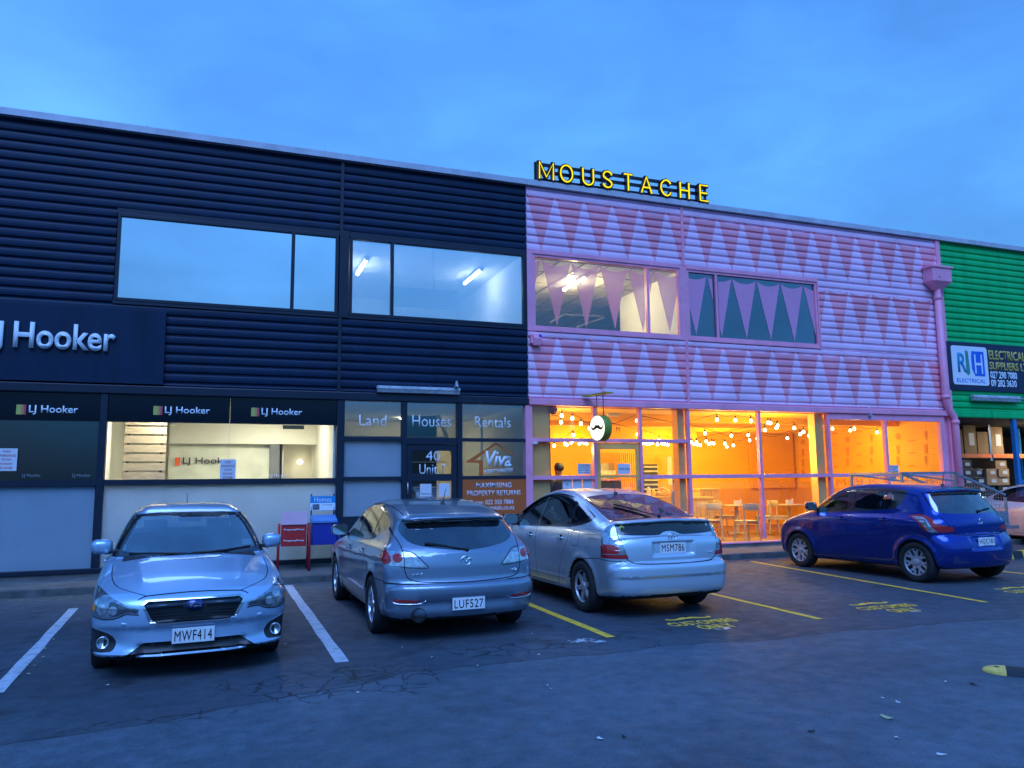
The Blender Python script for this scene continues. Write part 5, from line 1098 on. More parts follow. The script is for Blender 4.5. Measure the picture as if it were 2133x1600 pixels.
bx = lambda a, b_, c_, d_, Y_: (onY(a, (b_+d_)/2, Y_).x, onY(c_, (b_+d_)/2, Y_).x, onY((a+c_)/2, d_, Y_).z, onY((a+c_)/2, b_, Y_).z)
for k, px in enumerate((625, 665)):
    p = onY(px, 962 if k == 0 else 958, 18.2); t = MB(); t.lathe([(0, .05), (.05, .03), (.06, -.02), (.03, -.05), (0, -.05)], (0, 0, 0), 'z', 12); t.build('wall_light', emat('corridor_lamp_glow', (1, .9, .66), 14), loc=p, label=('left' if k == 0 else 'right')+' of the two glowing lamps seen at the far right of the lit reception window', cat='lamp', group='corridor lamps in the reception')
MB().box(onY(588,950,17.7).x, onY(591,950,17.7).x, 17.7, 18.4, .17, 2.6).build('interior_wall', WHITEW, BK); MB().box(onY(680,950,17).x, onY(686,950,17).x, 16.6, 17.1, .17, 2.7).build('door_jamb', DARKIN, BK)
g = empty('wall_sign', (0, 17.6, 0), 0, 'dark letters and orange block on the pale wall inside the lit reception', 'sign')
q = bx(381, 953, 478, 970, 17.6); text('sign_letters', 'LJ Hooker', onY(381,960,17.6).x, onY(486,960,17.6).x, q[2], q[3], -.0, mat('dark_letter', (.03, .03, .03), .5), g, ext=.02)
q = bx(365, 953, 375, 970, 17.6); MB().box(q[0], q[1], -.02, 0, q[2], q[3]).build('logo_block', mat('orange_block', (.9, .12, .02), .5), g)
# stair and landing wall inside the entry
sx = onY(905, 880, 16.5).x; STR = mat('cream_stringer', (.85, .75, .48), .5)
b = MB(); a0 = onY(905, 848, 17.0); a1 = onY(955, 975, 17.0); b.bar((a0.x, 17.0, a0.z), (a1.x, 17.0, a1.z), .05, .09); b.build('stair_stringer', STR, BK)
MB().box(onY(845,900,17.1).x, onY(908,900,17.1).x, 17.02, 17.08, .17, 3.1).build('stair_partition', mat('grey_partition', (.10, .11, .11), .8), BK)
b = MB(); 
for k in range(9): b.box(XD+.1, onY(930,900,16.9).x, 16.95-.0, 17.0, .35+k*.28, .375+k*.28)
b.build('stair_treads', CREAM, BK)
MB().box(onY(1025,950,17.5).x, XP-.05, 17.4, 17.5, .17, 3.1).build('landing_wall', mat('blue_grey_wall', (.42, .52, .60), .7), BK); MB().box(onY(998,950,19.3).x, onY(1022,950,19.3).x, 19.36, 19.45, .17, onY(1010,935,19.3).z).build('inner_doorway', DARKIN, BK)
tl_ = emat('stair_lamp_glow', (1, .86, .6), 55); t = MB().box(3.9, 4.5, 17.8, 18.0, 3.07, 3.115).build('ceiling_light', tl_, label='small ceiling lamp behind the stair in the entry', cat='ceiling light')
# upstairs office: tubes, blinds, furniture silhouettes
def tube_light(px0, py0, ynear, ln, glow, lab, en=9, lc=(1, 1, 1)):
    p = onY(px0, py0, ynear); t = empty('tube_light', (p.x, ynear, p.z), 0, lab, 'tube light')
    MB().box(-.06, .06, 0, ln, .02, .07).build('batten', WHITEW, t, bevel=.008); MB().tube([(0, .02, 0), (0, ln-.02, 0)], .028, 10).build('tube', glow, t)
    ld = bpy.data.lights.new('tube_glow_light', 'POINT'); ld.energy = en; ld.color = lc; ld.shadow_soft_size = 0; lo = bpy.data.objects.new('tube_glow_light', ld); lo.location = (p.x, ynear+ln*.5, p.z-.22); col.objects.link(lo)
    for yy in (.0, ln-.03): MB().box(-.04, .04, yy, yy+.03, -.03, .02).build('tube_holder', WHITEW, t)
    return p
tube_light(765, 540, onZ(765, 540, 6.27).y, 1.3, LAMPC, 'slanting white tube light seen through the narrow pane of the black unit upstairs'); tube_light(1003, 562, onZ(1003, 562, 6.27).y, 1.3, LAMPC, 'slanting white tube light seen through the wide pane of the black unit upstairs')
bl = empty('venetian_blind', (0, FY+.16, 0), 0, 'fine white venetian blind behind the reflective upstairs office window', 'blind')
BLM = mat('blind_slat', (.55, .58, .62), .5, var=0); b = MB(); z = zb+.02
while z < zt: b.add([(w2a, -.002, z), (w2d, -.002, z), (w2d, .014, z+.008), (w2a, .014, z+.008)], [(0, 1, 2, 3)]); z += .034
b.build('slats', BLM, bl); MB().box(w2a, w2d, -.02, .02, zt-.0, zt+.04).build('head_rail', BLM, bl)
MB().tube([(X(905,520), -.03, Zf(905, 518)), (X(907,560), -.03, Zf(908, 600)), (X(909,560), -.03, Zf(909, 605))], .006, 6).build('cord', BLACKT, bl)
scr_ = bx(818, 575, 953, 636, 17.8); MB().box(scr_[0], scr_[1], 17.8, 17.85, onY(860,640,17.8).z, onY(860,600,17.8).z).build('wall_screen', DARKIN, label='wide dark screen on the wall of the upstairs office', cat='screen')
q = bx(1012, 618, 1036, 670, 18.4); MB().box(q[0], q[1], 18.4, 18.44, q[2], q[3]).build('picture_frame', BLACKT, label='dark framed picture on the right wall of the upstairs office', cat='picture'); MB().box(onY(1048,640,18.5).x, onY(1066,640,18.5).x, 18.5, 18.6, 4.0, onY(1056,618,18.5).z).build('office_door', DARKIN, BK)
# ================================================================== PINK UNIT
PKU = empty('commercial_building', (0, 0, 0), 0, 'pink corrugated metal clad cafe unit painted with rows of hanging pennants', 'building')
PY = FY-.022
clad(PKU, XP+.012, XPD-.03, 6.40, 7.80, PINK, PY); clad(PKU, XPD+.03, XG-.10, 6.40, 7.80, PINK, PY)
p1a, p1b, p1c, p1d = X(1114.5, 610), X(1346, 628), X(1354, 630), X(1412.5, 632)
p2a, p2b, p2c, p2d = X(1435.5, 635), X(1489, 640), X(1497, 640), X(1698.5, 654)
clad(PKU, p2d+.10, XG-.10, 4.68, 6.40, PINK, PY); clad(PKU, XP+.012, XPD-.03, 3.28, 4.68, PINK, PY); clad(PKU, XPD+.03, XG-.10, 3.28, 4.68, PINK, PY)
MB().box(XPD-.03, XPD+.03, PY-.012, FY+.1, 6.40, 7.80).build('cladding_joint', PINKT, PKU); MB().box(XPD-.03, XPD+.03, PY-.012, FY+.1, 3.28, 4.68).build('cladding_joint', PINKT, PKU)
MB().box(XP+.005, p1a-.056, PY-.004, FY+.1, 4.68, 6.40).build('corner_panel', PINKT, PKU, bevel=.005); MB().box(p1d+.056, p2a-.056, PY-.004, FY+.1, 4.68, 6.40).build('window_mullion_cover', PINKT, PKU, bevel=.005)
for a, c in ((p1a-.056, p1d+.056), (p2a-.056, p2d+.098)):
    MB().box(a, c, PY-.02, FY+.1, 6.325, 6.40).build('head_flashing', PINKT, PKU, bevel=.008); MB().box(a, c, PY-.015, FY+.1, 4.68, 4.745).build('sill_flashing', PINKT, PKU, bevel=.008)
MB().box(p2d+.056, p2d+.098, PY-.02, FY+.1, 4.745, 6.325).build('jamb_flashing', PINKT, PKU)
wA = window(PKU, p1a, p1d, 4.80, 6.27, [(p1b+p1c)/2], PINKT, G_UP); wB = window(PKU, p2a, p2d, 4.80, 6.27, [(p2b+p2c)/2], PINKT, G_TEAL)
# pennants of film stuck on the inside of the panes
for w_, ranges, mm in ((wA, ((p1a, p1b-.02), (p1c+.02, p1d)), G_FILM), (wB, ((p2a, p2b-.02), (p2c+.02, p2d)), mat('solid_pink_film', (.75, .30, .45), .5, var=.04))):
    for a, c in ranges:
        b = MB(); k = -2
        while True:
            cx = 6.468+.6865*k; k += 1
            if cx-.34 > c: break
            if cx+.34 < a: continue
            zt_, zb_ = 6.22, 4.83; top = [(cx+.333*u, zt_-.10+.10*u*u) for u in [i/6-1 for i in range(13)]]; poly = top+[(cx, zb_)]
            # clip to the pane
            def clip(P, xlim, keep_ge):
                out = []
                for i in range(len(P)):
                    p, q = P[i], P[(i+1) % len(P)]; ip = (p[0] >= xlim) == keep_ge; iq = (q[0] >= xlim) == keep_ge
                    if ip: out.append(p)
                    if ip != iq: t = (xlim-p[0])/(q[0]-p[0]); out.append((xlim, p[1]+t*(q[1]-p[1])))
                return out
            P = clip(clip(poly, a, True), c, False)
            if len(P) < 3: continue
            poly_obj('window_film', P, WM(FY+.0265), mm, w_, ext=.0006)
            if (cx < 9.5) is False: pass
MB().box(XP+.005, XG-.05, FY-.075, FY+.12, 3.135, 3.275).build('band_flashing', PINKT, PKU, bevel=.02)
gutter(XP+.002, XG-.002, PKU); MB().box(XP, XG, FY+.13, 24, 7.70, 7.78).build('roof', FLASH, PKU)
MB().box(XG-.10, XG-.045, PY-.03, FY+.12, 3.28, 7.80).build('corner_flashing', PINKT, PKU, bevel=.006)
# ground floor glazing
TOPZ = 3.09
v = dict(a=X(1105, 950), b=X(1149.5, 950), c=X(1239, 930), d=X(1334.5, 930), e=X(1436, 960), f=X(1586, 990), g=X(1728.5, 950), h=X(1846, 925), i=X(1963, 940))
tz2 = (Zf(1300, 922), Zf(1300, 914.5)); tz1 = (Zf(1500, 995), Zf(1500, 989.5)); bz = Zf(1560, 1131); fw = .045
PKF = lambda n, a, c, d, e, y0=FY-.03, y1=FY+.08: MB().box(a, c, y0, y1, d, e).build(n, PINKT, PKU, bevel=.005)
PKF('glazing_post', v['a']-.11, v['a']+.04, .173, 3.13); PKF('glazing_post', v['i']-.03, v['i']+.11, .173, 3.13, FY-.03, FY+.10); PKF('glazing_post', v['i']+.27, XG+.04, .105, 3.13, FY-.03, FY+.10)
MB().box(v['i']+.115, v['i']+.265, FY+.05, FY+.12, .173, 3.13).build('recessed_jamb', PINKT, PKU)
for k in ('c', 'd', 'e', 'f', 'g', 'h'): PKF('glazing_post', v[k]-fw*.75, v[k]+fw*.75, .26, 3.13)
PKF('sill', v['a']+.04, v['c']-fw, .173, bz+.03, FY-.04); PKF('sill', v['d']+fw, v['i']-.03, .173, bz+.03, FY-.04); MB().box(XP, XG, FY-.02, FY+.2, .10, .173).build('plinth', CONC, PKU)
segs = [('a', 'c', True), ('c', 'd', True), ('d', 'e', True), ('e', 'f', False), ('f', 'g', False), ('g', 'h', False), ('h', 'i', False)]
for s0, s1, up in segs:
    a = v[s0]+(fw*.75 if s0 != 'a' else .04); c = v[s1]-(fw*.75 if s1 != 'i' else .03)
    if up: PKF('transom', a, c, tz2[0], tz2[1])
    if (s0, s1) != ('c', 'd'): PKF('transom', a, c, tz1[0]-.012, tz1[1]+.012)
    if s0 in ('g', 'h'): PKF('transom', a, c, 2.99, 3.13)
    lo = bz+.03
    if (s0, s1) == ('c', 'd'): pane(PKU, a, c, tz2[1], 3.13, G_CLEAR); continue
    pane(PKU, a, c, lo, tz1[0]-.012, G_CLEAR, FY+.03)
    if up: pane(PKU, a, c, tz1[1]+.012, tz2[0], G_CLEAR, FY+.03); pane(PKU, a, c, tz2[1], 3.13, G_CLEAR, FY+.03)
    else: pane(PKU, a, c, tz1[1]+.012, 3.0 if s0 in 'gh' else 3.13, G_CLEAR, FY+.03)
# mustard door
a, c = v['c']+fw*.75+.01, v['d']-fw*.75-.01; d = MB(); st = .085; t_ = tz2[0]-.01
d.box(a, a+st, FY, FY+.045, .18, t_); d.box(c-st, c, FY, FY+.045, .18, t_); d.box(a+st, c-st, FY, FY+.045, t_-.13, t_); d.box(a+st, c-st, FY, FY+.045, .18, .42); d.box(a+st, c-st, FY, FY+.045, Zf(1290, 995), Zf(1290, 989.5))
dr = d.build('door', OLIVE, PKU, bevel=.004); pane(dr, a+st, c-st, .42, Zf(1290, 995), G_CLEAR, FY+.02); pane(dr, a+st, c-st, Zf(1290, 989.5), t_-.13, G_CLEAR, FY+.02)
MB().box(c-st*.7, c-st*.3, FY-.05, FY-.035, Zf(1330, 1015), Zf(1330, 1000)).build('door_handle', CM['alloy'], dr)
# mustard columns just inside the glass
for px0, px1, nm in ((1111.5, 1149.5, 'column'), (1417, 1431, 'column'), (1704, 1721, 'column')):
    MB().box(X(px0), X(px1), FY+.10, FY+.32, .17, 3.13).build('interior_column', OLIVE, PKU)
MB().box(X(1149.5)-.01, X(1149.5), FY+.09, FY+.32, .17, 3.13).build('column_edge', BLACKT, PKU)
# ---------------------------------------------------------------- cafe room
CY = 20.2; CX1 = 17.30; CC = 3.06
room(PKU, XP+.05, CX1, FY+.13, CY, .17, CC+.06, ORANGEB, CAFEFLOOR, ORANGE)
for yy in (16.0, 17.6, 19.0): MB().box(XP+.1, CX1, yy, yy+.16, CC-.08, CC+.06).build('ceiling_beam', ORANGE, PKU)
MB().box(XP+.1, onY(1450, 880, 18.6).x, 18.6, 18.75, onY(1300, 917, 18.6).z, CC+.06).build('bulkhead', ORANGE, PKU); MB().box(XP+.3, onY(1450, 880, 18.55).x, 18.55, 18.60, onY(1300, 877, 18.55).z, onY(1300, 874, 18.55).z).build('light_track', BLACKT, PKU)
MB().box(XP+.1, CX1-.02, CY-.02, CY-.002, .17, 1.30).build('dado', ORANGED, PKU); MB().box(CX1-.02, CX1-.002, FY+.4, CY-.02, .17, 1.30).build('dado', ORANGED, PKU)
MB().box(XP+.1, CX1-.03, CY-.035, CY-.021, .17, .33).build('skirting', ORANGE, PKU)
MB().box(onY(1563, 950, CY-.1).x, onY(1652, 950, CY-.1).x, CY-.12, CY-.025, 1.30, CC).build('wall_panel', mat('ochre_wall', (.78, .38, .001), .75, var=.04), PKU)
DEC = mat('faint_wall_stencil', (.74, .27, .02), .75, var=.05)
MRW = Matrix(((0, 0, -1, CX1-.008), (-1, 0, 0, 0), (0, 1, 0, 0), (0, 0, 0, 1)))     # local x -> world -Y, faces -X
def onX(px, py, Xw=None):
    Xw = Xw or CX1; d = ray(px, py); t = Xw/d.x; return d.y*t, CAM_Z+d.z*t
stn = empty('wall_stencils', (0, 0, 0), 0, 'faint stencilled pictures and lettering on the right orange wall of the cafe', 'wall decoration')
y0, z0 = onX(1741, 1003); y1, z1 = onX(1955, 1003); text('stencil_letters', 'MOUSTACHE', -y0+.02, -y1, 1.36, 1.58, .0, DEC, stn, M=MRW, ext=.001)
def treat(kind, px, py, s=.16):
    y, z = onX(px, py); u = -y
    if kind == 0: P = arcpts(u, z+.02, s*.55, 0, 360, 12)[:-1]
    elif kind == 1: P = [(u-s*.32, z+s*.3), (u-s*.2, z+s*.75), (u+s*.2, z+s*.75), (u+s*.32, z+s*.3), (u+.01, z-s*.8), (u-.01, z-s*.8)]
    elif kind == 2: P = moustache(u, z, .22, .09)
    else: P = [(u-s*.35, z+s*.8), (u+s*.35, z+s*.8), (u+s*.3, z-s*.7), (u-s*.3, z-s*.7)]
    poly_obj('stencil', P, MRW, DEC, stn, ext=.001)
for px, ys in ((1766, (917, 941, 963)), (1816, (914, 940, 962)), (1871, (911, 938, 961)), (1929, (907, 936, 959)), (1673, (922, 944, 965, 985))):
    for j, yy in enumerate(ys): treat((0, 3, 3)[j % 3] if px in (1766, 1871, 1673) else (1, 3, 1)[j % 3], px, yy)
for px, ys in ((1740, (902, 927, 949, 972)), (1790, (898, 924, 947, 971)), (1900, (918, 943, 970))):
    for yy in ys: treat(2, px, yy)
# kitchen openings, shelves and counter things seen through the door
def on(px, py, Y_): return onY(px, py, Y_)
def wallbox(name, px0, py0, px1, py1, Y_, th, m_, parent=None, **k):
    x0_, x1_, z0_, z1_ = bx(px0, py0, px1, py1, Y_); return MB().box(x0_, x1_, Y_, Y_+th, z0_, z1_).build(name, m_, parent, **k)
GREYW = mat('kitchen_grey', (.42, .44, .36), .6, var=.2)
wallbox('kitchen_hatch', 1247, 965, 1279, 1018, 19.95, .03, GREYW, PKU)
lv = empty('louvre_shutter', (0, 19.9, 0), 0, 'grey louvred shutter on the orange wall behind the cafe counter', 'shutter')
x0_, x1_, z0_, z1_ = bx(1340, 967, 1371, 1030, 19.9); MB().box(x0_, x1_, .02, .05, z0_, z1_).build('shutter_back', mat('shutter_shade', (.05, .05, .05), .8), lv); zz = z0_
while zz < z1_: MB().box(x0_+.02, x1_-.02, -.02, .02, zz, zz+.05).build('slat', GREYW, lv); zz += .13
wallbox('hanging_chart', 1390, 951, 1400, 1010, 19.8, .02, GREYW, label='narrow grey hanging chart on the wall behind the cafe counter', cat='wall chart')
st_ = empty('orange_curtain', (0, 19.6, 0), 0, 'pleated orange strip curtain between shelves behind the cafe door', 'curtain')
for k in range(9):
    px = 1292+k*4.2; x0_, x1_, z0_, z1_ = bx(px, 945, px+2.4, 1015, 19.6); MB().box(x0_, x1_, 0, .04, z0_, z1_).build('strip', mat('curtain_orange', (.9, .30, .01), .7) if k == 0 else bpy.data.materials['curtain_orange'], st_)
SHELFM = mat('pale_timber', (.78, .56, .16), .55, var=.12, vscale=6, stretch=(1, 6, 1)); CHAIRM = mat('pale_chair_timber', (.66, .55, .27), .5, var=.12, vscale=7)
def hollow_counter(label, px0, py0, px1, Y_, dep, h_, m_=SHELFM):
    x0_ = on(px0, py0, Y_).x; x1_ = on(px1, py0, Y_).x; zt_ = on(px0, py0, Y_).z; t = empty('counter', ((x0_+x1_)/2, Y_, .17), 0, label, 'counter'); w = (x1_-x0_)/2; H = zt_-.17
    MB().box(-w-.03, w+.03, -.03, dep+.03, H-.05, H).build('counter_top', m_, t, bevel=.004); MB().box(-w, w, 0, dep, 0, H-.05).build('counter_front', m_, t, bevel=.004)
    for k in range(1, 5): MB().box(-w+2*w*k/5-.004, -w+2*w*k/5+.004, -.006, 0, .05, H-.08).build('front_groove', ORANGED, t)
    return t, H, w
ct, cH, cw = hollow_counter('long pale timber service counter behind the mustard cafe door', 1250, 1036, 1400, 18.2, .7, 1.0)
c2, H2, w2 = hollow_counter('low timber ledge by the pink post beside the cafe seating', 1441, 1036, 1485, 17.4, .5, .9); c3, H3, w3 = hollow_counter('tall boxy timber cupboard behind the low ledge in the cafe', 1458, 1018, 1497, 18.2, .5, 1.0)
cm_ = empty('coffee_machine', (on(1261, 1010, 18.5).x, 18.45, .17+cH), 0, 'dark coffee machine on the counter seen through the cafe door', 'coffee machine')
MB().box(-.36, .36, -.2, .25, .08, .42).build('machine_body', CM['plastic'], cm_, bevel=.03); MB().box(-.34, .34, -.22, -.18, .02, .08).build('drip_tray', CM['chrome'], cm_); MB().box(-.36, .36, -.2, .25, .42, .47).build('cup_rail', CM['chrome'], cm_)
for k in range(3): MB().lathe([(.045, 0), (.045, -.05), (.02, -.07), (0, -.07)], (-.22+.22*k, -.16, .20), 'z', 12).build('group_head', CM['chrome'], cm_)
PAPER = mat('paper', (.72, .70, .72), .6, var=.03); INK = mat('ink', (.03, .035, .05), .6, var=0); INKR = mat('red_ink', (.55, .03, .04), .6, var=0)
for k in range(7):
    px = 1250+k*5; t = MB(); t.lathe([(.045, 0), (.06, .12), (.062, .13), (0, .13)], (0, 0, 0), 'z', 12); t.build('cup_stack', PAPER, loc=(on(px, 990, 18.9).x, 18.95, on(px, 990, 18.95).z), label='paper cup stack number %d from the left on the shelf behind the cafe door' % (k+1) if False else 'stack of pale paper cups on the shelf behind the coffee machine', cat='cup stack', group='cup stacks behind the cafe door')
sh = wallbox('wall_shelf', 1247, 988, 1282, 991, 18.85, .25, SHELFM, label='timber shelf above the coffee machine behind the cafe door', cat='shelf')
BSK = mat('bread', (.55, .33, .12), .8, var=.4, vscale=14, bump=.4, bscale=30)
bk = empty('pastry_basket', (on(1385, 1020, 18.4).x, 18.5, .17+cH), 0, 'basket heaped with pastries at the right end of the cafe counter', 'basket')
MB().lathe([(.18, 0), (.26, .12), (.27, .12), (.19, .01), (0, .01)], (0, 0, 0), 'z', 20).build('basket', SHELFM, bk)
for k in range(9):
    a_ = rnd.uniform(0, 6.28); r_ = rnd.uniform(0, .17); MB().lathe([(.0, -.03), (.05, -.02), (.065, 0), (.05, .03), (0, .04)], (r_*math.cos(a_), r_*math.sin(a_), .12+rnd.uniform(0, .08)), 'z', 10).build('pastry', BSK, bk)
for k, (px, hh) in enumerate(((1262, .16), (1290, .22), (1300, .12), (1352, .25), (1362, .18), (1372, .14))):
    t = MB(); t.lathe([(0, 0), (.05, 0), (.055, hh*.7), (.03, hh*.85), (.03, hh), (0, hh)], (0, 0, 0), 'z', 12); t.build('jar', (PAPER, SHELFM, GREYW)[k % 3], loc=(on(px, 1030, 18.4).x, 18.42, .17+cH), label='%s jar on the cafe counter, %s from the left' % (('white', 'timber coloured', 'grey')[k % 3], ('first', 'second', 'third', 'fourth', 'fifth', 'sixth')[k]), cat='jar', group='jars on the cafe counter')
# air conditioner / screen by the door head
t = empty('wall_unit', (0, 15.6, 0), 0, 'grey rectangular screen hanging behind the pane over the cafe door', 'screen'); x0_, x1_, z0_, z1_ = bx(1266, 850, 1292, 867, 15.6)
MB().box(x0_, x1_, 0, .12, z0_, z1_).build('casing', PAPER, t, bevel=.01); MB().box(x0_+.02, x1_-.02, -.004, 0, z0_+.02, z1_-.02).build('screen_face', GREYW, t)
text('letter_h', 'H', onY(1283.5, 900, 17.8).x, onY(1290.5, 900, 17.8).x, onY(1287, 899, 17.8).z, onY(1287, 887, 17.8).z, 17.8, INK, None, ext=.01, label='dark letter H hanging on the orange bulkhead right of the round sign', cat='letter')
# bulbs on festoon cables
BULB = emat('bulb_glow', (1, .80, .45), 26); CABLE = mat('black_cable', (.06, .02, .005), .6, var=0)
bul = []
def zb_(l, ox, oy, s): bul.extend([(ox+a/s, oy+b/s) for a, b in l])
zb_([(315,225),(305,312),(452,258),(565,330),(470,482),(680,393),(215,618),(355,595),(380,605),(435,580),(545,590),(575,572),(605,580),(640,590),(1300,290),(1305,470),(1380,585),(1420,595),(1460,590),(1500,580),(1585,540),(1565,600),(1625,590),(1660,595),(1700,605)], 1120, 830, 6.274)
zb_([(430,228),(628,235),(795,242),(303,375),(585,400),(768,395),(780,450),(862,430),(515,485),(537,520),(607,505),(155,470),(185,492),(210,470),(215,495),(250,502),(315,463),(345,490),(375,480),(395,484),(980,262),(1005,265),(1080,290),(1070,315),(945,340),(1260,318),(1325,385),(1360,360),(1420,400),(1187,427),(1672,325)], 1410, 830, 5.16)
zb_([(490,390),(548,365),(873,418),(1010,320),(1250,330)], 1700, 840, 6.88)
pts3 = []
for px, py in bul:
    d = ray(px, py); t = (2.74-CAM_Z)/d.z; Y_ = d.y*t
    Y_ = min(max(Y_, 15.1), 18.4); 
    if px > 1730: Y_ = 16.4+(px-1730)*.002
    pts3.append(onY(px, py, Y_))
order = sorted(range(len(pts3)), key=lambda i: (round(pts3[i].y*1.1), pts3[i].x)); strings = {}
for i in order: strings.setdefault(round(pts3[i].y*1.1), []).append(pts3[i])
names_ = ['nearest the glass', 'second from the glass', 'third from the glass', 'fourth from the glass', 'fifth from the glass', 'farthest from the glass', 'at the far back', 'at the very back']
nl = 0
for si, (k, L3) in enumerate(sorted(strings.items())):
    L3.sort(key=lambda p: p.x); c0 = L3[0]; t = empty('string_lights', (c0.x, c0.y, c0.z), 0, 'festoon cable of bare glowing bulbs in the cafe, the one '+names_[min(si, 7)], 'string lights', 'string lights across the cafe ceiling')
    cab = []
    for j, p in enumerate(L3):
        q = p-c0; top = .13
        if j: m_ = (prev+q)/2; sag = min(.3, (q-prev).length*.10); cab.append((m_.x, m_.y, m_.z+top-sag))
        cab.append((q.x, q.y, q.z+top)); prev = q
        bb = MB(); bb.lathe([(0, .044), (.014, .038), (.031, .014), (.036, -.006), (.028, -.028), (.012, -.038), (0, -.040)], (q.x, q.y, q.z), 'z', 12); bb.build('bulb', BULB, t)
        sc2_ = MB(); sc2_.lathe([(0, .105), (.020, .10), (.022, .05), (0, .05)], (q.x, q.y, q.z), 'z', 8); sc2_.tube([(q.x, q.y, q.z+.10), (q.x, q.y, q.z+top)], .004, 5); sc2_.build('lamp_holder', CABLE, t)
    f_ = L3[0]-c0; l_ = L3[-1]-c0; cab = [(f_.x-.9, f_.y, CC-c0.z-.01)]+cab+[(l_.x+.9, l_.y, CC-c0.z-.01)]
    MB().tube(spline3(cab) if False else cab, .006, 5).build('cable', CABLE, t)
srt = sorted(pts3, key=lambda p: p.x)
for p in srt[2::5]:
    ld = bpy.data.lights.new('bulb_light', 'POINT'); ld.energy = 24; ld.color = (1, .74, .18); ld.shadow_soft_size = 0; lo = bpy.data.objects.new('bulb_light', ld); lo.location = (p.x, p.y, min(p.z-.078, 2.25)); col.objects.link(lo)
# ---------------------------------------------------------------- cafe furniture
def chair_proto():
    t = empty('cafe_chair', (0, 0, 0), 0, '', 'chair'); b = MB()
    seat = [(-.21, -.20), (.21, -.20), (.225, .16), (.19, .21), (-.19, .21), (-.225, .16)]; b.prism(seat, .44, .465, 'xy'); b.build('seat', CHAIRM, t, bevel=.008)
    for sx_ in (-1, 1):
        b = MB(); b.bar((sx_*.19, .17, .44), (sx_*.205, .19, 0), .032); b.build('leg', CHAIRM, t, bevel=.006)
        b = MB(); b.bar((sx_*.20, -.20, .80), (sx_*.19, -.19, .44), .03); b.bar((sx_*.19, -.19, .46), (sx_*.21, -.24, 0), .034); b.build('leg', CHAIRM, t, bevel=.006)
        b = MB(); b.bar((sx_*.195, -.18, .405), (sx_*.195, .17, .405), .02, .05); b.build('side_rail', CHAIRM, t)
    b = MB(); n = 8; vs = []
    for k in range(n+1):
        u = k/n*2-1; x = u*.235; y = -.215-.05*(1-u*u); h0 = .70+.02*u*u; h1 = .865-.015*abs(u)
        vs += [(x, y, h0), (x, y, h1), (x, y+.018, h1), (x, y+.018, h0)]
    fs = [(4*k+i, 4*k+(i+1) % 4, 4*k+4+(i+1) % 4, 4*k+4+i) for k in range(n) for i in range(4)]+[(0, 1, 2, 3), tuple(4*n+i for i in (3, 2, 1, 0))]; b.add(vs, fs, True); b.build('backrest', CHAIRM, t, bevel=.004); return t
cp = chair_proto(); first = True
CH = [(1478, 1124, 5, 'pale timber cafe chair just right of the grey hatchback lamp, its back to the glass'), (1511, 1110, -95, 'pale timber cafe chair turned sideways to the left hand table'), (1556, 1126, 0, 'pale timber cafe chair beside the middle window post, its back to the glass'), (1598, 1112, 85, 'pale timber cafe chair whose seat crosses behind the middle window post'),
      (1624, 1112, -130, 'pale timber cafe chair angled between the two right hand tables'), (1680, 1116, 8, 'pale timber cafe chair nearest the bonnet of the blue hatchback'), (1524, 1094, 175, 'pale timber cafe chair far back, facing the glass'), (1450, 1118, 20, 'pale timber cafe chair mostly hidden by the rear of the silver hatchback')]
for px, py, rz, lab in CH:
    p = onZ(px, py, .17); p.y = max(p.y, 15.05); o = cp if first else copy_tree(cp); first = False; o.location = p; o.rotation_euler.z = R(rz); tag(o, lab, 'chair', 'pale timber chairs in the cafe')
def table(px, py, lab):
    p = onZ(px, py, .17); p.y = max(p.y, 15.4); t = empty('cafe_table', p, 0, lab, 'table', 'cafe tables'); MB().box(-.34, .34, -.34, .34, .72, .75).build('table_top', CHAIRM, t, bevel=.006); MB().box(-.035, .035, -.035, .035, .03, .72).build('table_stem', CHAIRM, t)
    b = MB(); b.box(-.27, .27, -.05, .05, 0, .03); b.box(-.05, .05, -.27, .27, .001, .031); b.build('table_foot', CHAIRM, t, bevel=.006)
    k = empty('condiment_holder', (p.x+.05, p.y+.02, p.z+.75), 0, 'small white sauce caddy on the '+lab.split(' ', 1)[1] if False else lab.replace('pale square cafe table', 'small white napkin caddy on the table'), 'caddy', 'napkin caddies on cafe tables'); MB().box(-.08, .08, -.04, .04, 0, .11).build('napkin_box', PAPER, k, bevel=.006); MB().lathe([(.02, 0), (.02, .12), (.01, .15), (0, .15)], (.12, 0, 0), 'z', 10).build('sauce_bottle', PAPER, k)
    return t
table(1536, 1112, 'pale square cafe table left of the middle window post'); table(1645, 1110, 'pale square cafe table right of the middle window post'); table(1462, 1106, 'pale square cafe table beside the pink door post')
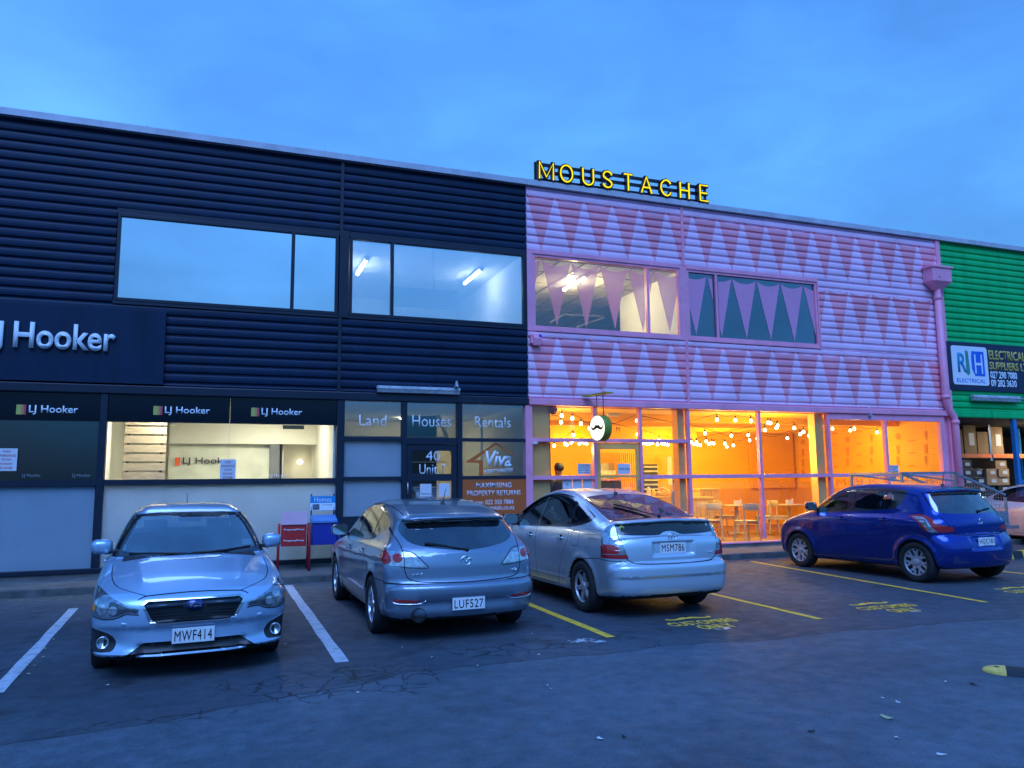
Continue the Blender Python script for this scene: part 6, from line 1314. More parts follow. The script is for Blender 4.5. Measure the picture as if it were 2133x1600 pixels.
# person standing at the left pane, seen from behind
def person(loc, rz, lab):
    t = empty('person', loc, rz, lab, 'person'); me = bpy.data.meshes.new('body')
    J = [((0,0,.98),.135),((0,0,1.12),.125),((0,.01,1.28),.14),((0,0,1.42),.12),((0,.01,1.50),.058),((0,.03,1.58),.085),((0,.025,1.66),.095),((0,.02,1.72),.07),
         ((.19,0,1.41),.062),((.25,.02,1.14),.048),((.24,.16,.98),.036),((.23,.24,.96),.03),((-.19,0,1.41),.062),((-.25,.02,1.14),.048),((-.24,.16,.98),.036),((-.23,.24,.96),.03),
         ((.10,0,.90),.095),((.11,.02,.50),.062),((.11,-.02,.10),.045),((.11,.10,.04),.038),((-.10,0,.90),.095),((-.11,.02,.50),.062),((-.11,-.02,.10),.045),((-.11,.10,.04),.038)]
    E_ = [(0,1),(1,2),(2,3),(3,4),(4,5),(5,6),(6,7),(3,8),(8,9),(9,10),(10,11),(3,12),(12,13),(13,14),(14,15),(0,16),(16,17),(17,18),(18,19),(0,20),(20,21),(21,22),(22,23)]
    me.from_pydata([j[0] for j in J], E_, []); o = bpy.data.objects.new('body', me); link(o, t); sk = o.modifiers.new('s', 'SKIN'); me.skin_vertices[0].data[0].use_root = True
    for i, j in enumerate(J): me.skin_vertices[0].data[i].radius = (j[1], j[1]*(.8 if i < 4 else 1))
    ss = o.modifiers.new('u', 'SUBSURF'); ss.levels = 2; ss.render_levels = 2; me.materials.append(mat('skin', (.28, .15, .09), .6))
    MB().lathe([(0, .13), (.07, .12), (.105, .06), (.108, 0), (.09, -.04), (.0, -.05)], (0, .0, 1.69), 'z', 18).build('hair', mat('dark_hair', (.012, .010, .009), .7), t)
    TS = mat('black_cloth', (.010, .010, .012), .9)
    MB().lathe([(.17, .90), (.165, 1.1), (.185, 1.3), (.20, 1.38), (.14, 1.46), (.075, 1.49), (.06, 1.49)], (0, 0, 0), 'z', 24).build('shirt', TS, t).scale = (1.15, .78, 1)
    for s_ in (-1, 1): MB().tube([(s_*.17, 0, 1.42), (s_*.22, .01, 1.28), (s_*.25, .02, 1.14)], [.085, .072, .066], 12).build('sleeve', TS, t)
    for s_ in (-1, 1): MB().tube([(s_*.09, 0, .98), (s_*.11, .02, .5), (s_*.11, -.01, .10)], [.125, .088, .07], 12).build('trouser_leg', TS, t)
    return t
pp = onY(1165, 1000, 15.35); person((pp.x, 15.35, .17), R(15), 'person in black standing behind the left cafe pane, back to the window')
# ---------------------------------------------------------------- upstairs rooms of the pink unit
TILE = mat('ceiling_tile', (.62, .56, .40), .8, var=.08)
pB = onZ(1288, 622, 6.33); room(PKU, XP+.05, 13.5, FY+.13, 26, 4.0, 6.33, CREAM, CARPET, TILE); room(PKU, XPD+.08, XG-.1, FY+.13, 17.35, 4.02, 6.36, mat('teal_room', (.05, .16, .20), .8), DARKIN, DARKIN)
g = MB(); 
for k in range(13): g.box(XP+.05, 13.4, FY+.3+k*.9, FY+.325+k*.9, 6.318, 6.33)
for k in range(7): g.box(XP+.3+k*.6, XP+.325+k*.6, FY+.13, 26, 6.316, 6.328)
g.build('ceiling_grid', mat('grid_shadow', (.25, .22, .16), .8), PKU)
MB().box(XPD, XPD+.06, FY+.13, pB.y, 4.0, 6.33).build('partition', CREAM, PKU)
tube_light(1222, 577, onZ(1222, 577, 6.27).y, 1.3, LAMPW, 'slanting tube light glowing warm white behind the pennants of the pink unit', 46, (1, .80, .46))
for px0, py0, px1, py1 in ((1145, 672, 1175, 655), (1175, 655, 1262, 660), (1200, 682, 1262, 660)):
    a_ = onY(px0, py0, 19.5); c_ = onY(px1, py1, 19.5); MB().bar(a_, c_, .05).build('pipe_rail', GREYW, PKU)
# ================================================================== GREEN UNIT
GN = empty('commercial_building', (0, 0, 0), 0, 'bright green corrugated metal clad warehouse unit at the right edge', 'building')
clad(GN, XG+.05, 34, 3.30, 7.80, GREEN, FY); gutter(XG+.002, 34, GN); MB().box(XG, 34, FY+.13, 24, 7.70, 7.78).build('roof', FLASH, GN); MB().box(XG-.04, XG+.045, FY-.045, FY+.12, 3.14, 7.80).build('corner_flashing', PINKT, GN, bevel=.005)
MB().box(XG+.05, 18.9, FY-.04, FY+.12, 3.12, 3.30).build('band_flashing', GREEN, GN, bevel=.025); MB().box(18.93, 34, FY-.04, FY+.12, 3.12, 3.30).build('band_flashing', GREEN, GN, bevel=.025)
BLUEP = mat('blue_rack_steel', (.03, .20, .45), .45, var=.15); ORP = mat('orange_beam', (.80, .16, .03), .5, var=.15)
for px in (2120, 2205): xx = onY(px, 950).x; MB().box(xx-.06, xx+.06, FY-.01, FY+.09, .105, 3.12).build('door_post', BLUEP, GN)
xx = onY(2120, 950).x; MB().box(xx+.06, 22, FY, FY+.08, 1.42, 1.50).build('transom', BLUEP, GN)
room(GN, XG+.10, 30, FY+.13, 21, .17, 3.11, mat('warehouse_wall', (.10, .09, .08), .9), CONC, DARKIN)
BLKBOX = mat('black_carton', (.015, .015, .018), .45, var=.3); LBL = mat('carton_label', (.55, .55, .52), .5, var=.3, vscale=30)
rk = empty('storage_rack', (18.0, 16.0, .17), 0, 'blue and orange pallet rack inside the green unit', 'rack')
for xx in (.35, 2.75, 5.2): MB().box(xx-.04, xx+.04, 0, .06, 0, 2.9).build('upright', BLUEP, rk); MB().box(xx-.04, xx+.04, .9, .96, 0, 2.9).build('upright', BLUEP, rk)
for z in (2.02,): 
    for a_, c_ in ((.39, 2.71), (2.79, 5.16)): MB().box(a_, c_, -.02, .04, z-.06, z+.05).build('beam', ORP, rk); MB().box(a_, c_, .92, .98, z-.06, z+.05).build('beam', ORP, rk)
MB().box(.3, 5.2, .0, .98, 1.97, 2.0).build('deck', SHELFM, rk)
def carton(x, y, z, w, d_, h, m_, lab, group, lbl=True, rz=0):
    t = empty('carton', (x, y, z), rz, lab, 'carton', group); MB().box(-w/2, w/2, 0, d_, 0, h).build('box', m_, t, bevel=.006)
    if m_ is CARD: MB().box(-.03, .03, -.002, d_, h, h+.001).build('tape', SHELFM, t)
    if lbl: MB().box(-w*.1, w*.32, -.004, -.001, h*.35, h*.75).build('carton_label', LBL, t)
n_ = 0; cols_ = ['leftmost', 'second', 'third', 'fourth', 'fifth', 'sixth', 'seventh', 'eighth']
for r_ in range(8):
    for c_ in range(7):
        w_ = .44; x = 18.05+c_*.46; z = .17+r_*.235
        if r_ == 7 and c_ in (0, 4, 5): continue
        brown = (r_ >= 5 and c_ in (0, 5, 6) or (r_ == 6 and c_ == 2)); carton(x, 15.75+rnd.uniform(-.05, .05), z, w_-.01, .5, .23, CARD if brown else BLKBOX, '%s carton, %s column from the left, %s row up, under the orange beam' % ('brown' if brown else 'black', cols_[c_].replace('leftmost', 'first'), ('first', 'second', 'third', 'fourth', 'fifth', 'sixth', 'seventh', 'eighth')[r_]), 'cartons stacked under the orange beam', rz=rnd.uniform(-.04, .04))
for c_, (x, w_, h) in enumerate(((17.95, .46, .85), (18.45, .50, .62), (18.95, .46, .86), (19.45, .5, .75), (19.98, .5, .88), (20.5, .5, .7), (21.05, .5, .85))):
    carton(x, 16.02, 2.175, w_-.02, .5, h, CARD, 'large brown carton, %s on the upper rack level of the green unit' % cols_[c_], 'large cartons on the upper rack level', lbl=c_ % 2 == 0)
carton(17.9, 15.2, .17+6*.235-.02, .55, .45, .42, CARD, 'brown carton on top of the leftmost black column inside the green unit', 'loose cartons'); carton(18.3, 15.2, 2.05-.5, .45, .4, .38, CARD, 'brown carton perched beside the pink downpipe inside the green unit', 'loose cartons') if False else None
wl = MB().box(21.6, 23.4, 14.9, 15.1, 3.03, 3.07).build('ceiling_light', emat('added_warehouse_glow', (1, .88, .66), 120), label='added glowing bar, out of frame, that brightens the inside of the green unit', cat='ceiling light')  # unseen lamp, added past the right frame edge to brighten the cartons
# ================================================================== SIGNS AND THINGS ON THE FRONT
WLET = mat('white_letters', (.80, .82, .84), .4, var=.02); WHITEV = mat('white_vinyl', (.85, .87, .9), .4, var=0)
q = (X(-240, 700), X(345, 700), 3.295, Zf(200, 629)); sg = empty('shop_sign', (0, 0, 0), 0, 'large flat black sign board with raised white lettering, its left end out of frame', 'sign')
MB().box(X(-330, 700), X(345, 700), FY-.07, FY-.012, 3.31, Zf(347, 651)).build('sign_board', BLACK, sg, bevel=.004)
hz0, hz1 = Zf(32, 725), Zf(34, 673)
text('raised_letters', 'Hooker', X(32, 700), X(243, 700), hz0-.01, hz1+.01, FY-.08, WLET, sg, ext=.05, bold=.018, res=4)
xj = X(10, 700); text('raised_letters', 'LJ', xj-.52, xj, hz0-.10, hz1, FY-.08, WLET, sg, ext=.05, bold=.018, res=4)
MB().box(xj-1.35, xj-.66, FY-.10, FY-.07, hz0-.04, hz1+.02).build('logo_block', mat('logo_yellow', (.70, .50, .04), .5), sg)
LY = mat('logo_yellow_small', (.52, .48, .10), .5, var=0); LR = mat('logo_red_small', (.60, .08, .10), .5, var=0); LO = mat('logo_orange_small', (.62, .26, .08), .5, var=0)
for px0, px1, tx0, tx1, py0, py1, lab in ((33.5, 54, 60, 163, 841.5, 867, 'over the dark window at far left'), (319.5, 338.5, 343.5, 438, 844.5, 868, 'over the left half of the lit window'), (523.5, 540.5, 545, 630, 848, 871, 'over the right half of the lit window')):
    g = empty('fascia_lettering', (0, 0, 0), 0, 'small white company name with coloured block '+lab, 'sign', 'small company names on the black fascia')
    a_, c_ = X(px0, 850), X(px1, 850); z0_, z1_ = Zf(px0, py1-4), Zf(px0, py0+1); w_ = c_-a_; y_ = FY+.012
    MB().box(a_, a_+w_*.5, y_, FY+.0195, z0_, z1_).build('logo_block', LY, g); MB().box(a_+w_*.5, a_+w_*.76, y_, FY+.0195, z0_, z1_).build('logo_block', LO, g); MB().box(a_+w_*.76, c_, y_, FY+.0195, z0_, z1_).build('logo_block', LR, g)
    text('letters', 'LJ Hooker', X(tx0, 850), X(tx1, 850), Zf(tx0, py1-3), Zf(tx0, py0+2), FY+.012, WHITEV, g, ext=.006, bold=.015)
# vinyl lettering on the entry panes
def vinyl(body, px0, py0, px1, py1, lab, y=FY+.046, bold=-.004, group='white vinyl words on the entry glass', m_=None, **k):
    x0_, x1_, z0_, z1_ = bx(px0, py0, px1, py1, FY); return text('vinyl_lettering', body, x0_, x1_, z0_, z1_, y, m_ or WHITEV, None, ext=.001, bold=bold, label=lab, cat='lettering', group=group, **k)
vinyl('Land', 749, 864, 806, 886.5, 'white word Land on the top left entry pane'); vinyl('Houses', 860, 865, 941, 889, 'white word Houses on the pane over the black entry door'); vinyl('Rentals', 991, 868, 1065.5, 890.5, 'white word Rentals on the top right entry pane')
vinyl('40', 887.5, 939, 917.5, 960.5, 'white number 40 on the entry door', FY+.014); vinyl('Unit 7', 874, 967, 928, 987.5, 'white words Unit 7 on the entry door', FY+.014)
OR_ = mat('orange_vinyl', (.62, .14, .02), .45, var=.03); vg = empty('window_logo', (0, 0, 0), 0, 'orange house outline logo with slanted white name on the right entry pane', 'logo')
P2 = lambda L_: [(onY(a_, c_, FY).x, onY(a_, c_, FY).z) for a_, c_ in L_]
poly_obj('house_outline', P2([(971.5, 962), (1012, 936), (1034, 921.3), (1074, 947), (1073, 949), (1034, 926.5), (1014, 941), (990, 959), (1004, 958), (1007.5, 962), (1007.5, 988), (1004, 991), (999.5, 990), (999.5, 966), (996, 964), (974, 964)]), WM(FY+.046), OR_, vg, ext=.001)
text('logo_letters', 'Viva', *bx(1013, 939, 1067, 973, FY), FY+.045, WHITEV, vg, ext=.001, bold=.02, shear=.25)
poly_obj('logo_underline', P2([(1009, 977.5), (1069, 968), (1069.5, 969.5), (1009.5, 979.2)]), WM(FY+.046), OR_, vg, ext=.001)
tm = text('logo_letters', 'PROPERTY MANAGEMENT', 0, X(1071, 980)-X(1010, 980), 0, .085, FY+.045, WHITEV, vg, ext=.001, bold=.01); tm.location = (X(1010, 980), 0, Zf(1010, 987)); tm.rotation_euler = (0, -.055, 0)
og = empty('wall_sign', (0, 0, 0), 0, 'orange panel with white wording below the house logo, right of the entry door', 'sign')
x0_, x1_, z0_, z1_ = pD2[1], XP-.06, Zf(1060, 1070), e3
MB().box(x0_, x1_, FY-.012, FY+.03, z0_, z1_).build('sign_board', mat('orange_board', (.55, .115, .02), .5, var=.05), og)
for body, px0, py0, px1, py1, bo in (('MAXIMISING', 992, 1005.5, 1065, 1016, .012), ('PROPERTY RETURNS', 972.5, 1021.5, 1084, 1032, .012), ('Phone: 022 350 7884', 978, 1041, 1069, 1050.5, 0), ('www.vivarentals.co.nz', 972, 1052.5, 1071, 1062, 0)):
    text('sign_letters', body, *bx(px0, py0, px1, py1, FY), FY-.0125, WHITEV, og, ext=.0006, bold=bo*.4)
mu = empty('painted_panel', (0, 0, 0), 0, 'blue and green graffiti panel under the orange sign beside the silver hatchback mirror', 'panel')
def graffiti():
    m_, nt, b = newmat('graffiti'); N = nt.nodes.new; L = nt.links.new; tc = N('ShaderNodeTexCoord'); no = N('ShaderNodeTexNoise'); no.inputs['Scale'].default_value = 5; no.inputs['Distortion'].default_value = 2.5; L(tc.outputs['Object'], no.inputs[0]); r = N('ShaderNodeValToRGB'); L(no.outputs[0], r.inputs[0])
    e = r.color_ramp.elements; e[0].position = .38; e[0].color = (.01, .02, .03, 1); e[1].position = .72; e[1].color = (.02, .12, .07, 1)
    for p, c in ((.43, (.01, .10, .30)), (.52, (.02, .22, .55)), (.57, (.55, .65, .7)), (.60, (.01, .02, .05)), (.66, (.05, .30, .16))): x = e.new(p); x.color = (*c, 1)
    L(r.outputs[0], b.inputs['Base Color']); return m_
MB().box(pD2[1], XP+.03, FY-.004, FY+.05, b_z0, Zf(1080, 1083)).build('board', graffiti(), mu)
# notices
def notice(px0, py0, px1, py1, lines, lab, ink=INK, y=FY+.022, title=None, tilt=0, group='paper notices on the shop fronts', m_=None):
    x0_, x1_, z0_, z1_ = bx(px0, py0, px1, py1, FY); t = empty('paper_notice', ((x0_+x1_)/2, y, (z0_+z1_)/2), 0, lab, 'notice', group); w_, h_ = (x1_-x0_)/2, (z1_-z0_)/2
    MB().box(-w_, w_, -.001, .001, -h_, h_).build('sheet', m_ or PAPER, t)
    n = len(lines)
    for i, s_ in enumerate(lines):
        if not s_: continue
        zc = h_*(1-(2*i+1)/n)*.92; hh = h_/n*.55; ww = w_*min(.85, .13*len(s_)+.1); text('notice_text', s_, -ww, ww, zc-hh, zc+hh, -.0022, ink, t, ext=.0005, bold=.01)
    return t
NP = ['NO', 'PARKING', 'YOU', 'WILL BE', 'TOWED']
notice(458, 957, 491, 1000.5, ['NO', 'PARKING', 'TOW', 'AWAY', 'ZONE'], 'white notice with red wording at the foot of the lit reception glass', INKR); notice(-10, 934, 35, 981, ['NO', 'PARKING', 'TOW', 'AWAY', 'ZONE'], 'white notice with red wording on the dark window at the left edge', INKR)
notice(1204, 966, 1231, 988, ['HOURS', 'MON - FRI 9am-5pm', 'SAT 10-4', 'SUN closed'], 'white opening hours sheet on the left cafe pane', y=FY+.024); notice(1287, 966, 1313.5, 988, ['', "WE'RE OPEN", ''], "white sheet reading we're open on the mustard cafe door", y=FY+.012)
notice(1173, 997, 1193, 1021, ['', 'A', ''], 'white grade sheet with a big letter A in the lower left cafe pane', y=FY+.024); notice(1194, 997, 1213.5, 1021, ['', '', '', ''], 'blank framed sheet between the letter A sheet and the door post', y=FY+.024); notice(1215, 997, 1235.5, 1021, ['', '', '', ''], 'blank bordered sheet nearest the cafe door post', y=FY+.024)
notice(875, 1008, 899, 1034, ['', '', 'Thank you'], 'white sheet with yellow slanted bands, left on the entry door', y=FY+.012); notice(914, 1007, 937, 1034, ['', '', ''], 'white patterned sheet, right on the entry door', y=FY+.012)
notice(1853, 969, 1873.5, 985, ['PLEASE', 'KEEP', 'CLEAR'], 'small white sheet on the pink post above the blue hatchback'); notice(1855, 993, 1869, 1003, ['', ''], 'tiny white sheet low on the pink post above the blue hatchback')
YB = mat('yellow_band', (.5, .45, .1), .6, var=0)
for k in range(3): q = onY(881+k*6, 1020, FY); poly_obj('notice_stripe', [(q.x-.03, q.z-.05), (q.x, q.z-.05), (q.x+.05, q.z+.07), (q.x+.02, q.z+.07)], WM(FY+.0095), YB, ext=.0003, label='yellow diagonal band %s on the striped door notice' % ('left', 'middle', 'right')[k], cat='notice stripe', group='yellow bands on the door notice') if False else None
# frieze of small names along the transom of the lit window
FRZ = mat('dim_vinyl', (.30, .32, .36), .6, var=0)
for px in (150, 45, 562): 
    g = vinyl('LJ Hooker', px, 987, px+38, 996, 'small pale company name low on the glass, '+{150: 'right one on the dark window', 45: 'left one on the dark window', 562: 'right of the towing notice'}[px], m_=FRZ if px < 300 else WHITEV, group='small names low on the glass', y=FY+.048)
# roof sign
NEON = emat('yellow_neon', (1.0, .80, .02), 1.25); NB = mat('sign_black', (.008, .010, .015), .35)
rs = empty('roof_sign', (6.0, FY-.05, 7.93), 0, 'yellow neon MOUSTACHE letters on a black rail frame along the parapet', 'sign')
zb0, zt0 = 7.955-7.93, 8.34-7.93
for z in (.055, .24, .40): MB().box(0, 4.32, .06, .10, z-.035, z+.035).build('rail', NB, rs)
for x in (.02, 1.1, 1.75, 2.2, 3.1, 4.05, 4.28): MB().box(x-.02, x+.02, .04, .10, -.0, .43).build('rail_post', NB, rs)
LET = {'M': [[(0, 0), (0, 1), (.5, .12), (1, 1), (1, 0)]], 'O': [[(.5+.5*math.cos(a), .5+.5*math.sin(a)) for a in [2*math.pi*k/24 for k in range(25)]]], 'U': [[(0, 1), (0, .35)]+[(.5+.5*math.cos(a), .33+.33*math.sin(a)) for a in [math.pi+math.pi*k/10 for k in range(11)]]+[(1, 1)]],
  'S': [[(.95, .80), (.85, .93), (.55, 1.0), (.25, .95), (.08, .80), (.10, .64), (.30, .55), (.65, .46), (.90, .34), (.95, .20), (.80, .06), (.50, 0), (.18, .06), (.02, .22)]], 'T': [[(0, 1), (1, 1)], [(.5, 1), (.5, 0)]], 'A': [[(0, 0), (.5, 1), (1, 0)], [(.18, .34), (.82, .34)]],
  'C': [[(.97, .78), (.85, .92), (.6, 1.0), (.3, .93), (.08, .74), (0, .5), (.08, .26), (.3, .07), (.6, 0), (.85, .08), (.97, .22)]], 'H': [[(0, 0), (0, 1)], [(1, 0), (1, 1)], [(0, .5), (1, .5)]], 'E': [[(1, 1), (0, 1), (0, 0), (1, 0)], [(0, .5), (.9, .5)]]}
xs_ = [(6.06, 6.38), (6.55, 6.83), (7.08, 7.33), (7.56, 7.79), (8.09, 8.29), (8.52, 8.78), (9.02, 9.28), (9.53, 9.76), (10.06, 10.27)]
for ch, (a_, c_) in zip('MOUSTACHE', xs_):
    L0 = empty('sign_letter', (a_-6.0, -.02, .03)); L0.parent = rs; w_ = c_-a_; h_ = .37
    tr = MB(); ne = MB()
    for s_ in LET[ch]:
        P = [(u*w_, v_*h_) for u, v_ in s_]
        for i in range(len(P)-1):
            p, q = Vector((P[i][0], 0, P[i][1])), Vector((P[i+1][0], 0, P[i+1][1])); d_ = (q-p).normalized()*.03; tr.bar(p-d_, q+d_, .082, .070, up=(0, 1, 0))
        ne.tube([(x, -.052, z) for x, z in P], .0165, 8)
    tr.build('letter_can', NB, L0); ne.build('neon_tube', NEON, L0)
# round projecting sign
c0 = onY(1251.5, 892, 13.95); rsn = empty('projecting_sign', (c0.x, 13.95, c0.z), R(10), 'round lit white sign with a black moustache and green rim, projecting from the pink front', 'sign'); rr = .262
MB().lathe([(0, -.09), (rr*.97, -.09), (rr, -.085), (rr, .085), (rr*.97, .09), (0, .09)], axis='x', n=48).build('sign_drum', mat('moss_green_rim', (.22, .30, .03), .5, var=.12), rsn)
FACE = emat('sign_face_glow', (1.0, 1.0, .86), 1.5)
MB().lathe([(rr*.955, 0), (0, 0)], (-.0925, 0, 0), 'x', 48).build('lit_face', FACE, rsn); MB().lathe([(rr*.955, 0), (0, 0)], (.0925, 0, 0), 'x', 48).build('lit_face', FACE, rsn)
MF = Matrix(((0, 0, -1, -.0945), (-1, 0, 0, 0), (0, 1, 0, 0), (0, 0, 0, 1))); poly_obj('moustache_emblem', moustache(0, .02, .38, .19), MF, mat('emblem_black', (.02, .018, .005), .6, var=0), rsn, ext=.001)
text('rim_letters', 'M O U S T A C H E', -.13, .13, -.225, -.19, 0, mat('faint_green', (.35, .5, .3), .5), rsn, M=MF, ext=.001)
hb = MB(); 
for y_ in (-.10, .12): hb.tube([(0, y_, rr-.02), (0, y_, 3.33-c0.z)], .010, 6)
hb.build('hanger', mat('sign_olive', (.20, .20, .03), .5), rsn); MB().box(-.09, .09, -.32, .50, 3.33-c0.z, 3.355-c0.z).build('bracket_plate', mat('bracket_olive', (.38, .36, .04), .5), rsn)
text('sign_plate_letters', 'MOUSTACHE', -.20, .18, -.02, .04, 0, WHITEV, rsn, M=Matrix(((.95, 0, 0, 0), (0, 0, -1, -.325), (0, 1, 0, 3.39-c0.z), (0, 0, 0, 1))), ext=.004)
# fluorescent batten over the entry, second on the green unit
def outdoor_batten(px0, px1, py, lab, globe=True, hh=.11):
    x0_, x1_ = X(px0, py), X(px1, py); z = Zf((px0+px1)/2, py); t = empty('batten_light', ((x0_+x1_)/2, FY-.02, z), 0, lab, 'wall light'); w_ = (x1_-x0_)/2; DW = mat('weathered_batten', (.50, .54, .56), .5, var=.25, vscale=9)
    MB().box(-w_, w_, -.13, 0, 0, hh*.55).build('housing', DW, t, bevel=.012); MB().prism([(-.12, 0), (-.10, -hh*.55), (-.03, -hh*.6), (0, 0)], -w_+.01, w_-.01, 'yz').build('diffuser', mat('dull_diffuser', (.36, .40, .42), .35, var=.3, vscale=10), t)
    for k in range(4): MB().box(-w_+.25+k*(w_*2-.5)/3-.012, -w_+.25+k*(w_*2-.5)/3+.012, -.14, -.02, hh*.55, hh*.62).build('clip', CM['alloy'], t)
    MB().box(-w_+.1, -w_+.14, 0, .04, -.02, .03).build('bracket', CM['alloy'], t); MB().box(w_-.14, w_-.1, 0, .04, -.02, .03).build('bracket', CM['alloy'], t)
    if globe:
        MB().lathe([(0, .10), (.022, .09), (.035, .02), (.045, -.01), (.042, -.04), (.02, -.055), (0, -.055)], (w_-.09, -.16, .10), 'z', 16).build('sensor', mat('sensor_grey', (.22, .25, .28), .3, var=.3), t); MB().lathe([(.018, 0), (.016, -.01), (0, -.012)], (w_-.09, -.203, .095), 'y', 10).build('sensor_eye', CM['mirror'], t)
    return t
outdoor_batten(783, 955, 814, 'dirty white fluorescent batten with a sensor over the black entry door'); outdoor_batten(2019, 2117, 831, 'grey fluorescent batten under the green unit sign', False, .13)
MB().box(X(2117, 831), X(2180, 832), FY-.04, FY-.01, Zf(2120, 831)-.01, Zf(2120, 831)+.02).build('conduit', mat('conduit_green', (.2, .6, .5), .5), label='pale conduit running right from the green unit batten', cat='conduit')
# small boxes on the pink wall
al = onY(1115, 709, FY); t = empty('alarm_box', (al.x, FY-.02, al.z), 0, 'small pink camera box with a blue lens below the pink upstairs window', 'alarm box'); b = MB(); b.prism([(0, -.12), (-.10, -.12), (-.13, .02), (-.10, .12), (0, .12)], -.09, .09, 'yz'); b.build('casing', PINKT, t, bevel=.01); MB().box(.03, .085, -.125, -.11, .04, .10).build('lens', mat('blue_lens', (.02, .03, .5), .2), t); MB().box(-.14, -.09, -.08, 0, -.08, .10).build('mount', PINKT, t)
MB().lathe([(0, .012), (.095, .012), (.10, .02), (.05, .06), (0, .06)], (0, 0, 0), 'y', 20).build('alarm_bell', mat('red_bell', (.45, .01, .01), .3, coat=1), loc=(X(1155, 855), FY+.055, Zf(1155, 853)), label='red alarm bell in the top left corner of the cafe window', cat='bell')
wc = onY(1812, 868, FY-.06); t = empty('bulkhead_lamp', (wc.x, wc.y, wc.z), 0, 'unlit wire-cage lamp hanging under the pink band above the blue hatchback', 'lamp'); LW = mat('lamp_white', (.7, .62, .7), .4)
b = MB(); 
for k in range(6):
    a_ = math.pi*k/3; b.tube([(.02*math.cos(a_), .02*math.sin(a_), .12), (.07*math.cos(a_), .07*math.sin(a_), .02), (.06*math.cos(a_), .06*math.sin(a_), -.06), (0, 0, -.11)], .005, 5)
b.build('cage', LW, t); MB().tube([(0, .06, .26), (0, 0, .22), (0, 0, .12)], .01, 6).build('lamp_arm', LW, t); MB().lathe([(0, .06), (.035, .04), (.04, -.02), (0, -.05)], (0, 0, 0), 'z', 12).build('glass_globe', CM['glass'], t)
MB().box(X(1108, 925), X(1117, 925), FY-.07, FY-.03, Zf(1110, 925), Zf(1110, 920.5)).build('bracket', PAPER, label='small grey bracket under the upper transom at the left end of the pink front', cat='bracket')
# rainwater head and downpipe
rh = onY(1948, 583, FY-.2); xh = (16.72+17.25)/2+.02
t = empty('downpipe', (17.18, FY-.16, 0), 0, 'lilac downpipe with a boxy rainwater head at the joint of the pink and green units', 'downpipe')
b = MB(); b.box(-.33, .33, -.17, .13, 6.60, 6.95); b.build('rainwater_head', PINKT, t, bevel=.008); MB().box(-.37, .37, -.20, .13, 6.95, 7.01).build('head_rim', PINKT, t, bevel=.008)
b = MB(); v8 = [(-.33, -.17, 6.60), (.33, -.17, 6.60), (.33, .13, 6.60), (-.33, .13, 6.60), (-.07, -.02, 6.40), (.11, -.02, 6.40), (.11, .12, 6.40), (-.07, .12, 6.40)]; b.add(v8, [(0, 1, 5, 4), (1, 2, 6, 5), (2, 3, 7, 6), (3, 0, 4, 7), (4, 5, 6, 7)]); b.build('head_funnel', PINKT, t); MB().lathe([(.02, 0), (.02, -.004), (0, -.004)], (-.10, -.171, 6.70), 'y', 10).build('overflow_hole', BLACKT, t)
b = MB(); b.tube([(.02, .04, 6.42), (.02, .04, 3.66), (.04, .04, 3.52), (.13, .06, 3.30), (.27, .06, 3.12), (.30, .06, 3.0), (.30, .06, .12)], .085, 16); b.build('pipe', PINKT, t)
for z, x in ((6.2, .02), (3.62, .02), (2.98, .30), (1.2, .30)): MB().lathe([(.085, -.05), (.098, -.045), (.098, .045), (.085, .05)], (x, .05 if z < 3.3 else .04, z), 'z', 18).build('collar', PINKT, t)
# electrical supplier sign
es = empty('shop_sign', (0, 0, 0), 0, 'dark sign board with a white rounded logo panel and gold wording on the green wall', 'sign'); x0_ = X(1971, 760); zs0, zs1 = onY(1975, 812, FY).z, onY(1969, 711, FY).z
MB().box(x0_, x0_+6.2, FY-.05, FY-.005, zs0, zs1).build('sign_board', mat('navy_board', (.012, .016, .05), .35), es)
lx0, lx1, lz0, lz1 = X(1979, 760), X(2053, 760), onY(1984, 801, FY).z, onY(1979, 720, FY).z
def rrect(x0, x1, z0, z1, r): return arcpts(x1-r, z1-r, r, 0, 90, 5)+arcpts(x0+r, z1-r, r, 90, 180, 5)+arcpts(x0+r, z0+r, r, 180, 270, 5)+arcpts(x1-r, z0+r, r, 270, 360, 5)
poly_obj('logo_panel', rrect(lx0, lx1, lz0, lz1, .08), WM(FY-.051), WLET, es, ext=.012); lw, lh = lx1-lx0, lz1-lz0
MBLUE = mat('logo_blue', (.01, .14, .62), .5, var=0); MCY = mat('logo_teal', (.02, .30, .52), .5, var=0); MGR = mat('logo_green', (.06, .28, .22), .5, var=0)
poly_obj('logo_shape', [(lx0+lw*.56, lz0+lh*.88), (lx0+lw*.90, lz0+lh*.88), (lx0+lw*.90, lz0+lh*.24), (lx0+lw*.62, lz0+lh*.24), (lx0+lw*.54, lz0+lh*.42), (lx0+lw*.54, lz0+lh*.70)], WM(FY-.064), MBLUE, es, ext=.004)
poly_obj('logo_shape', [(lx0+lw*.38, lz0+lh*.90), (lx0+lw*.46, lz0+lh*.86), (lx0+lw*.48, lz0+lh*.30), (lx0+lw*.42, lz0+lh*.24), (lx0+lw*.38, lz0+lh*.30)], WM(FY-.064), MGR, es, ext=.003)
text('logo_letter', 'R', lx0+lw*.15, lx0+lw*.40, lz0+lh*.32, lz0+lh*.82, FY-.0642, MCY, es, ext=.006, bold=.02); text('logo_letter', 'H', lx0+lw*.62, lx0+lw*.84, lz0+lh*.30, lz0+lh*.80, FY-.069, WLET, es, ext=.004); text('logo_word', 'ELECTRICAL', lx0+lw*.10, lx0+lw*.90, lz0+lh*.06, lz0+lh*.16, FY-.0642, MBLUE, es, ext=.003)
GOLD = mat('gold_letters', (.62, .46, .10), .4, var=.1)
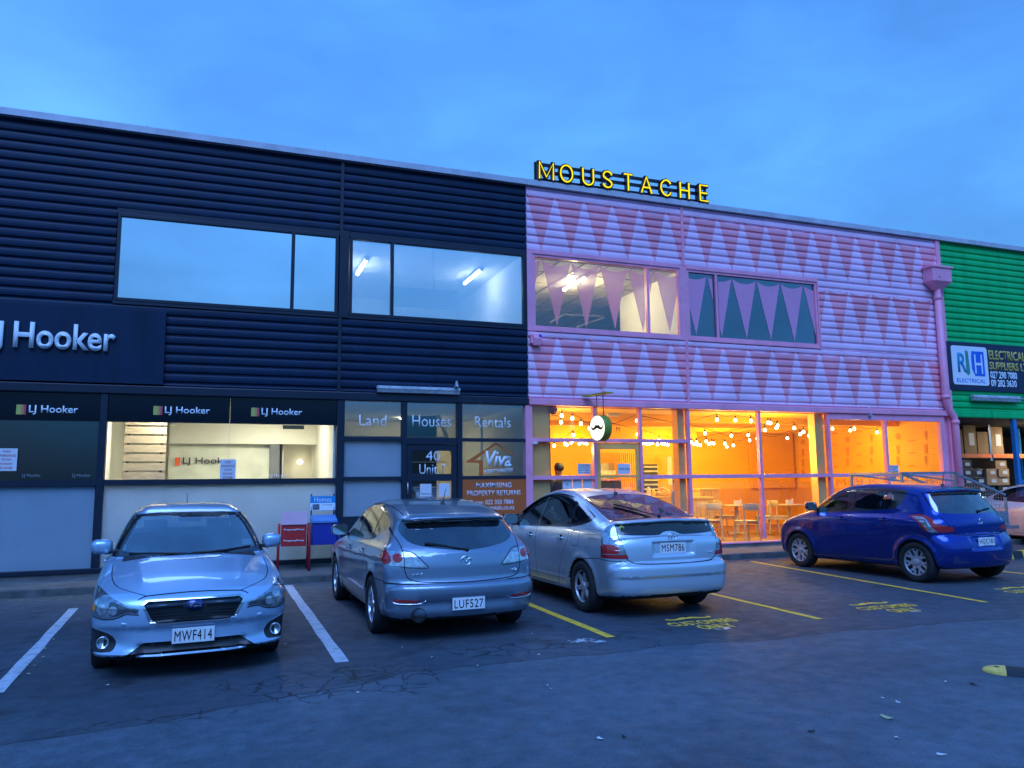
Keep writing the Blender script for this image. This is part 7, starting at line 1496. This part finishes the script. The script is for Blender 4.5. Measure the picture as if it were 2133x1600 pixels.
gx = X(2056, 760)
for body, xe_, py0, py1, px_, m_ in (('ELECTRICAL', gx+1.40, 730, 750, 2056, GOLD), ('SUPPLIERS LTD', gx+1.62, 754, 771, 2058, GOLD), ('027 290 7080', gx+1.02, 774, 789, 2061, WLET), ('09 282 3630', gx+.98, 791, 806, 2062, WLET)):
    text('sign_letters', body, gx+.02, xe_, onY(px_, py1, FY).z, onY(px_, py0, FY).z, FY-.0505, m_, es, ext=.006, bold=.03)
MB().lathe([(.14, 0), (0, 0)], (gx+1.45, FY-.053, (zs0+zs1)/2-.18), 'y', 24).build('logo_disc', WLET, es)
# ---------------------------------------------------------------- brochure stands
def stand(loc, m_, lab, rz=0.0, red=True):
    t = empty('brochure_stand', loc, rz, lab, 'brochure stand', None); w_ = .21
    for s_ in (-1, 1):
        b = MB(); b.tube([(s_*(w_+.045), -.16, 0), (s_*(w_+.045), -.10, .5), (s_*(w_+.035), 0, .80)], .022 if red else .016, 8); b.build('leg', m_, t); b = MB(); b.tube([(s_*(w_+.045), .22, 0), (s_*(w_+.035), .06, .80)], .022 if red else .016, 8); b.build('leg', m_, t)
    b = MB(); b.prism([(-.10, .42), (-.06, .80), (.16, .80), (.16, .42)], -w_, w_, 'yz'); b.build('box_body', m_, t, bevel=.008)
    b = MB(); 
    if red: b.add([(-w_-.01, -.085, .79), (w_+.01, -.085, .79), (w_+.01, .14, 1.0), (-w_-.01, .14, 1.0)], [(0, 1, 2, 3)]); b.add([(-w_-.01, -.083, .782), (w_+.01, -.083, .782), (w_+.01, .142, .992), (-w_-.01, .142, .992)], [(3, 2, 1, 0)])
    else: b.prism([(-.09, .80), (-.09, .835), (.15, .93), (.17, .80)], -w_-.01, w_+.01, 'yz')
    b.build('lid', mat('pink_tint_lid', (.50, .32, .38), .25, var=.05) if red else mat('blue_lid', (.10, .24, .52), .25), t)
    if red:
        for z in (.70, .515): text('box_letters', 'PropertyPress', -.17, .17, z-.022, z+.018, 0, WHITEV, t, M=Matrix.Translation((0, -.104+(z-.42)*.105-.004, 0)) @ WALLUP, ext=.002, bold=.02)
        for s_ in (-1, 1): MB().box(s_*(w_+.04)-.025, s_*(w_+.04)+.025, -.03, .05, .60, .78).build('side_pocket', mat('orange_side', (.62, .22, .12), .5), t)
    else:
        for s_ in (-1, 1): MB().tube([(s_*(w_-.01), .15, .80), (s_*(w_-.01), .17, 1.30)], .012, 6).build('header_post', BLACKT, t)
        MB().box(-w_-.01, w_+.01, .150, .158, 1.14, 1.26).build('header_board', mat('cyan_header', (.01, .28, .62), .4, var=0), t); MB().box(-w_-.01, w_+.01, .150, .158, 1.01, 1.139).build('header_board', WHITEV, t)
        text('header_letters', 'Homes', -.15, .15, 1.16, 1.245, 0, WHITEV, t, M=Matrix.Translation((0, .1495, 0)) @ WALLUP, ext=.001); text('header_letters', 'Your Weekly', -.02, .17, 1.09, 1.115, 0, INK, t, M=Matrix.Translation((0, .1495, 0)) @ WALLUP, ext=.001)
        MB().box(-.18, -.06, .147, .1495, 1.02, 1.12).build('header_picture', mat('grey_picture', (.12, .14, .18), .5, var=.8, vscale=40), t)
    return t
pr_ = onZ(611, 1190, .105); pb_ = onZ(673, 1185, .105)
stand((pr_.x, 14.0, .105), mat('red_powdercoat', (.46, .012, .012), .35, var=.06), 'red newspaper stand with a pink lid on the footpath behind the silver sedan mirror', R(-3)); stand((pb_.x, 14.08, .105), mat('blue_powdercoat', (.008, .018, .25), .35, var=.06), 'dark blue brochure stand with a Homes header board beside the black post', R(3), False)
# sanitiser station inside the cafe
sa = onY(1409, 1035, 14.95); t = empty('sanitiser_stand', (sa.x, 14.95, .17), 0, 'pale blue sanitiser stand with a red and white label behind the mustard column', 'sanitiser stand'); MB().box(-.10, .10, -.06, .06, 0, sa.z-.17+.13).build('stand_body', mat('pale_blue_stand', (.30, .55, .72), .4), t, bevel=.01); MB().box(-.07, .07, .0, .04, sa.z-.17+.13, sa.z-.17+.42).build('label_card', PAPER, t); MB().box(-.07, .07, -.006, .0, sa.z-.17+.30, sa.z-.17+.38).build('label_band', INKR, t)
MB().lathe([(.035, 0), (.035, .10), (.012, .13), (.012, .17), (0, .17)], (0, -.01, sa.z-.17+.42), 'z', 12).build('pump_bottle', CM['plastic'], t)
# ---------------------------------------------------------------- rubber speed hump at lower right
sh0 = onZ(2070, 1402, 0); t = empty('speed_hump', (5.97, 4.86, 0), R(-50), 'black and yellow rubber speed hump at the right edge of the lane', 'speed hump')
def hump(x0, x1, m_, nm, endcap=False):
    b = MB(); rings = []; n = 10
    xs2 = [x0+(x1-x0)*k/6 for k in range(7)] if not endcap else [x1-(x1-x0)*math.cos(math.pi/2*k/8) for k in range(9)]
    xs2 = sorted(xs2)
    vs = []
    for x in xs2:
        s_ = 1.0 if not endcap else math.sqrt(max(0.0, 1-((x1-x)/(x1-x0))**2))*.98+.02
        for k in range(n+1): a_ = math.pi*k/n; vs.append((x, -.14*s_*math.cos(a_), .045*(s_**.7)*math.sin(a_)**.8+.001))
    fs = [(i*(n+1)+k, i*(n+1)+k+1, (i+1)*(n+1)+k+1, (i+1)*(n+1)+k) for i in range(len(xs2)-1) for k in range(n)]; b.add(vs, fs, True); return b.build(nm, m_, t)
RY = mat('worn_yellow_rubber', (.70, .46, .10), .7, var=.35, vscale=14); RB = mat('black_rubber', (.02, .025, .028), .8, var=.3)
hump(0, .17, RY, 'end_cap', True); hump(.17, .76, RB, 'hump_segment'); hump(.765, 1.26, RY, 'hump_segment'); hump(1.265, 1.76, RB, 'hump_segment'); MB().lathe([(.018, 0), (.018, .006), (0, .006)], (.11, -.02, .040), 'z', 12).build('bolt_hole', BLACKT, t)
# ---------------------------------------------------------------- leaves, scraps and a paint splash on the asphalt
LF = [mat('dry_leaf', (.42, .42, .22), .7), mat('pale_scrap', (.62, .64, .64), .7), mat('dark_scrap', (.01, .012, .016), .7)]
LIT = [(1847, 1497, .075, 0), (1868, 1539, .03, 1), (1871, 1465, .03, 1), (1839, 1456, .02, 1), (1970, 1422, .03, 1), (2028, 1427, .05, 2), (1960, 1574, .05, 1), (1252, 1541, .045, 1), (1148, 1437, .025, 1), (1122, 1365, .022, 1), (1140, 1430, .02, 1), (900, 1371, .035, 1), (994, 1389, .03, 1), (746, 1444, .03, 1), (838, 1350, .02, 1), (1108, 1322, .02, 1), (1300, 1537, .04, 2), (540, 1284, .03, 1), (593, 1343, .03, 1), (223, 1429, .03, 1), (1690, 1526, .04, 2), (1488, 1240, .03, 1), (72, 1388, .035, 0), (95, 1352, .035, 0), (90, 1370, .03, 0), (190, 1331, .035, 0), (112, 1334, .03, 0), (60, 1405, .03, 0), (240, 1292, .03, 0), (163, 1292, .02, 0)]
ad = ['small', 'tiny', 'curled', 'flat', 'torn', 'narrow']
for i, (px, py, s_, k) in enumerate(LIT):
    s_ *= .5
    p = onZ(px, py, 0); n = 7; P = [(s_*rnd.uniform(.6, 1.1)*math.cos(2*math.pi*j/n)*1.5, s_*rnd.uniform(.5, 1.0)*math.sin(2*math.pi*j/n)) for j in range(n)]; b = MB(); b.add([(x, y, .006+.01*abs(x)/s_*rnd.random()) for x, y in P]+[(0, 0, .012)], [(j, (j+1) % n, n) for j in range(n)])
    kind_ = ('dry leaf', 'pale scrap of litter', 'dark scrap of litter')[k]; where = 'near the left bay lines' if px < 300 else ('in front of the parked cars' if py < 1420 and px < 1500 else 'on the open driving lane')
    b.build(('leaf', 'litter_scrap', 'litter_scrap')[k], LF[k], loc=(p.x, p.y, 0), rz=rnd.uniform(0, 6), label='%s %s' % (kind_, where), cat=('leaf', 'litter', 'litter')[k], group='%s %s' % (kind_, where))
def splash(cx, cy, rx, ry, n, lab, seed):
    r2 = random.Random(seed); b = MB()
    for k in range(n):
        a_ = r2.uniform(0, 6.28); q_ = r2.random()**.8; x = cx+rx*q_*math.cos(a_); y = cy+ry*q_*math.sin(a_); s_ = r2.uniform(.006, .03)*(1.3-q_); m_ = 7; b.add([(x+s_*r2.uniform(.5, 1.5)*math.cos(2*math.pi*j/m_)*1.6, y+s_*r2.uniform(.5, 1.3)*math.sin(2*math.pi*j/m_), .0035+.0001*(k % 5)) for j in range(m_)], [tuple(range(m_))])
    o = b.build('paint_splash', mat('white_spill', (.50, .55, .58), .5, var=.2), kind='structure'); return o
p = onZ(1210, 1335, 0); splash(p.x, p.y, .16, .10, 30, '', 1); p = onZ(1245, 1337, 0); splash(p.x, p.y, .10, .07, 12, '', 2); p = onZ(1503, 1310, 0); splash(p.x, p.y, .10, .07, 16, '', 3); p = onZ(1905, 1274, 0); splash(p.x, p.y, .10, .06, 12, '', 4)
# ================================================================== PARKED CARS
def place(fn, x, y, rz, lab, c_L, sc=1.0, **k):
    """x,y = point of the ground under the rear (or front) end nearest the viewer"""
    r = empty('parked_car', (0, 0, 0), 0, lab, 'car', 'cars parked nose or tail to the shops'); fn(r, **k); r.rotation_euler = (0, 0, rz); r.location = (x, y, 0); r.scale = (sc, sc, sc); return r
def nose_in(xr, yr, c_L, ang=0.0):
    """origin (front bumper) of a car whose rear bumper centre is at xr,yr and which points to +Y, turned by ang"""
    return xr-math.sin(ang)*c_L, yr+math.cos(ang)*c_L, R(-90)+ang
x, y, a_ = nose_in(2.385, 7.66, 4.46*.965, R(.8)); place(car_mazda, x, y, a_, 'gunmetal hatchback seen from behind with the plate LUF527', 4.46, .965)
x, y, a_ = nose_in(5.05, 7.95, 4.45, R(1.5)); place(car_prius, x, y, a_, 'silver sloping hatchback with a split rear window and the plate MSM786', 4.45)
x, y, a_ = nose_in(10.87, 8.55, 3.85, R(2.5)); place(car_swift, x, y, a_, 'glossy blue hatchback parked nose in before the orange cafe windows', 3.85)
sb = place(car_subaru, -.185, 7.12, R(94), 'pale silver sedan backed into its bay, bonnet towards the viewer, plate MWF414', 4.58); sb.scale = (.96, .915, .975)
w = place(car_subaru, 17.9, 10.2, R(78), 'white sedan half hidden behind the wire cage trailer at the right edge', 4.58, PT=paint('white_car_paint', (.62, .62, .66), .1, .35))
# ---------------------------------------------------------------- cage trailer beyond the blue hatchback
GALV = mat('galvanised_steel', (.34, .36, .40), .42, .6, var=.2, vscale=8)
a0 = onY(1830, 1000, 12.6); a1 = onY(1937, 1000, 12.6); tx0, tx1 = a0.x, a1.x
t = empty('cage_trailer', ((tx0+tx1)/2, 12.6, 0), 0, 'galvanised box trailer with a wire mesh cage standing behind the blue hatchback', 'trailer'); w_ = (tx1-tx0)/2+.9; ztp = onY(1880, 986, 12.6).z; XS = lambda x: x-(tx0+tx1)/2
MB().box(XS(tx0), XS(tx0)+2.9, -.6, .75, .48, .53).build('trailer_deck', GALV, t)
for y_ in (-.6, .75): MB().box(XS(tx0), XS(tx0)+2.9, y_-.015, y_+.015, .53, .85).build('side_board', GALV, t)
for x_ in (XS(tx0), XS(tx0)+2.9): MB().box(x_-.015, x_+.015, -.6, .75, .53, .85).build('end_board', GALV, t)
for y_ in (-.6, .75):
    for x_ in (XS(tx0), XS(tx1), XS(tx0)+2.9):
        zt2 = ztp if x_ < XS(tx0)+2 else 1.15; MB().bar((x_, y_, .53), (x_, y_, zt2), .045).build('cage_post', GALV, t)
    MB().bar((XS(tx0), y_, ztp), (XS(tx1), y_, ztp), .045).build('cage_rail', GALV, t); MB().bar((XS(tx1), y_, ztp), (XS(tx0)+2.9, y_, 1.2), .045).build('cage_rail', GALV, t); MB().bar((XS(tx0), y_, ztp-.02), (XS(tx1), y_, ztp-.17), .03).build('cage_brace', GALV, t)
    b = MB(); k = 0
    while k*.075 < 2.9:
        x_ = XS(tx0)+k*.075; zt2 = ztp if x_ < XS(tx1) else ztp+(1.2-ztp)*(x_-XS(tx1))/(XS(tx0)+2.9-XS(tx1)); b.bar((x_, y_, .85), (x_, y_, zt2), .005); k += 1
    for z in np.arange(.92, 1.2, .075): b.bar((XS(tx0), y_, z), (XS(tx0)+2.9, y_, z), .005)
    for z in np.arange(1.22, ztp, .075): b.bar((XS(tx0), y_, z), (XS(tx1)+(ztp-z)/(ztp-1.2)*(XS(tx0)+2.9-XS(tx1)), y_, z), .005)
    b.build('wire_mesh', GALV, t)
for x_ in (XS(tx0), XS(tx1)): MB().bar((x_, -.6, ztp), (x_, .75, ztp), .045).build('cage_rail', GALV, t)
for s_ in (-1, 1):
    wh = build_wheel(t, 0, 0, .29, s_, CM, dict(rim=.17, n=5, w=(.05, .04), tw=.16)); wh.location = (XS(tx0)+1.5, .075+s_*.80, .29)
MB().bar((XS(tx0)+2.9, .07, .45), (XS(tx0)+4.1, .07, .45), .07).build('drawbar', GALV, t)
# yellow and black wheel stop / barrier beside it
t = empty('wheel_stop', (13.55, 10.9, 0), R(4), 'yellow and black striped concrete wheel stop right of the blue hatchback', 'wheel stop'); n = 8
for k in range(n): MB().prism([(-.10, 0), (.10, 0), (.07, .14), (-.07, .14)], -.0+k*.3, .3+k*.3, 'yz').build('stop_segment', (YLINE if k % 2 == 0 else RB), t)
